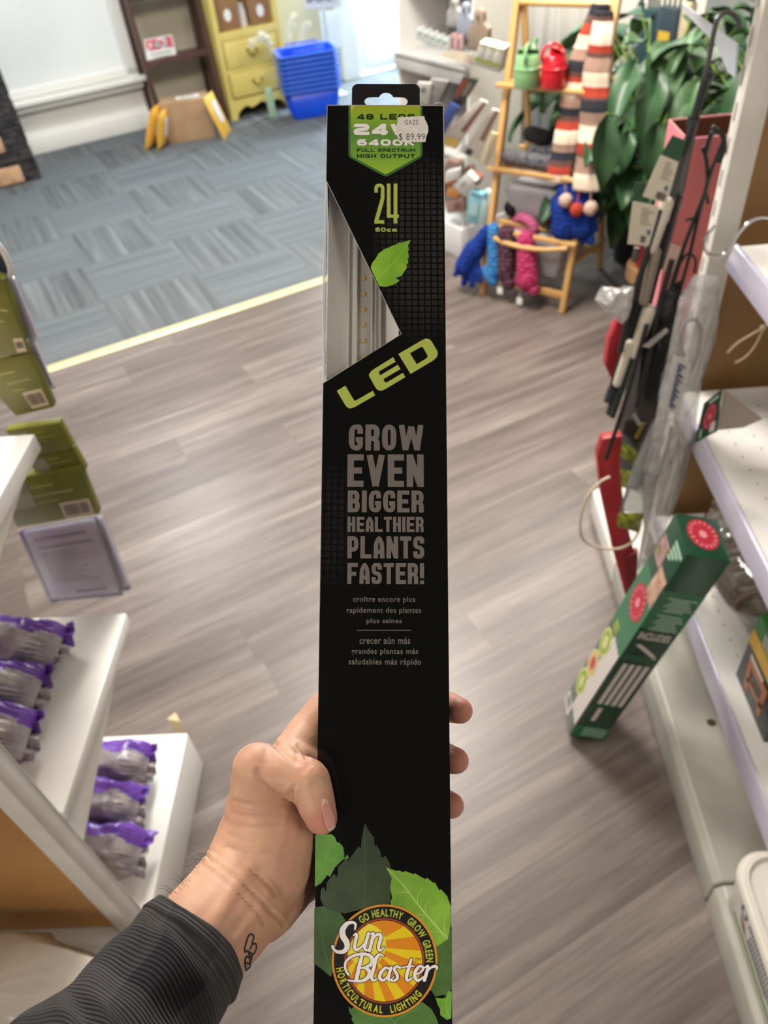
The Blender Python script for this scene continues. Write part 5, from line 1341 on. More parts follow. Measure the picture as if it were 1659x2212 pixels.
# clear coiled bags under the middle shelf
coil = film('coil_film', 'a89c90', .30, .06, .6, bump=(12, .6, .02))
def clear_bundle(lab, c, L, r, seed):
    t = thing('coil_bundle', lab, 'bag', np.array(c) - ZZ * r * .8, 'clear bags of coiled hose on the lower right shelf'); rr = random.Random(seed)
    G = []
    for i in range(22):
        a = i / 21; rad = r * math.sin(math.pi * min(max(a, .02), .98)) ** .45; row = []
        for j in range(20):
            q = 2 * math.pi * j / 19
            row.append(np.array(c) + np.array([rad * math.cos(q) * .9, (a - .5) * L, rad * .8 * math.sin(q)]) * (1 + .06 * noise.noise(Vector((a * 6, math.cos(q) * 2, math.sin(q) * 2 + seed)))))
        G.append(row)
    mb = MB(); mb.grid(G); part(t, 'bag', mb, coil, smooth=70)
    mb = MB(); mb.tube([np.array(c) + np.array([r * .62 * math.cos(a), (-.5 + a / 40) * L * .8, r * .5 * math.sin(a)]) for a in np.linspace(0, 40, 260)], .007, 6); part(t, 'coil', mb, M('coil_brown', '6b5746', .5), smooth=60)
clear_bundle('clear bag of brown coil on the lower shelf right behind the leaning green carton', (.715, 1.145, .40), .36, .115, 1)
clear_bundle('clear bag of brown coil on the lower shelf behind the black and yellow box', (.89, .86, .385), .26, .10, 2)
t = thing('product_box', 'small black box with yellow band and green top on the lower right shelf', 'box', (.69, .845, .286))
bx0, bx1, by0, by1, bz0, bz1 = .634, .75, .765, .925, .2855, .490
mb = MB(); mb.box(((bx0 + bx1) / 2, (by0 + by1) / 2, (bz0 + bz1) / 2), (bx1 - bx0, by1 - by0, bz1 - bz0)); part(t, 'carton', mb, M('box_black', '1b1c18', .35), bevel=.001)
QL = [np.array(q) for q in ((bx0, by1, bz1), (bx0, by0, bz1), (bx0, by0, bz0), (bx0, by1, bz0))]
mb = MB(); bars_on(mb, QL, [(0, 0, 1, .30)], 0, .0004); mb.box(((bx0 + bx1) / 2, (by0 + by1) / 2, bz1 + .0006), (bx1 - bx0, by1 - by0, .001)); part(t, 'green_panel', mb, M('panel_green', '2d6a33', .4), smooth=0)
mb = MB(); mb.add([on_quad(QL, a, b, .0008) for a, b in ((0, .22), (1, .22), (1, .42), (0, .42))], [(0, 1, 2, 3)]); part(t, 'yellow_band', mb, M('band_yellow', 'cf9f1c', .4), smooth=0)
mb = MB()
for k in range(3): bars_on(mb, QL, [(.25, .07 + k * .05, .95, .09 + k * .05)], 0, .0010)
part(t, 'heading', mb, palew, smooth=0); mb = MB()
for k in range(4): bars_on(mb, QL, [(.2, .255 + k * .038, .9, .27 + k * .038)], 1, .0012)
part(t, 'printed_text', mb, [palew, M('print_dullyellow', 'e6cf80', .5)], smooth=0)
mb = MB()
for q in [((.15, .52), (.7, .50), (.72, .60), (.17, .62)), ((.15, .62), (.25, .62), (.35, .92), (.25, .92)), ((.60, .60), (.70, .60), (.75, .88), (.66, .9)), ((.25, .76), (.75, .72), (.75, .78), (.25, .82))]: mb.add([on_quad(QL, a, b, .0008) for a, b in q], [(0, 1, 2, 3)], 0)
bars_on(mb, QL, [(.15, .47, .55, .53)], 1, .001); part(t, 'picture', mb, [M('pic_copper', 'b4714a', .4), palew], smooth=0)
mb = MB(); mb.box((.80, 1.05, .775), (.16, .22, .20)); single('brown_box', 'dark brown box at the back of the middle right shelf', 'box', mb, M('dark_brown_box', '4a3024', .6), bevel=.003)
bpy.data.objects['brown_box'].location.z = .6755
# white bucket
t = thing('bucket', 'white rectangular plastic tub with green striped label on the right deck', 'tub', (.68, .43, .10))
pw = M('tub_white', 'd6d2c8', .35, coat=.2)
def rrect(cx_, cy_, hx, hy, rad, z, n=7):
    P = []
    for sx, sy, a0 in ((1, 1, 0), (-1, 1, 90), (-1, -1, 180), (1, -1, 270)):
        for k in range(n + 1):
            a = math.radians(a0 + 90 * k / n); P.append(np.array([cx_ + sx * (hx - rad) + rad * math.cos(a), cy_ + sy * (hy - rad) + rad * math.sin(a), z]))
    return P + [P[0]]
bcx, bcy = .663, .405
mb = MB(); mb.grid([rrect(bcx, bcy, .133, .155, .04, .101), rrect(bcx, bcy, .137, .159, .045, .106), rrect(bcx, bcy, .141, .163, .05, .222), rrect(bcx, bcy, .141, .163, .05, .232)])
mb.add(rrect(bcx, bcy, .133, .155, .04, .101)[:-1], [tuple(range(32))]); part(t, 'body', mb, pw, solid=.002)
mb = MB(); rg = [(.144, .166, .222), (.148, .170, .226), (.148, .170, .234), (.145, .167, .240), (.141, .163, .2405), (.139, .161, .246), (.133, .155, .246), (.129, .151, .238), (.110, .132, .236)]
mb.grid([rrect(bcx, bcy, a, b, .055 * a / .148, z) for a, b, z in rg]); mb.add(rrect(bcx, bcy, .110, .132, .04, .236)[:-1], [tuple(range(32))]); part(t, 'lid', mb, pw, smooth=35)
def side(y, z): return np.array([bcx - .137 - .004 * (z - .106) / .116 - .0012, y, z])
QB = [side(.505, .216), side(.28, .216), side(.28, .125), side(.505, .125)]
mb = MB(); mb.add(QB, [(0, 1, 2, 3)]); lb_ = part(t, 'label', mb, M('label_grey', 'c9c6c4', .5), smooth=0, label='grey white label')
mb = MB(); bars_on(mb, QB, [(0, .80, 1, .93)], 0, .0005); part(lb_, 'green_stripe', mb, M('stripe_green', '6d8c34', .5), smooth=0)
mb = MB(); n_ = 16; mb.add([on_quad(QB, .10 + .06 * math.cos(2 * math.pi * k / n_) * (1 if k % 2 else 1), .20 + .16 * math.sin(2 * math.pi * k / n_), .0005) for k in range(n_)] + [on_quad(QB, .10 + .035 * math.cos(2 * math.pi * k / n_), .20 + .10 * math.sin(2 * math.pi * k / n_), .0005) for k in range(n_)], [(k, (k + 1) % n_, n_ + (k + 1) % n_, n_ + k) for k in range(n_)])
for k, (a, b, w_) in enumerate(((.20, .14, .5), (.26, .34, .62), (.26, .50, .62), (.14, .62, .5))):
    x = a
    while x < a + w_: bars_on(mb, QB, [(x, b, x + .022, b + (.10 if k < 3 else .05))], 0, .0005); x += .032
part(lb_, 'printed_text', mb, M('ink_dark', '4a4a4c', .6), smooth=0)
mb = MB(); mb.add([on_quad(QB, a, b, .0006) for a, b in ((.07, .42), (.16, .45), (.22, .62), (.19, .66), (.11, .60))], [(0, 1, 2, 3, 4)]); part(lb_, 'leaf_mark', mb, M('mark_brown', '8a5a2c', .5), smooth=0)

# ------------------------------------------------------------------ held carton
BW, BT, BL = .070, .045, .665
zt_, zb_ = FPX * BW / 251, FPX * BW / 300
def camv(px, py, d): return np.array([(px - CX) / FPX * d, (py - CY) / FPX * d, d])
Tc = camv(832.5, 228, zt_); Bc = camv(827, 2212, zb_)
Dn = nrm(Bc - Tc); Xr = np.array([1.0, 0, 0]); Xr = nrm(Xr - Dn * (Xr @ Dn)); Nn = np.cross(Dn, Xr)
if Nn[2] > 0: Nn = -Nn
BO = CAM + RC @ Tc; BX, BY, BZ = RC @ Xr, RC @ (-Dn), RC @ Nn      # right, up, out of the front
def bp(px, py):
    """pixel -> (x right, y up) on the carton's front"""
    P = at_plane(px, py, BO, BZ) - BO
    return np.array([P @ BX, P @ BY])
def zpt(o, s, x, y): return bp(o[0] + x * s, o[1] + y * s)      # crop coordinates of a measured close-up
C1 = ((660, 150), 350 / 1659); C2 = ((660, 480), 350 / 1659); C3 = ((660, 880), 350 / 1290); C4 = ((660, 1760), 350 / 1659)
def zp(c, x, y): return zpt(c[0], c[1], x, y)
box = thing('grow_light_box', 'black carton of a sun logo plant light held upright in the hand', 'box', BO, None, np.array([BX, BY, BZ]).T)
h = BW / 2
def L3(p, z=0.0): return (p[0], p[1], z)
def carton_black():
    m, nt, b = nodes_mat('carton_black')
    tc = nt.nodes.new('ShaderNodeTexCoord'); sp = nt.nodes.new('ShaderNodeSeparateXYZ'); nt.links.new(tc.outputs['Object'], sp.inputs[0])
    x, y, z = sp.outputs[0], sp.outputs[1], sp.outputs[2]
    P = .00375
    fx = math_n(nt, 'FRACT', math_n(nt, 'DIVIDE', x, P)); fy = math_n(nt, 'FRACT', math_n(nt, 'DIVIDE', y, P))
    cell = math_n(nt, 'MULTIPLY', math_n(nt, 'MULTIPLY', math_n(nt, 'GREATER_THAN', fx, .26), math_n(nt, 'GREATER_THAN', fy, .26)), 1.0)
    half = math_n(nt, 'ADD', .55, math_n(nt, 'MULTIPLY', fx, .7))
    ix = math_n(nt, 'FLOOR', math_n(nt, 'DIVIDE', x, P)); iy = math_n(nt, 'FLOOR', math_n(nt, 'DIVIDE', y, P))
    def bumpf(cx_, cy_, rx, ry):
        dx = math_n(nt, 'DIVIDE', math_n(nt, 'SUBTRACT', math_n(nt, 'MULTIPLY', ix, P), cx_), rx); dy = math_n(nt, 'DIVIDE', math_n(nt, 'SUBTRACT', math_n(nt, 'MULTIPLY', iy, P), cy_), ry)
        r2 = math_n(nt, 'ADD', math_n(nt, 'MULTIPLY', dx, dx), math_n(nt, 'MULTIPLY', dy, dy))
        return math_n(nt, 'SUBTRACT', 1.25, r2, True)
    a, b2 = bp(900, 540), bp(705, 1140)
    mk = math_n(nt, 'MAXIMUM', bumpf(a[0], a[1], .027, .056), math_n(nt, 'MULTIPLY', bumpf(b2[0], b2[1], .013, .034), .35))
    f = math_n(nt, 'MULTIPLY', math_n(nt, 'MULTIPLY', cell, half), mk, True)
    c = mixc(nt, f, '070706', '2c2a28')
    nt.links.new(c, b.inputs['Base Color']); b.inputs['Roughness'].default_value = .16; b.inputs['Specular IOR Level'].default_value = .35
    return m
cblack = carton_black()
A1, A2, A3 = bp(707, 390), bp(867, 722), bp(701, 828)
A1[0] = -h; A3[0] = -h
mb = MB(); hb = -BL
mb.add([(-h, 0, 0), (h, 0, 0), (h, hb, 0), (-h, hb, 0), L3(A3), L3(A2), L3(A1)], [tuple(range(7))])                     # front with die cut
mb.add([(h, 0, 0), (h, hb, 0), (h, hb, -BT), (h, 0, -BT)], [(0, 1, 2, 3)])
mb.add([(h, 0, -BT), (h, hb, -BT), (-h, hb, -BT), (-h, 0, -BT)], [(0, 1, 2, 3)])
mb.add([(-h, 0, 0), L3(A1), (-h, A1[1] - .02, -.030), (-h, A3[1] + .01, -.030), L3(A3), (-h, hb, 0), (-h, hb, -BT), (-h, 0, -BT)], [tuple(range(8))])
mb.add([(-h, 0, 0), (h, 0, 0), (h, 0, -BT), (-h, 0, -BT)], [(0, 1, 2, 3)]); mb.add([(-h, hb, 0), (h, hb, 0), (h, hb, -BT), (-h, hb, -BT)], [(0, 1, 2, 3)])
part(box, 'carton', mb, cblack, local=True, smooth=0)
edgem = M('carton_worn_edge', 'a9a49c', .6)
mb = MB()
mb.tube([(-h, -.0005, .0001), (-h, A1[1], .0001)], .00022, 5); mb.tube([(h, -.001, .0001), (h, -.075, .0001)], .0003, 5); mb.tube([(-h, 0, .0001), (h, 0, .0001)], .0002, 5)
mb.tube([L3(A1, .0002), L3(A2, .0002), L3(A3, .0002)], .00022, 5); mb.tube([(-h, A3[1], .0001), (-h, -.30, .0001)], .00018, 5)
mb.tube(crom([L3(bp(941, 222), -.001), L3(bp(952, 224), .0006), (h, -.0005, .0004), (h, -.006, .0003)], 4), .0004, 5)
part(box, 'worn_edge', mb, edgem, local=True, label='pale worn cardboard edge')
# hang tab with euro hole
tb0, tb1 = bp(760, 228), bp(907, 179)
w2 = (bp(907, 200)[0] - bp(760, 200)[0]) / 2; xc = (bp(907, 200)[0] + bp(760, 200)[0]) / 2; hT = bp(830, 179)[1]
def rr2(cx_, x0, x1, y0, y1, r, n=6, only_top=False):
    P = []
    for cx2, cy2, a0, rad in ((x1 - r, y1 - r, 0, r), (x0 + r, y1 - r, 90, r)):
        for k in range(n + 1):
            a = math.radians(a0 + 90 * k / n); P.append((cx2 + rad * math.cos(a), cy2 + rad * math.sin(a)))
    return P
outer = [(xc + w2, -.004)] + rr2(xc, xc - w2, xc + w2, 0, hT, .0036) + [(xc - w2, -.004)]
hy0, hy1 = bp(830, 226)[1], bp(830, 206)[1]; hx0, hx1 = bp(787, 216)[0], bp(881, 216)[0]; hc = bp(833, 200)[1]
ry = (hy1 - hy0) / 2; ym = (hy0 + hy1) / 2; hole = []
for k in range(9):
    a = math.radians(-90 + 180 * k / 8); hole.append((hx1 - ry + ry * math.cos(a), ym + ry * math.sin(a)))
cxh = (hx0 + hx1) / 2; rb_ = (bp(858, 205)[0] - bp(806, 205)[0]) / 2 * .62
for k in range(11):
    a = math.radians(20 + 140 * k / 10); hole.append((cxh + rb_ * math.cos(a) * 1.0, hy1 - rb_ * .30 + rb_ * math.sin(a)))
for k in range(9):
    a = math.radians(90 + 180 * k / 8); hole.append((hx0 + ry + ry * math.cos(a), ym + ry * math.sin(a)))
def holed(outer, hole, z0, z1):
    bm = bmesh.new(); ev = []
    for lp_ in (outer, hole):
        vs = [bm.verts.new((p[0], p[1], z1)) for p in lp_]
        for i in range(len(vs)): ev.append(bm.edges.new((vs[i], vs[(i + 1) % len(vs)])))
    bmesh.ops.triangle_fill(bm, use_beauty=True, edges=ev)
    r = bmesh.ops.extrude_face_region(bm, geom=bm.faces[:]); bmesh.ops.translate(bm, verts=[v for v in r['geom'] if isinstance(v, bmesh.types.BMVert)], vec=(0, 0, z0 - z1))
    bmesh.ops.recalc_face_normals(bm, faces=bm.faces); me = bpy.data.meshes.new('hang_tab'); bm.to_mesh(me); bm.free(); return me
zT = -.0010
part(box, 'hang_tab', holed(outer, hole, zT - .0009, zT), M('tab_black', '121113', .3, coat=.3))
# window film
mb = MB(); mb.add([L3(A1, -.0007), L3(A2, -.0007), L3(A3, -.0007)], [(0, 1, 2)])
mb.grid([[(-h + .0004 - .0012 * math.sin(math.pi * k / 10), A1[1] + (A3[1] - A1[1]) * k / 10, -.0007 - .029 * q / 4 * math.sin(math.pi * min(1, max(0.02, k / 10))) ** .4) for q in range(5)] for k in range(11)])
part(box, 'window_film', mb, film('window_clear', 'ffffff', .02, .03, .12), local=True, label='clear film window')
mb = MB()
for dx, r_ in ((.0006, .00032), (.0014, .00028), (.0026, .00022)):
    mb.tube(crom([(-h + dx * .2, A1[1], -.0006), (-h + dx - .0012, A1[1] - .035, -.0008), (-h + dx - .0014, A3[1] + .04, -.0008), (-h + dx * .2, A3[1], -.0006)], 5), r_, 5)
part(box, 'film_crease_glint', mb, M('film_glint', 'e4e6e6', .15, spec=.8, coat=.6), local=True)  # pale tubes paint the glints along the bulging film edge
# printed artwork
def art(name, polys, mat, lift, parent=None, label=None):
    mb = MB()
    for P in polys: mb.add([L3(p, lift) for p in P], [tuple(range(len(P)))])
    return part(parent or box, name, mb, mat, local=True, smooth=0, label=label)
FR0 = ((0, 0, 0), (1, 0, 0), (0, 1, 0), (0, 0, 1))
def fit(c, x0, y0, x1, y1):
    a = zp(c, x0, y1); b = zp(c, x1, y0); return (a[0], a[1], b[0], b[1])
def words(name, c, items, mat, lift, parent=None):
    mb = MB()
    for body, bx, bold, space, shear in items: text_into(mb, body, FR0, fit(c, *bx), bold, space, shear, 0, lift)
    return part(parent or box, name, mb, mat, local=True, smooth=0)
# lettering drawn with a broad pen: every glyph is a few strokes
def rpath(pts, r, closed=False, n=5):
    P = [np.array(p, float) for p in pts]; out = []; k = len(P)
    for i in range(k):
        if not closed and i in (0, k - 1): out.append(P[i]); continue
        a, b, c = P[i - 1], P[i], P[(i + 1) % k]; la, lc = np.linalg.norm(a - b), np.linalg.norm(c - b)
        q = min(r, la * .5, lc * .5); p0 = b + (a - b) / la * q; p1 = b + (c - b) / lc * q
        for j in range(n + 1):
            t = j / n; out.append((1 - t) ** 2 * p0 + 2 * t * (1 - t) * b + t * t * p1)
    return out
GW = {'I': .0, '!': .0, ' ': .45, 'W': 1.75, 'V': 1.15, 'M': 1.25, 'N': 1.05, '.': .0}
def glyph(ch, w, s, b, rd):
    l, r, o, t, m = s / 2, w - s / 2, b / 2, 1 - b / 2, .5; x = w / 2
    R_ = lambda *p: rpath(p, rd); C_ = lambda *p: rpath(p, rd, True)
    stem = [(l, 0), (l, 1)]
    return {'E': [stem, [(l, o), (w, o)], [(l, t), (w, t)], [(l, m), (w * .9, m)]], 'F': [stem, [(l, t), (w, t)], [(l, .48), (w * .86, .48)]], 'L': [stem, [(l, o), (w, o)]],
            'T': [[(x, 0), (x, 1)], [(0, t), (w, t)]], 'I': [[(x, 0), (x, 1)]], 'H': [stem, [(r, 0), (r, 1)], [(l, m), (r, m)]], 'N': [stem, [(r, 0), (r, 1)], [(l * 1.05, .97), (r * .98, .03)]],
            'G': [R_((r, .64), (r, t), (l, t), (l, o), (r, o), (r, .48)), [(x, .42), (w, .42)]], 'O': [C_((l, o), (r, o), (r, t), (l, t))], '0': [C_((l, o), (r, o), (r, t), (l, t))],
            'R': [stem, R_((l, t), (r, t), (r, .46), (l, .46)), R_((x, .46), (r, .40), (r, 0))], 'P': [stem, R_((l, t), (r, t), (r, .40), (l, .40))], 'D': [rpath(((l, o), (r, o), (r, t), (l, t)), rd, True)],
            'B': [stem, R_((l, t), (r - .04, t), (r - .04, .53), (l, .53)), R_((l, .5), (r, .5), (r, o), (l, o))], 'W': [[(s * .5, 1), (w * .27, .0)], [(w * .27, .0), (w * .5, .92)], [(w * .5, .92), (w * .73, .0)], [(w * .73, .0), (w - s * .5, 1)]],
            'V': [[(l, 1), (x, .02)], [(x, .02), (r, 1)]], 'A': [R_((l, 0), (l + .04, .70), (x - .02, t), (x + .02, t), (r - .04, .70), (r, 0)), [(l, .30), (r, .30)]],
            'S': [R_((r, .68), (r, t), (l, t), (l, .54), (r, .46), (r, o), (l, o), (l, .32))], '!': [[(x, .28), (x, 1)], [(x, 0), (x, .17)]], 'U': [R_((l, 1), (l, o), (r, o), (r, 1))],
            'C': [R_((r, .66), (r, t), (l, t), (l, o), (r, o), (r, .34))], 'M': [stem, [(r, 0), (r, 1)], [(l, .96), (x, .35)], [(x, .35), (r, .96)]], 'K': [stem, [(l, .42), (w - s * .4, 1)], [(w * .42, .56), (w - s * .4, 0)]],
            '2': [R_((l, .72), (l, t), (r, t), (r, .54), (l, .44), (l, o), (w, o))], '4': [[(w * .74, 0), (w * .74, 1)], [(w * .74, .97), (l * .9, .30)], [(0, .27), (w, .27)]],
            '6': [R_((r, t), (l, t), (l, o), (r, o), (r, .55), (l, .55))], '8': [C_((l, o), (r, o), (r, t), (l, t)), [(l, .52), (r, .52)]],
            'c': [R_((r, .71 - b / 2), (l, .71 - b / 2), (l, o), (r, o))], 'm': [[(l, 0), (l, .71)], [(x, 0), (x, .71)], R_((l, .71 - b / 2), (r, .71 - b / 2), (r, 0))], ' ': []}[ch]
def strokes_into(mb, body, box, s=.34, b=.17, gap=.16, rd=.30, lift=.0001, wide=1.0):
    x0, y0, x1, y1 = box; ws = []
    for ch in body: ws.append(s if ch in 'I!' else GW.get(ch, 1.0))
    tot = sum(ws) + gap * (len(body) - 1); cur = 0
    for ch, w in zip(body, ws):
        for st in glyph(ch, w, s, b, rd):
            P = [np.array(p, float) for p in st]; closed = len(P) > 10 and np.linalg.norm(P[0] - P[-1]) < .45 and ch in 'O0D8'
            n_ = len(P); A_, B_ = [], []
            for i in range(n_):
                a = P[i - 1] if (i or closed) else P[0]; c = P[(i + 1) % n_] if (i < n_ - 1 or closed) else P[-1]
                d = c - a; d = d / (np.linalg.norm(d) + 1e-9); nn = np.array([-d[1], d[0]])
                o = np.array([nn[0] * s / 2, nn[1] * b / 2]); A_.append(P[i] + o); B_.append(P[i] - o)
            for i in range(n_ if closed else n_ - 1):
                j = (i + 1) % n_
                mb.add([(x0 + (cur + q[0]) / tot * (x1 - x0), y0 + min(1, max(0, q[1])) * (y1 - y0), lift + 3e-6 * (len(mb.f) % 9)) for q in (A_[i], A_[j], B_[j], B_[i])], [(0, 1, 2, 3)])
        cur += w + gap
def penwords(name, c, items, mat, lift, parent=None):
    mb = MB()
    for body, bx, kw in items: strokes_into(mb, body, fit(c, *bx), lift=lift, **kw)
    return part(parent or box, name, mb, mat, local=True, smooth=0)
def grad(name, stops, y0, y1):
    m, nt, b = nodes_mat(name); tc = nt.nodes.new('ShaderNodeTexCoord'); sp = nt.nodes.new('ShaderNodeSeparateXYZ'); nt.links.new(tc.outputs['Object'], sp.inputs[0])
    f = math_n(nt, 'DIVIDE', math_n(nt, 'SUBTRACT', sp.outputs[1], y0), y1 - y0, True)
    nt.links.new(ramp(nt, f, stops), b.inputs['Base Color']); b.inputs['Roughness'].default_value = .3; return m
oy = [(440, 368), (1197, 370), (1197, 880), (1180, 903), (1150, 922), (865, 1082), (820, 1099), (780, 1082), (490, 925), (455, 905), (440, 880)]
bd = art('badge', [[zp(C1, *p) for p in oy]], M('badge_rim_green', '3d6a35', .35), .00008, label='green badge with lamp data')
iy = [(462, 368), (1176, 370), (1176, 876), (1150, 896), (850, 1062), (820, 1075), (792, 1062), (500, 905), (470, 886), (462, 868)]
art('badge_face', [[zp(C1, *p) for p in iy]], grad('badge_gradient', [(0, 'a3a928'), (.16, '8fb030'), (.42, '5f8d3c'), (.66, '6d9c38'), (1, '9cc136')], zp(C1, 820, 370)[1], zp(C1, 820, 1080)[1]), .00014, bd)
art('gleam', [[zp(C1, *p) for p in [(462, 372), (520, 372), (490, 392), (474, 420), (466, 450), (462, 450)]]], M('badge_gleam', 'c8c46a', .35), .00018, bd)
ink = M('badge_ink', '15231a', .35); whi = M('print_white', 'eee8e4', .35); lime = M('print_lime', '98c832', .35); greyp = M('print_grey', '6f6763', .3)
TK = dict(s=.24, b=.25, gap=.24, rd=.22)
penwords('lettering', C1, [('48 LEDS', (528, 460, 1118, 515), TK), ('FULL SPECTRUM', (527, 813, 1122, 845), dict(TK, s=.22, b=.22)), ('HIGH OUTPUT', (527, 871, 1122, 908), TK)], ink, .00022, bd)
penwords('lettering', C1, [('24W', (492, 560, 1150, 675), dict(s=.30, b=.30, gap=.16, rd=.25)), ('6400K', (527, 719, 1115, 782), dict(s=.28, b=.28, gap=.2, rd=.25))], whi, .00022, bd)
two = [(705, 1262), (705, 1205), (716, 1184), (740, 1171), (772, 1171), (796, 1184), (808, 1208), (808, 1320), (800, 1360), (748, 1545), (806, 1545), (806, 1580), (705, 1580), (705, 1545), (770, 1318), (772, 1215), (762, 1203), (750, 1203), (741, 1215), (741, 1262)]
four = [(832, 1170), (870, 1170), (870, 1487), (902, 1487), (902, 1170), (940, 1170), (940, 1487), (956, 1487), (956, 1520), (940, 1520), (940, 1578), (902, 1578), (902, 1520), (832, 1520)]
sz = art('size_print', [[zp(C1, *p) for p in two], [zp(C1, *p) for p in four]], lime, .0001, label='lime size figures')
penwords('lettering', C1, [('60cm', (715, 1620, 936, 1662), dict(s=.27, b=.26, gap=.18, rd=.25))], lime, .0001, sz)
Lp = [(320, 1727), (408, 1675), (492, 1816), (502, 1827), (514, 1827), (690, 1726), (713, 1773), (512, 1889), (480, 1903), (450, 1908), (425, 1896), (402, 1866)]
Ep = [(648, 1572), (655, 1550), (672, 1527), (700, 1505), (898, 1382), (922, 1430), (768, 1518), (752, 1530), (752, 1545), (765, 1568), (945, 1460), (972, 1505), (798, 1606), (806, 1628), (818, 1641), (834, 1640), (998, 1542), (1022, 1587), (838, 1697), (800, 1718), (768, 1726), (740, 1720), (720, 1700)]
Dp = [(950, 1350), (1190, 1210), (1225, 1194), (1250, 1193), (1270, 1200), (1290, 1220), (1350, 1320), (1355, 1345), (1345, 1380), (1310, 1415), (1075, 1555), (1140, 1455), (1236, 1396), (1248, 1385), (1250, 1368), (1205, 1288), (1195, 1278), (1180, 1280), (1068, 1342), (1140, 1455), (1075, 1555)]
mb = MB()
for P in (Lp, Ep): mb.add([L3(zp(C2, *p), .0001) for p in P], [tuple(range(len(P)))])
do = [(950, 1350), (1190, 1210), (1225, 1194), (1250, 1193), (1270, 1200), (1290, 1220), (1350, 1320), (1355, 1345), (1345, 1380), (1310, 1415), (1075, 1555)]
di = [(1068, 1342), (1180, 1280), (1190, 1277), (1198, 1279), (1205, 1288), (1228, 1328), (1250, 1368), (1249, 1378), (1236, 1396), (1195, 1421), (1140, 1455)]
nd = len(do); mb.add([L3(zp(C2, *p), .0001) for p in do + di], [(i, (i + 1) % nd, nd + (i + 1) % nd, nd + i) for i in range(nd)])
part(box, 'led_print', mb, lime, local=True, smooth=0, label='large slanted lime letters LED')
ht = []
for body, bx in (('GROW', (343, 138, 940, 343)), ('EVEN', (332, 375, 940, 633)), ('BIGGER', (335, 663, 940, 835)), ('HEALTHIER', (333, 872, 940, 992)), ('PLANTS', (332, 1028, 945, 1202)), ('FASTER!', (332, 1240, 943, 1405))):
    ht.append((body, bx, dict(s=.40, b=.19, gap=.17, rd=.30)))
penwords('headline', C3, ht, greyp, .0001)
cap = [('croître encore plus', (378, 1506, 873, 1562)), ('rapidement des plantes', (328, 1593, 922, 1650)), ('plus saines', (485, 1678, 767, 1730)), ('crecer aún más', (430, 1830, 833, 1884)), ('grandes plantas más', (365, 1918, 897, 1976)), ('saludables más rápido', (343, 2001, 920, 2062))]
cp_ = words('caption', C3, [(a, b, .014, 1.10, 0) for a, b in cap], greyp, .0001)
art('divider_line', [[zp(C3, *p) for p in ((408, 1772), (840, 1772), (840, 1777), (408, 1777))]], greyp, .0001, cp_)
# leaves
def leafart(name, c, outline, col, vein, veins, lift, half=None, lab=None):
    lo = art(name, [[zp(c, *p) for p in outline]], M('print_leaf_' + col, col, .35, var=(55, *(half or (col, col)))), lift, label=lab)
    mb = MB()
    for vs, w in veins:
        P = crom([np.array([*zp(c, *p), lift + .00004]) for p in vs], 5); n_ = len(P)
        for i in range(n_ - 1):
            d = nrm(P[i + 1] - P[i]); s_ = np.array([-d[1], d[0], 0]); w0 = w * (1 - .8 * i / n_); w1 = w * (1 - .8 * (i + 1) / n_)
            mb.add([P[i] - s_ * w0, P[i + 1] - s_ * w1, P[i + 1] + s_ * w1, P[i] + s_ * w0], [(0, 1, 2, 3)])
    if veins: part(lo, 'veins', mb, M('print_vein_' + vein, vein, .35), local=True, smooth=0)
    return lo
leafart('leaf_print', C2, [(722, 590), (690, 520), (668, 470), (675, 435), (690, 405), (705, 392), (735, 345), (742, 335), (745, 322), (790, 290), (828, 264), (832, 272), (905, 232), (910, 238), (965, 205), (975, 212), (1030, 196), (1078, 185), (1050, 240), (1057, 290), (1048, 300), (1057, 360), (1046, 372), (1052, 422), (1030, 430), (1040, 465), (1000, 520), (990, 545), (925, 572), (962, 598), (930, 625), (900, 640), (830, 662), (790, 660), (755, 655)], '7fae2e', 'a6cf58',
        [([(722, 590), (850, 470), (960, 340), (1070, 190)], .00022), ([(790, 530), (760, 470), (750, 430)], .00012), ([(850, 470), (850, 400), (870, 370)], .00012), ([(735, 585), (725, 530), (730, 470)], .00012), ([(900, 415), (960, 390), (1010, 385)], .0001)], .0001, ('6f9f2b', '8fc03a'), 'lime leaf print')
leafart('leaf_print', C4, [(90, 950), (180, 935), (330, 960), (420, 1100), (380, 1300), (300, 1500), (262, 1660), (190, 1600), (85, 1520)], '3a5a2a', '4a6e35', [([(260, 1640), (180, 1300), (120, 1000)], .0003)], .00006, ('2c4620', '466b31'), 'dark green leaf print')
leafart('leaf_print', C4, [(1290, 1300), (1420, 1270), (1500, 1150), (1500, 1780), (1430, 1865), (1420, 1840), (1330, 1862), (1290, 1800), (1240, 1600)], '44662c', '567a38', [([(1280, 1800), (1400, 1500), (1490, 1300)], .0003)], .00006, ('35531f', '4f7534'), 'mid green leaf print')
leafart('leaf_print', C4, [(605, 85), (630, 130), (650, 165), (700, 230), (706, 320), (725, 308), (750, 350), (768, 380), (780, 440), (820, 422), (845, 465), (862, 500), (880, 580), (875, 700), (870, 870), (850, 930), (600, 960), (400, 1010), (200, 960), (150, 860), (160, 760), (185, 740), (210, 790), (220, 690), (290, 602), (326, 640), (335, 530), (420, 445), (440, 470), (500, 380), (545, 323), (566, 350), (580, 220)], '2f4023', '3f5233',
        [([(600, 960), (612, 600), (606, 100)], .00045), ([(600, 830), (500, 650), (440, 470)], .0002), ([(600, 700), (560, 540), (530, 400)], .0002), ([(590, 920), (430, 760), (330, 610)], .0002), ([(590, 950), (380, 880), (220, 760)], .0002), ([(612, 720), (640, 660), (690, 620)], .0002)], .00010, ('26351c', '3a4d2b'), 'dark centre leaf print')
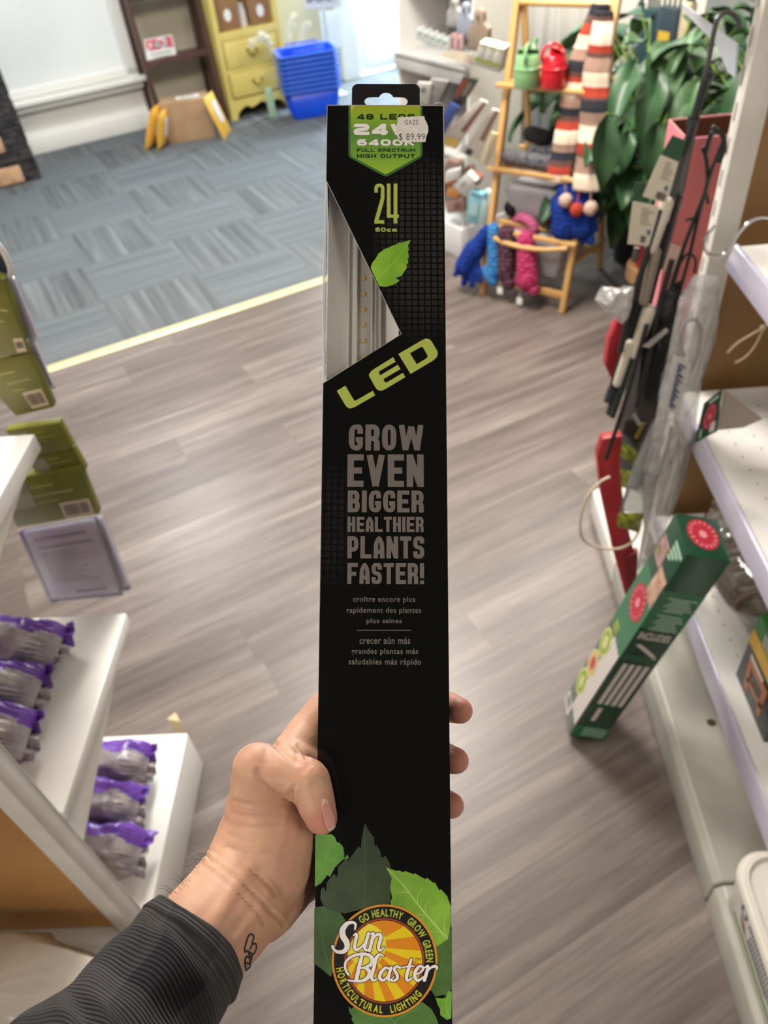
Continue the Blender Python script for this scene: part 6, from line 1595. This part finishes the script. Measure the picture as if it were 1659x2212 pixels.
leafart('leaf_print', C4, [(100, 205), (265, 198), (300, 225), (326, 290), (340, 278), (385, 330), (397, 400), (394, 450), (428, 405), (446, 445), (380, 460), (300, 540), (250, 635), (225, 615), (160, 700), (95, 740)], '5c9434', '77ad4c', [([(100, 720), (200, 480), (270, 220)], .0003), ([(150, 600), (250, 480), (370, 380)], .00015)], .00012, ('4b8030', '6ba63c'), 'bright left leaf print')
leafart('leaf_print', C4, [(822, 538), (935, 575), (948, 568), (1010, 590), (1015, 574), (1110, 610), (1118, 597), (1180, 635), (1230, 660), (1240, 642), (1312, 700), (1322, 688), (1370, 775), (1385, 760), (1450, 832), (1485, 930), (1492, 1100), (1455, 1275), (1340, 1350), (1250, 1420), (1100, 1200), (900, 1000), (868, 900), (888, 850), (866, 740), (882, 650)], '7aa82f', 'a9cd68',
        [([(1455, 1270), (1200, 980), (1000, 720), (830, 545)], .0006), ([(1330, 1130), (1330, 1060), (1380, 1010)], .0002), ([(1450, 1250), (1420, 1150), (1430, 1010)], .0003), ([(1230, 1010), (1230, 930), (1260, 880)], .0002), ([(1150, 900), (1150, 820), (1200, 760)], .0002), ([(1400, 1220), (1330, 1190), (1250, 1200)], .0002), ([(1250, 1040), (1170, 1020), (1100, 1040)], .0002), ([(1060, 800), (980, 790), (900, 800)], .0002)], .00013, ('5f8f26', '8fbf3c'), 'bright right leaf print')
leafart('leaf_print', C4, [(440, 1960), (470, 1990), (480, 1975), (560, 1940), (700, 1900), (1200, 1918), (1290, 1990), (1340, 2080), (1370, 2180), (1330, 2330), (1180, 2480), (960, 2600), (760, 2480), (600, 2320), (500, 2142), (468, 2090), (480, 2070), (445, 2010)], '4f7a34', '668f48', [([(930, 2142), (820, 2040), (700, 1980)], .0003), ([(900, 2142), (1000, 2050), (1150, 1980)], .0003)], .00012, ('426a2c', '5c8a3c'), 'green leaf print under the logo')
leafart('leaf_print', C4, [(1330, 1872), (1400, 1880), (1440, 1868), (1462, 1790), (1478, 1815), (1497, 1800), (1492, 2080), (1450, 2100), (1380, 2050), (1378, 1990), (1350, 1935)], '6aa52f', '86bd4c', [([(1480, 2080), (1440, 1960), (1465, 1800)], .0003)], .00014, ('558f28', '7fb83c'), 'bright leaf print at the lower edge')
# logo
LC = np.array(zp(C4, 810, 1494))
def ellp(cx_, cy_, rx, ry, n=72): return [zp(C4, cx_ + rx * math.cos(2 * math.pi * k / n), cy_ + ry * math.sin(2 * math.pi * k / n)) for k in range(n)]
logo = art('logo', [ellp(810, 1494, 541, 577)], M('logo_orange_rim', 'df9228', .3), .00020, label='round sun logo')
art('ring', [ellp(810, 1494, 519, 556)], M('logo_black', '0b0a09', .3), .00024, logo)
art('inner_rim', [ellp(808, 1494, 410, 438)], M('logo_red_rim', 'a8431f', .3), .00027, logo)
art('inner_rim_gap', [ellp(808, 1494, 393, 422)], M('logo_black', '0b0a09', .3), .00030, logo)
art('sun_field', [ellp(808, 1494, 386, 415)], M('logo_orange', 'e08a12', .3), .00033, logo)
rays = []
sx_, sy_ = 620, 1330
def raydist(a):
    dx, dy = math.cos(a), math.sin(a); ox, oy_ = (sx_ - 808) / 386, (sy_ - 1494) / 415; ex_, ey_ = dx / 386, dy / 415
    A_ = ex_ * ex_ + ey_ * ey_; B_ = ox * ex_ + oy_ * ey_; C_ = ox * ox + oy_ * oy_ - 1
    return (-B_ + math.sqrt(B_ * B_ - A_ * C_)) / A_
for a0, a1 in ((-26, -10), (6, 19), (29, 41), (52, 62), (71, 81), (92, 102), (116, 128)):
    P = []
    for k in range(5):
        a = math.radians(a0 + (a1 - a0) * k / 4); R_ = raydist(a); P.append((sx_ + R_ * math.cos(a), sy_ + R_ * math.sin(a)))
    for k in (1, 0):
        a = math.radians(a0 + (a1 - a0) * (.25 + .5 * k)); R_ = min(190, raydist(a) * .8); P.append((sx_ + R_ * math.cos(a), sy_ + R_ * math.sin(a)))
    rays.append([zp(C4, *p) for p in P])
ylw = M('logo_yellow', 'e9cc12', .3)
art('sun_rays', rays, ylw, .00036, logo)
sun = []
for k in range(60):
    a = 2 * math.pi * k / 60; R_ = min(205, raydist(a) * .999); sun.append(zp(C4, sx_ + R_ * math.cos(a), sy_ + R_ * 1.06 * math.sin(a) if R_ == 205 else sy_ + R_ * math.sin(a)))
art('sun_disc', [sun], M('logo_sun', 'ecd93a', .3), .00039, logo)
def ringtext(body, a0, a1, rx, ry, hgt, flip, mat, lift):
    mb = MB(); ws = []
    for ch in body:
        if ch == ' ': ws.append((None, .32)); continue
        me = textmesh(ch, .035); A_ = np.array([v.co[:] for v in me.vertices]); ws.append(((me, A_), (A_[:, 0].max() - A_[:, 0].min()) * .62 + .10))
    tot = sum(w for _, w in ws); cur = 0
    for it, w in ws:
        a = math.radians(a0 + (a1 - a0) * (cur + w / 2) / tot); cur += w
        if it is None: continue
        me, A_ = it; cxm = (A_[:, 0].min() + A_[:, 0].max()) / 2; H_ = .73
        c = np.array([810 + rx * math.sin(a), 1494 - ry * math.cos(a)]); up = np.array([math.sin(a), -math.cos(a)]); rt = np.array([math.cos(a), math.sin(a)])
        if flip: up = -up; rt = -rt
        vs = []
        for p in A_:
            q = c + rt * (p[0] - cxm) * hgt / H_ * .62 + up * (p[1] - H_ / 2) * hgt / H_
            vs.append(L3(zp(C4, *q), lift))
        mb.add(vs, [tuple(p.vertices) for p in me.polygons]); bpy.data.meshes.remove(me)
    return part(logo, 'lettering', mb, mat, local=True, smooth=0)
ringtext('GO HEALTHY  GROW GREEN', -34, 92, 463, 496, 76, False, M('logo_lime', 'b4bf3c', .3), .00030)
ringtext('HORTICULTURAL  LIGHTING', 263, 129, 463, 496, 76, True, M('logo_yellow2', 'cfc91f', .3), .00030)
strokes = [
 [(505, 1170, 16), (512, 1120, 26), (480, 1098, 30), (425, 1112, 44), (380, 1175, 58), (385, 1240, 62), (420, 1300, 60), (425, 1355, 52), (385, 1398, 42), (325, 1398, 32), (288, 1370, 26), (280, 1345, 34)],
 [(492, 1228, 14), (522, 1222, 30), (512, 1290, 34), (502, 1350, 34), (525, 1378, 30), (570, 1352, 22), (625, 1285, 18)],
 [(645, 1212, 32), (622, 1290, 34), (606, 1350, 34), (622, 1384, 26), (652, 1366, 12)],
 [(668, 1218, 14), (694, 1214, 30), (676, 1300, 34), (655, 1388, 34)],
 [(672, 1310, 16), (715, 1236, 24), (758, 1220, 32), (772, 1252, 36), (750, 1330, 34), (752, 1378, 30), (776, 1380, 22), (804, 1350, 12)],
 [(440, 1632, 24), (410, 1580, 24), (412, 1505, 26), (470, 1450, 28), (560, 1422, 30), (640, 1430, 36), (684, 1472, 42), (664, 1530, 38), (600, 1562, 24), (562, 1564, 16)],
 [(600, 1562, 20), (648, 1590, 40), (652, 1640, 44), (600, 1688, 36), (520, 1700, 24), (440, 1690, 20)],
 [(578, 1440, 30), (552, 1540, 40), (520, 1690, 42)],
 [(796, 1440, 18), (758, 1426, 26), (722, 1470, 36), (698, 1570, 36), (676, 1650, 36), (694, 1692, 28), (732, 1672, 12)],
 [(868, 1580, 18), (820, 1562, 28), (772, 1610, 34), (760, 1666, 34), (796, 1690, 28), (838, 1650, 18), (862, 1590, 14)],
 [(876, 1560, 30), (852, 1640, 34), (852, 1688, 28), (880, 1680, 16), (905, 1650, 10)],
 [(968, 1562, 26), (934, 1548, 26), (908, 1578, 28), (935, 1628, 32), (938, 1672, 30), (898, 1696, 24), (866, 1682, 18)],
 [(1082, 1475, 24), (1058, 1560, 34), (1034, 1650, 34), (1048, 1692, 28), (1095, 1660, 12)], [(992, 1556, 14), (1050, 1548, 18), (1112, 1546, 14)],
 [(1120, 1632, 16), (1178, 1606, 20), (1206, 1566, 26), (1172, 1544, 26), (1130, 1588, 34), (1118, 1650, 34), (1152, 1692, 30), (1210, 1650, 12)],
 [(1222, 1558, 16), (1254, 1546, 28), (1236, 1620, 34), (1214, 1694, 36)], [(1238, 1622, 12), (1276, 1566, 20), (1322, 1546, 30), (1345, 1556, 26), (1340, 1578, 18)]]
def scriptart(name, grow, mat, lift):
    mb = MB()
    for st in strokes:
        P = crom([np.array(q, float) for q in st], 7); n_ = len(P)
        Lf, Rt = [], []
        for i in range(n_):
            a, b = P[max(0, i - 1)], P[min(n_ - 1, i + 1)]; d = nrm([b[0] - a[0], b[1] - a[1]]); w = P[i][2] / 2 + grow
            Lf.append((P[i][0] - d[1] * w, P[i][1] + d[0] * w)); Rt.append((P[i][0] + d[1] * w, P[i][1] - d[0] * w))
        for i in range(n_ - 1): mb.add([L3(zp(C4, *q), lift + 1e-7 * len(mb.f)) for q in (Lf[i], Lf[i + 1], Rt[i + 1], Rt[i])], [(0, 1, 2, 3)])
        for i in range(0, n_, 2):
            w = P[i][2] / 2 + grow; mb.add([L3(zp(C4, P[i][0] + w * math.cos(2 * math.pi * k / 14), P[i][1] + w * math.sin(2 * math.pi * k / 14)), lift + 1e-7 * len(mb.f)) for k in range(14)], [tuple(range(14))])
        w = P[-1][2] / 2 + grow; mb.add([L3(zp(C4, P[-1][0] + w * math.cos(2 * math.pi * k / 14), P[-1][1] + w * math.sin(2 * math.pi * k / 14)), lift) for k in range(14)], [tuple(range(14))])
    return part(logo, name, mb, mat, local=True, smooth=0)
scriptart('script_outline', 7, M('logo_outline', '1a0f14', .3), .00044)
scriptart('script_lettering', 0, M('logo_script_white', 'f4eeec', .3), .00050)
mb = MB(); text_into(mb, 'TM', FR0, fit(C4, 1118, 1462, 1178, 1496), .0, 1.0, 0, 0, .00042); part(logo, 'lettering', mb, M('logo_outline', '1a0f14', .3), local=True, smooth=0)
# price sticker
stp = [(945, 495), (1000, 491), (1100, 487), (1215, 482), (1222, 515), (1240, 545), (1255, 590), (1256, 640), (1240, 680), (1232, 712), (1228, 746), (1100, 747), (955, 748), (948, 712), (932, 670), (916, 635), (924, 600), (938, 560), (942, 525)]
stk = art('price_sticker', [[zp(C1, *p) for p in stp]], M('sticker_paper', 'dcd6cc', .6, var=(90, 'd6cfc5', 'e4dfd6')), .00034, label='cream price sticker')
words('lettering', C1, [('GAZE', (1015, 521, 1155, 568), -.005, 1.15, 0), ('$ 89.99', (957, 661, 1222, 734), -.005, 1.12, 0)], M('sticker_ink', '3c3a3a', .6), .00040, stk)
# lamp inside, seen through the die cut
lamp = thing('led_strip_light', 'aluminium LED strip light seen through the die cut window of the black box', 'lamp', BO, None, np.array([BX, BY, BZ]).T)
def bx_(px): return bp(px, 650)[0]
sect = [(-h + .0015, -.004), (bx_(712), -.009), (bx_(718), -.012), (bx_(744), -.023), (bx_(750), -.021), (bx_(752), -.025), (bx_(757), -.025), (bx_(758), -.021), (bx_(764), -.020), (bx_(766), -.0165), (bx_(769), -.0165), (bx_(770), -.021),
        (bx_(799), -.021), (bx_(801), -.0165), (bx_(803), -.0165), (bx_(805), -.020), (bx_(811), -.0195), (bx_(813), -.023), (bx_(818), -.023), (bx_(820), -.0175), (bx_(822), -.0175), (bx_(824), -.024), (bx_(832), -.024), (bx_(834), -.020), (bx_(848), -.017), (bx_(862), -.012)]
y0_, y1_ = A1[1] + .02, A3[1] - .05
mb = MB(); mb.grid([[(x, y, z) for x, z in sect] for y in (y0_, y1_)])
part(lamp, 'reflector', mb, M('aluminium', 'ece8e2', .28, metal=.25), local=True, smooth=20)
mb = MB(); mb.add([(bx_(770), y0_, -.0207), (bx_(799), y0_, -.0207), (bx_(799), y1_, -.0207), (bx_(770), y1_, -.0207)], [(0, 1, 2, 3)]); part(lamp, 'circuit_strip', mb, M('circuit_white', 'b9b3a9', .5), local=True, smooth=0)
for py in (568, 603, 638, 673, 709, 745, 781):
    P = bp(784.5, py); mb = MB(); mb.box((P[0] - .0004, P[1], -.0199), (.0024, .0025, .0012)); part(lamp, 'led_chip', mb, M('led_yellow', 'cfae5a', .4), local=True, bevel=.0002)
mb = MB(); mb.box((0, (y0_ + y1_) / 2, -.034), (.058, y0_ - y1_, .014)); part(lamp, 'housing', mb, M('housing_white', 'd5d2cb', .4), local=True)

# ------------------------------------------------------------------ the hand that holds the box
HX, HY, HS = 300, 1440, 750 / 1659          # frame of the measured close-up of the hand
def hp(x, y, d): return dep(HX + HS * x, HY + HS * y, d)
def rad(r, d): return r * HS * d / FPX
mb = MB()
def limb(pts):
    for (x0, y0, d0, r0), (x1, y1, d1, r1) in zip(pts[:-1], pts[1:]):
        capsule(mb, hp(x0, y0, d0), hp(x1, y1, d1), rad(r0, d0), rad(r1, d1), 20)
limb([(20, 1610, .337, 200), (130, 1480, .349, 225), (300, 1300, .364, 256), (400, 1190, .374, 252), (500, 1070, .386, 245)])     # forearm and wrist
limb([(340, 1250, .368, 240), (470, 1080, .382, 232)])
limb([(500, 1070, .388, 240), (580, 930, .396, 250), (620, 790, .400, 235), (600, 690, .398, 190), (575, 560, .392, 140), (566, 486, .389, 122)])   # ball of the thumb up to its knuckle
limb([(560, 1080, .398, 228), (680, 960, .420, 208), (800, 900, .450, 185), (930, 880, .474, 185)])                                      # heel of the hand, turning behind the box
limb([(620, 790, .408, 212), (760, 760, .450, 160), (900, 740, .480, 150)])
limb([(930, 880, .470, 190), (1000, 700, .478, 170), (960, 480, .478, 140), (880, 330, .468, 110)])                                     # palm behind the box
limb([(570, 492, .391, 120), (690, 510, .385, 112), (805, 542, .3815, 102)])                                                            # thumb, first joint
limb([(805, 542, .3815, 103), (828, 590, .3805, 99), (850, 660, .379, 92), (872, 722, .3785, 79)])                                          # thumb, tip
limb([(640, 530, .400, 118), (720, 470, .428, 108), (820, 470, .458, 105)])                                                              # web
limb([(720, 440, .440, 104), (800, 320, .456, 96), (900, 200, .468, 92), (1250, 165, .474, 84), (1470, 190, .464, 74), (1536, 211, .440, 62)])   # index finger
limb([(900, 470, .474, 112), (1250, 430, .474, 86), (1460, 436, .464, 74), (1517, 450, .440, 62)])                                       # middle finger
limb([(940, 680, .476, 112), (1250, 650, .474, 84), (1450, 652, .464, 72), (1496, 664, .440, 60)])                                       # ring finger
limb([(960, 860, .474, 108), (1220, 850, .472, 74), (1390, 842, .464, 64), (1420, 850, .450, 56)])                                       # little finger
hand = union_mesh(mb, .0014, 7, 'hand')
hand.calc_loop_triangles()
# creases and knuckle folds pressed into the skin
def seg_dist(P, a, b):
    ab = b - a; t = np.clip(((P - a) @ ab) / (ab @ ab), 0, 1); return np.linalg.norm(P - (a + t[:, None] * ab), axis=1)
co = np.array([v.co[:] for v in hand.vertices]); no = np.array([v.normal[:] for v in hand.vertices])
cc = (co - CAM) @ RC            # camera coordinates
pix = np.stack([CX + FPX * cc[:, 0] / cc[:, 2], CY + FPX * cc[:, 1] / cc[:, 2]], 1)
crop = (pix - np.array([HX, HY])) / HS
front = ((CAM - co) * no).sum(1) > 0
near = front & (cc[:, 2] < .452)
creases = [([(730, 600), (722, 618), (690, 622), (640, 604), (590, 560), (565, 500)], 10, .0016), ([(735, 630), (728, 600), (740, 570)], 9, .0010),
           ([(300, 880), (420, 980), (540, 1080), (640, 1180), (690, 1230)], 9, .0011), ([(280, 930), (400, 1020), (520, 1130), (600, 1230)], 8, .0009), ([(330, 870), (460, 940), (580, 1010), (650, 1090)], 8, .0009),
           ([(420, 860), (520, 890), (640, 890)], 8, .0007), ([(430, 800), (520, 830), (620, 820)], 8, .0005), ([(450, 640), (560, 660), (700, 650)], 8, .0006), ([(440, 700), (560, 720), (690, 700)], 8, .0005), ([(460, 760), (560, 770), (680, 750)], 8, .0005),
           ([(820, 510), (850, 500), (880, 505)], 6, .0005), ([(815, 540), (850, 525), (890, 530)], 6, .0005), ([(825, 565), (860, 550), (895, 560)], 6, .0004), ([(860, 640), (885, 610), (900, 600)], 6, .0004),
           ([(760, 380), (778, 400), (800, 440)], 9, .0010), ([(730, 370), (752, 400), (760, 440)], 8, .0007), ([(650, 370), (700, 420), (760, 460)], 12, .0012)]
off_ = np.zeros(len(co))
for pl_, w, dpt in creases:
    P = np.array(crom([np.array([*p, 0.0]) for p in pl_], 5))[:, :2]
    dm = np.full(len(co), 1e9)
    for a, b in zip(P[:-1], P[1:]): dm = np.minimum(dm, seg_dist(crop, a, b))
    off_ -= dpt * np.exp(-(dm / w) ** 2) * near
    off_ += dpt * .35 * np.exp(-((dm - w * 2.2) / (w * 1.2)) ** 2) * near
tend = [([(360, 1230), (440, 1080), (540, 950)], 40, .0012), ([(480, 1300), (560, 1180), (620, 1080)], 30, .0010), ([(820, 520), (850, 500), (872, 520)], 40, .0010)]
for pl_, w, dpt in tend:
    P = np.array(pl_, float); dm = np.full(len(co), 1e9)
    for a, b in zip(P[:-1], P[1:]): dm = np.minimum(dm, seg_dist(crop, a, b))
    off_ += dpt * np.exp(-(dm / w) ** 2) * near
co2 = co + no * off_[:, None]
hand.vertices.foreach_set('co', co2.ravel()); hand.update()
def skin_mat():
    m, nt, b = nodes_mat('skin')
    tc = nt.nodes.new('ShaderNodeTexCoord')
    n1 = noise_n(nt, tc.outputs['Object'], 38, 3); n2 = noise_n(nt, tc.outputs['Object'], 420, 3)
    c = ramp(nt, n1, [(.30, 'c08d76'), (.5, 'cd9d82'), (.70, 'd6aa8c')])
    at = nt.nodes.new('ShaderNodeAttribute'); at.attribute_name = 'flush'
    c = mixc(nt, at.outputs['Fac'], c, 'c57f6e')
    nt.links.new(c, b.inputs['Base Color']); b.inputs['Roughness'].default_value = .46; b.inputs['Specular IOR Level'].default_value = .38
    b.inputs['Subsurface Weight'].default_value = .12; b.inputs['Subsurface Radius'].default_value = (1, .35, .18); b.inputs['Subsurface Scale'].default_value = .003
    bu = nt.nodes.new('ShaderNodeBump'); bu.inputs['Strength'].default_value = .22; bu.inputs['Distance'].default_value = .0006
    nt.links.new(n2, bu.inputs['Height']); nt.links.new(bu.outputs[0], b.inputs['Normal'])
    return m
# redder finger tips, thumb tip and finger pads (the flush of the skin itself)
fl_ = np.zeros(len(co))
for (x, y, r_) in ((885, 740, 90), (1560, 215, 120), (1545, 455, 110), (1530, 665, 110), (800, 480, 60)):
    fl_ = np.maximum(fl_, np.exp(-(((crop[:, 0] - x) ** 2 + (crop[:, 1] - y) ** 2) / r_ ** 2)) * (.85 if r_ > 70 else .35))
att = hand.attributes.new('flush', 'FLOAT', 'POINT'); att.data.foreach_set('value', fl_.astype(np.float32))
root = hp(300, 1300, .362)
inv_ = Matrix.Translation(Vector(-root))
hand.transform(inv_); hand.materials.clear(); hand.materials.append(skin_mat())
person = bpy.data.objects.new('person', hand); COL.objects.link(person); person.location = root
tag(person, 'left forearm and hand in a dark corduroy sleeve gripping the black box', 'person')
bvh = BVHTree.FromPolygons([Vector(v.co) + Vector(root) for v in hand.vertices], [tuple(p.vertices) for p in hand.polygons])
def skin_pt(x, y, lift=0.0):
    d = Vector(nrm(ray(HX + HS * x, HY + HS * y))); h_ = bvh.ray_cast(Vector(CAM), d)
    if h_[0] is None or (h_[0] - Vector(CAM)).length > .55: return None
    return np.array(h_[0]) + np.array(h_[1]) * (lift if h_[1].dot(d) < 0 else -lift)
# thumbnail
G = []
quad = [(866, 650), (905, 640), (944, 752), (893, 782)]
for i in range(15):
    row = []
    for j in range(11):
        a, b = j / 10, i / 14; a = .5 + (a - .5) * (1 - .55 * abs(2 * b - 1) ** 5)
        top = np.array(quad[0]) * (1 - a) + np.array(quad[1]) * a; bot = np.array(quad[3]) * (1 - a) + np.array(quad[2]) * a
        p = top * (1 - b) + bot * b
        p[1] -= 14 * math.sin(math.pi * a) * (1 - b); p[1] += 10 * math.sin(math.pi * a) * b
        q = skin_pt(p[0], p[1], .0005 + .0004 * b)
        row.append(q)
    if all(q is not None for q in row): G.append(row)
if len(G) > 3:
    mb = MB(); mb.grid(G, 0, lambda i, j: 1 if i < 2 else (2 if i >= len(G) - 2 else 0))
    part(person, 'thumbnail', mb, [M('nail_pink', 'cf8f86', .3, coat=.3), M('nail_lunula', 'ddb0a4', .3, coat=.3), M('nail_edge', 'dcc3b0', .35)], solid=.0004, smooth=60, label='pink thumbnail')
# wrist tattoo: a small line drawing
lines = [[(520, 1290), (508, 1330), (505, 1362), (520, 1358), (528, 1390), (512, 1385), (505, 1410), (512, 1450)], [(505, 1410), (528, 1418), (540, 1380)], [(512, 1450), (530, 1428), (528, 1390)],
         [(520, 1290), (532, 1278), (548, 1288), (540, 1325), (556, 1322), (560, 1345), (545, 1372), (520, 1358)], [(528, 1390), (545, 1372)], [(540, 1325), (528, 1350)]]
mb = MB()
for l_ in lines:
    P = [skin_pt(p[0], p[1], .00025) for p in crom([np.array([*p, 0.0]) for p in l_], 4)]
    P = [p for p in P if p is not None]
    if len(P) > 2: mb.tube(P, .00042, 5)
if mb.v: part(person, 'tattoo', mb, M('tattoo_ink', '33343c', .6), label='small dark line tattoo on the wrist')
# fine dark hairs on the back of the wrist
mb = MB(); rr = random.Random(21)
for k in range(90):
    t_ = rr.random(); x = 330 + (110 - 330) * t_ + rr.gauss(0, 26) + 14; y = 850 + (1100 - 850) * t_ + rr.gauss(0, 26) + 14
    p = skin_pt(x, y, 0)
    if p is None: continue
    h_ = bvh.find_nearest(Vector(p)); n_ = np.array(h_[1]); n_ = n_ if n_ @ (CAM - p) > 0 else -n_
    d = nrm(-RC[:, 0] * rr.uniform(.2, 1.0) - RC[:, 1] * rr.uniform(-.4, .8) + n_ * .5); L_ = rr.uniform(.004, .010)
    mb.tube([p, p + d * L_ * .5 + n_ * .0008, p + d * L_ + RC[:, 1] * .001], [.00005, .00004, .00002], 4)
part(person, 'arm_hair', mb, M('arm_hair', '2b2018', .5), kind='stuff', label='fine dark hairs on the wrist')
# corduroy sleeve
def sleeve_mat():
    m, nt, b = nodes_mat('corduroy')
    uvn = nt.nodes.new('ShaderNodeUVMap'); sp = nt.nodes.new('ShaderNodeSeparateXYZ'); nt.links.new(uvn.outputs[0], sp.inputs[0])
    u_, v_ = sp.outputs[0], sp.outputs[1]         # u around, v along (metres)
    w = math_n(nt, 'SINE', math_n(nt, 'MULTIPLY', v_, 2 * math.pi / .0021))
    w = math_n(nt, 'ADD', math_n(nt, 'MULTIPLY', w, .5), .5)
    n1 = noise_n(nt, comb(nt, math_n(nt, 'MULTIPLY', u_, 14), math_n(nt, 'MULTIPLY', v_, 14)), 1.0, 3)
    ch = math_n(nt, 'GREATER_THAN', math_n(nt, 'FRACT', math_n(nt, 'DIVIDE', math_n(nt, 'ADD', v_, .012), .058)), .58)
    ch2 = math_n(nt, 'GREATER_THAN', math_n(nt, 'FRACT', math_n(nt, 'DIVIDE', u_, .075)), .62)
    f = math_n(nt, 'MULTIPLY', math_n(nt, 'ADD', ch, ch2), .5)
    c = mixc(nt, f, '4a4645', '15171d')
    c = mixc(nt, math_n(nt, 'MULTIPLY', math_n(nt, 'SUBTRACT', 1.0, w), .55), c, '161518')
    c = mixc(nt, math_n(nt, 'MULTIPLY', n1, .35), c, '312e2f')
    nt.links.new(c, b.inputs['Base Color']); b.inputs['Roughness'].default_value = .95; b.inputs['Specular IOR Level'].default_value = .15; b.inputs['Sheen Weight'].default_value = .12
    bu = nt.nodes.new('ShaderNodeBump'); bu.inputs['Strength'].default_value = .7; bu.inputs['Distance'].default_value = .0012
    nt.links.new(w, bu.inputs['Height']); nt.links.new(bu.outputs[0], b.inputs['Normal'])
    return m
corm = sleeve_mat()
def sleeve_grid(axis, n_around=64, thick=0.0, wr=1.0):
    P = crom([np.array([*hp(x, y, d), rad(r, d)]) for x, y, d, r in axis], 14); G = []; UVs = []
    acc = 0
    for i, p in enumerate(P):
        a, b = P[max(0, i - 1)][:3], P[min(len(P) - 1, i + 1)][:3]; t = nrm(b - a)
        s_ = nrm(np.cross(t, RC[:, 2])); n_ = np.cross(t, s_)
        if i: acc += np.linalg.norm(p[:3] - P[i - 1][:3])
        row = []; ru = []
        for j in range(n_around + 1):
            q = 2 * math.pi * j / n_around; r_ = p[3] + thick
            k = noise.noise(Vector((math.cos(q) * 1.6, math.sin(q) * 1.6, acc * 38))) * .0055 * wr + math.sin(acc * 150 + 2.6 * math.sin(q * 2 + .6)) * .0022 * wr * min(1, acc / .05)
            row.append(p[:3] + (s_ * math.cos(q) + n_ * math.sin(q) * 1.0) * (r_ + k)); ru.append((q * p[3], acc))
        G.append(row); UVs.append(ru)
    return G, UVs
def put_sleeve(name, G, UVs, mat, solid):
    mb = MB(); mb.grid(G); o = part(person, name, mb, mat, solid=solid, smooth=60)
    uvl = o.data.uv_layers.new(name='UVMap'); nb = len(G[0])
    flat_ = [q for r_ in UVs for q in r_]
    for lp_ in o.data.loops: uvl.data[lp_.index].uv = flat_[lp_.vertex_index]
    return o
# opening of the cuff first, elbow last
axis = [(282, 1336, .361, 280), (236, 1394, .356, 294), (150, 1490, .348, 312), (20, 1630, .334, 330), (-160, 1830, .315, 350), (-330, 2010, .297, 372), (-620, 2320, .265, 410)]
G, UVs = sleeve_grid(axis); slv_ = put_sleeve('sleeve', G, UVs, corm, .0022)
G, UVs = sleeve_grid([(290, 1327, .3617, 280), (268, 1354, .3595, 284), (232, 1398, .3557, 296)], thick=.0012, wr=1.0)
mb = MB(); mb.grid(G); cuf = part(slv_, 'cuff', mb, corm, solid=.0022, smooth=60)
uvl = cuf.data.uv_layers.new(name='UVMap'); flat_ = [q for r_ in UVs for q in r_]
for lp_ in cuf.data.loops: uvl.data[lp_.index].uv = flat_[lp_.vertex_index]
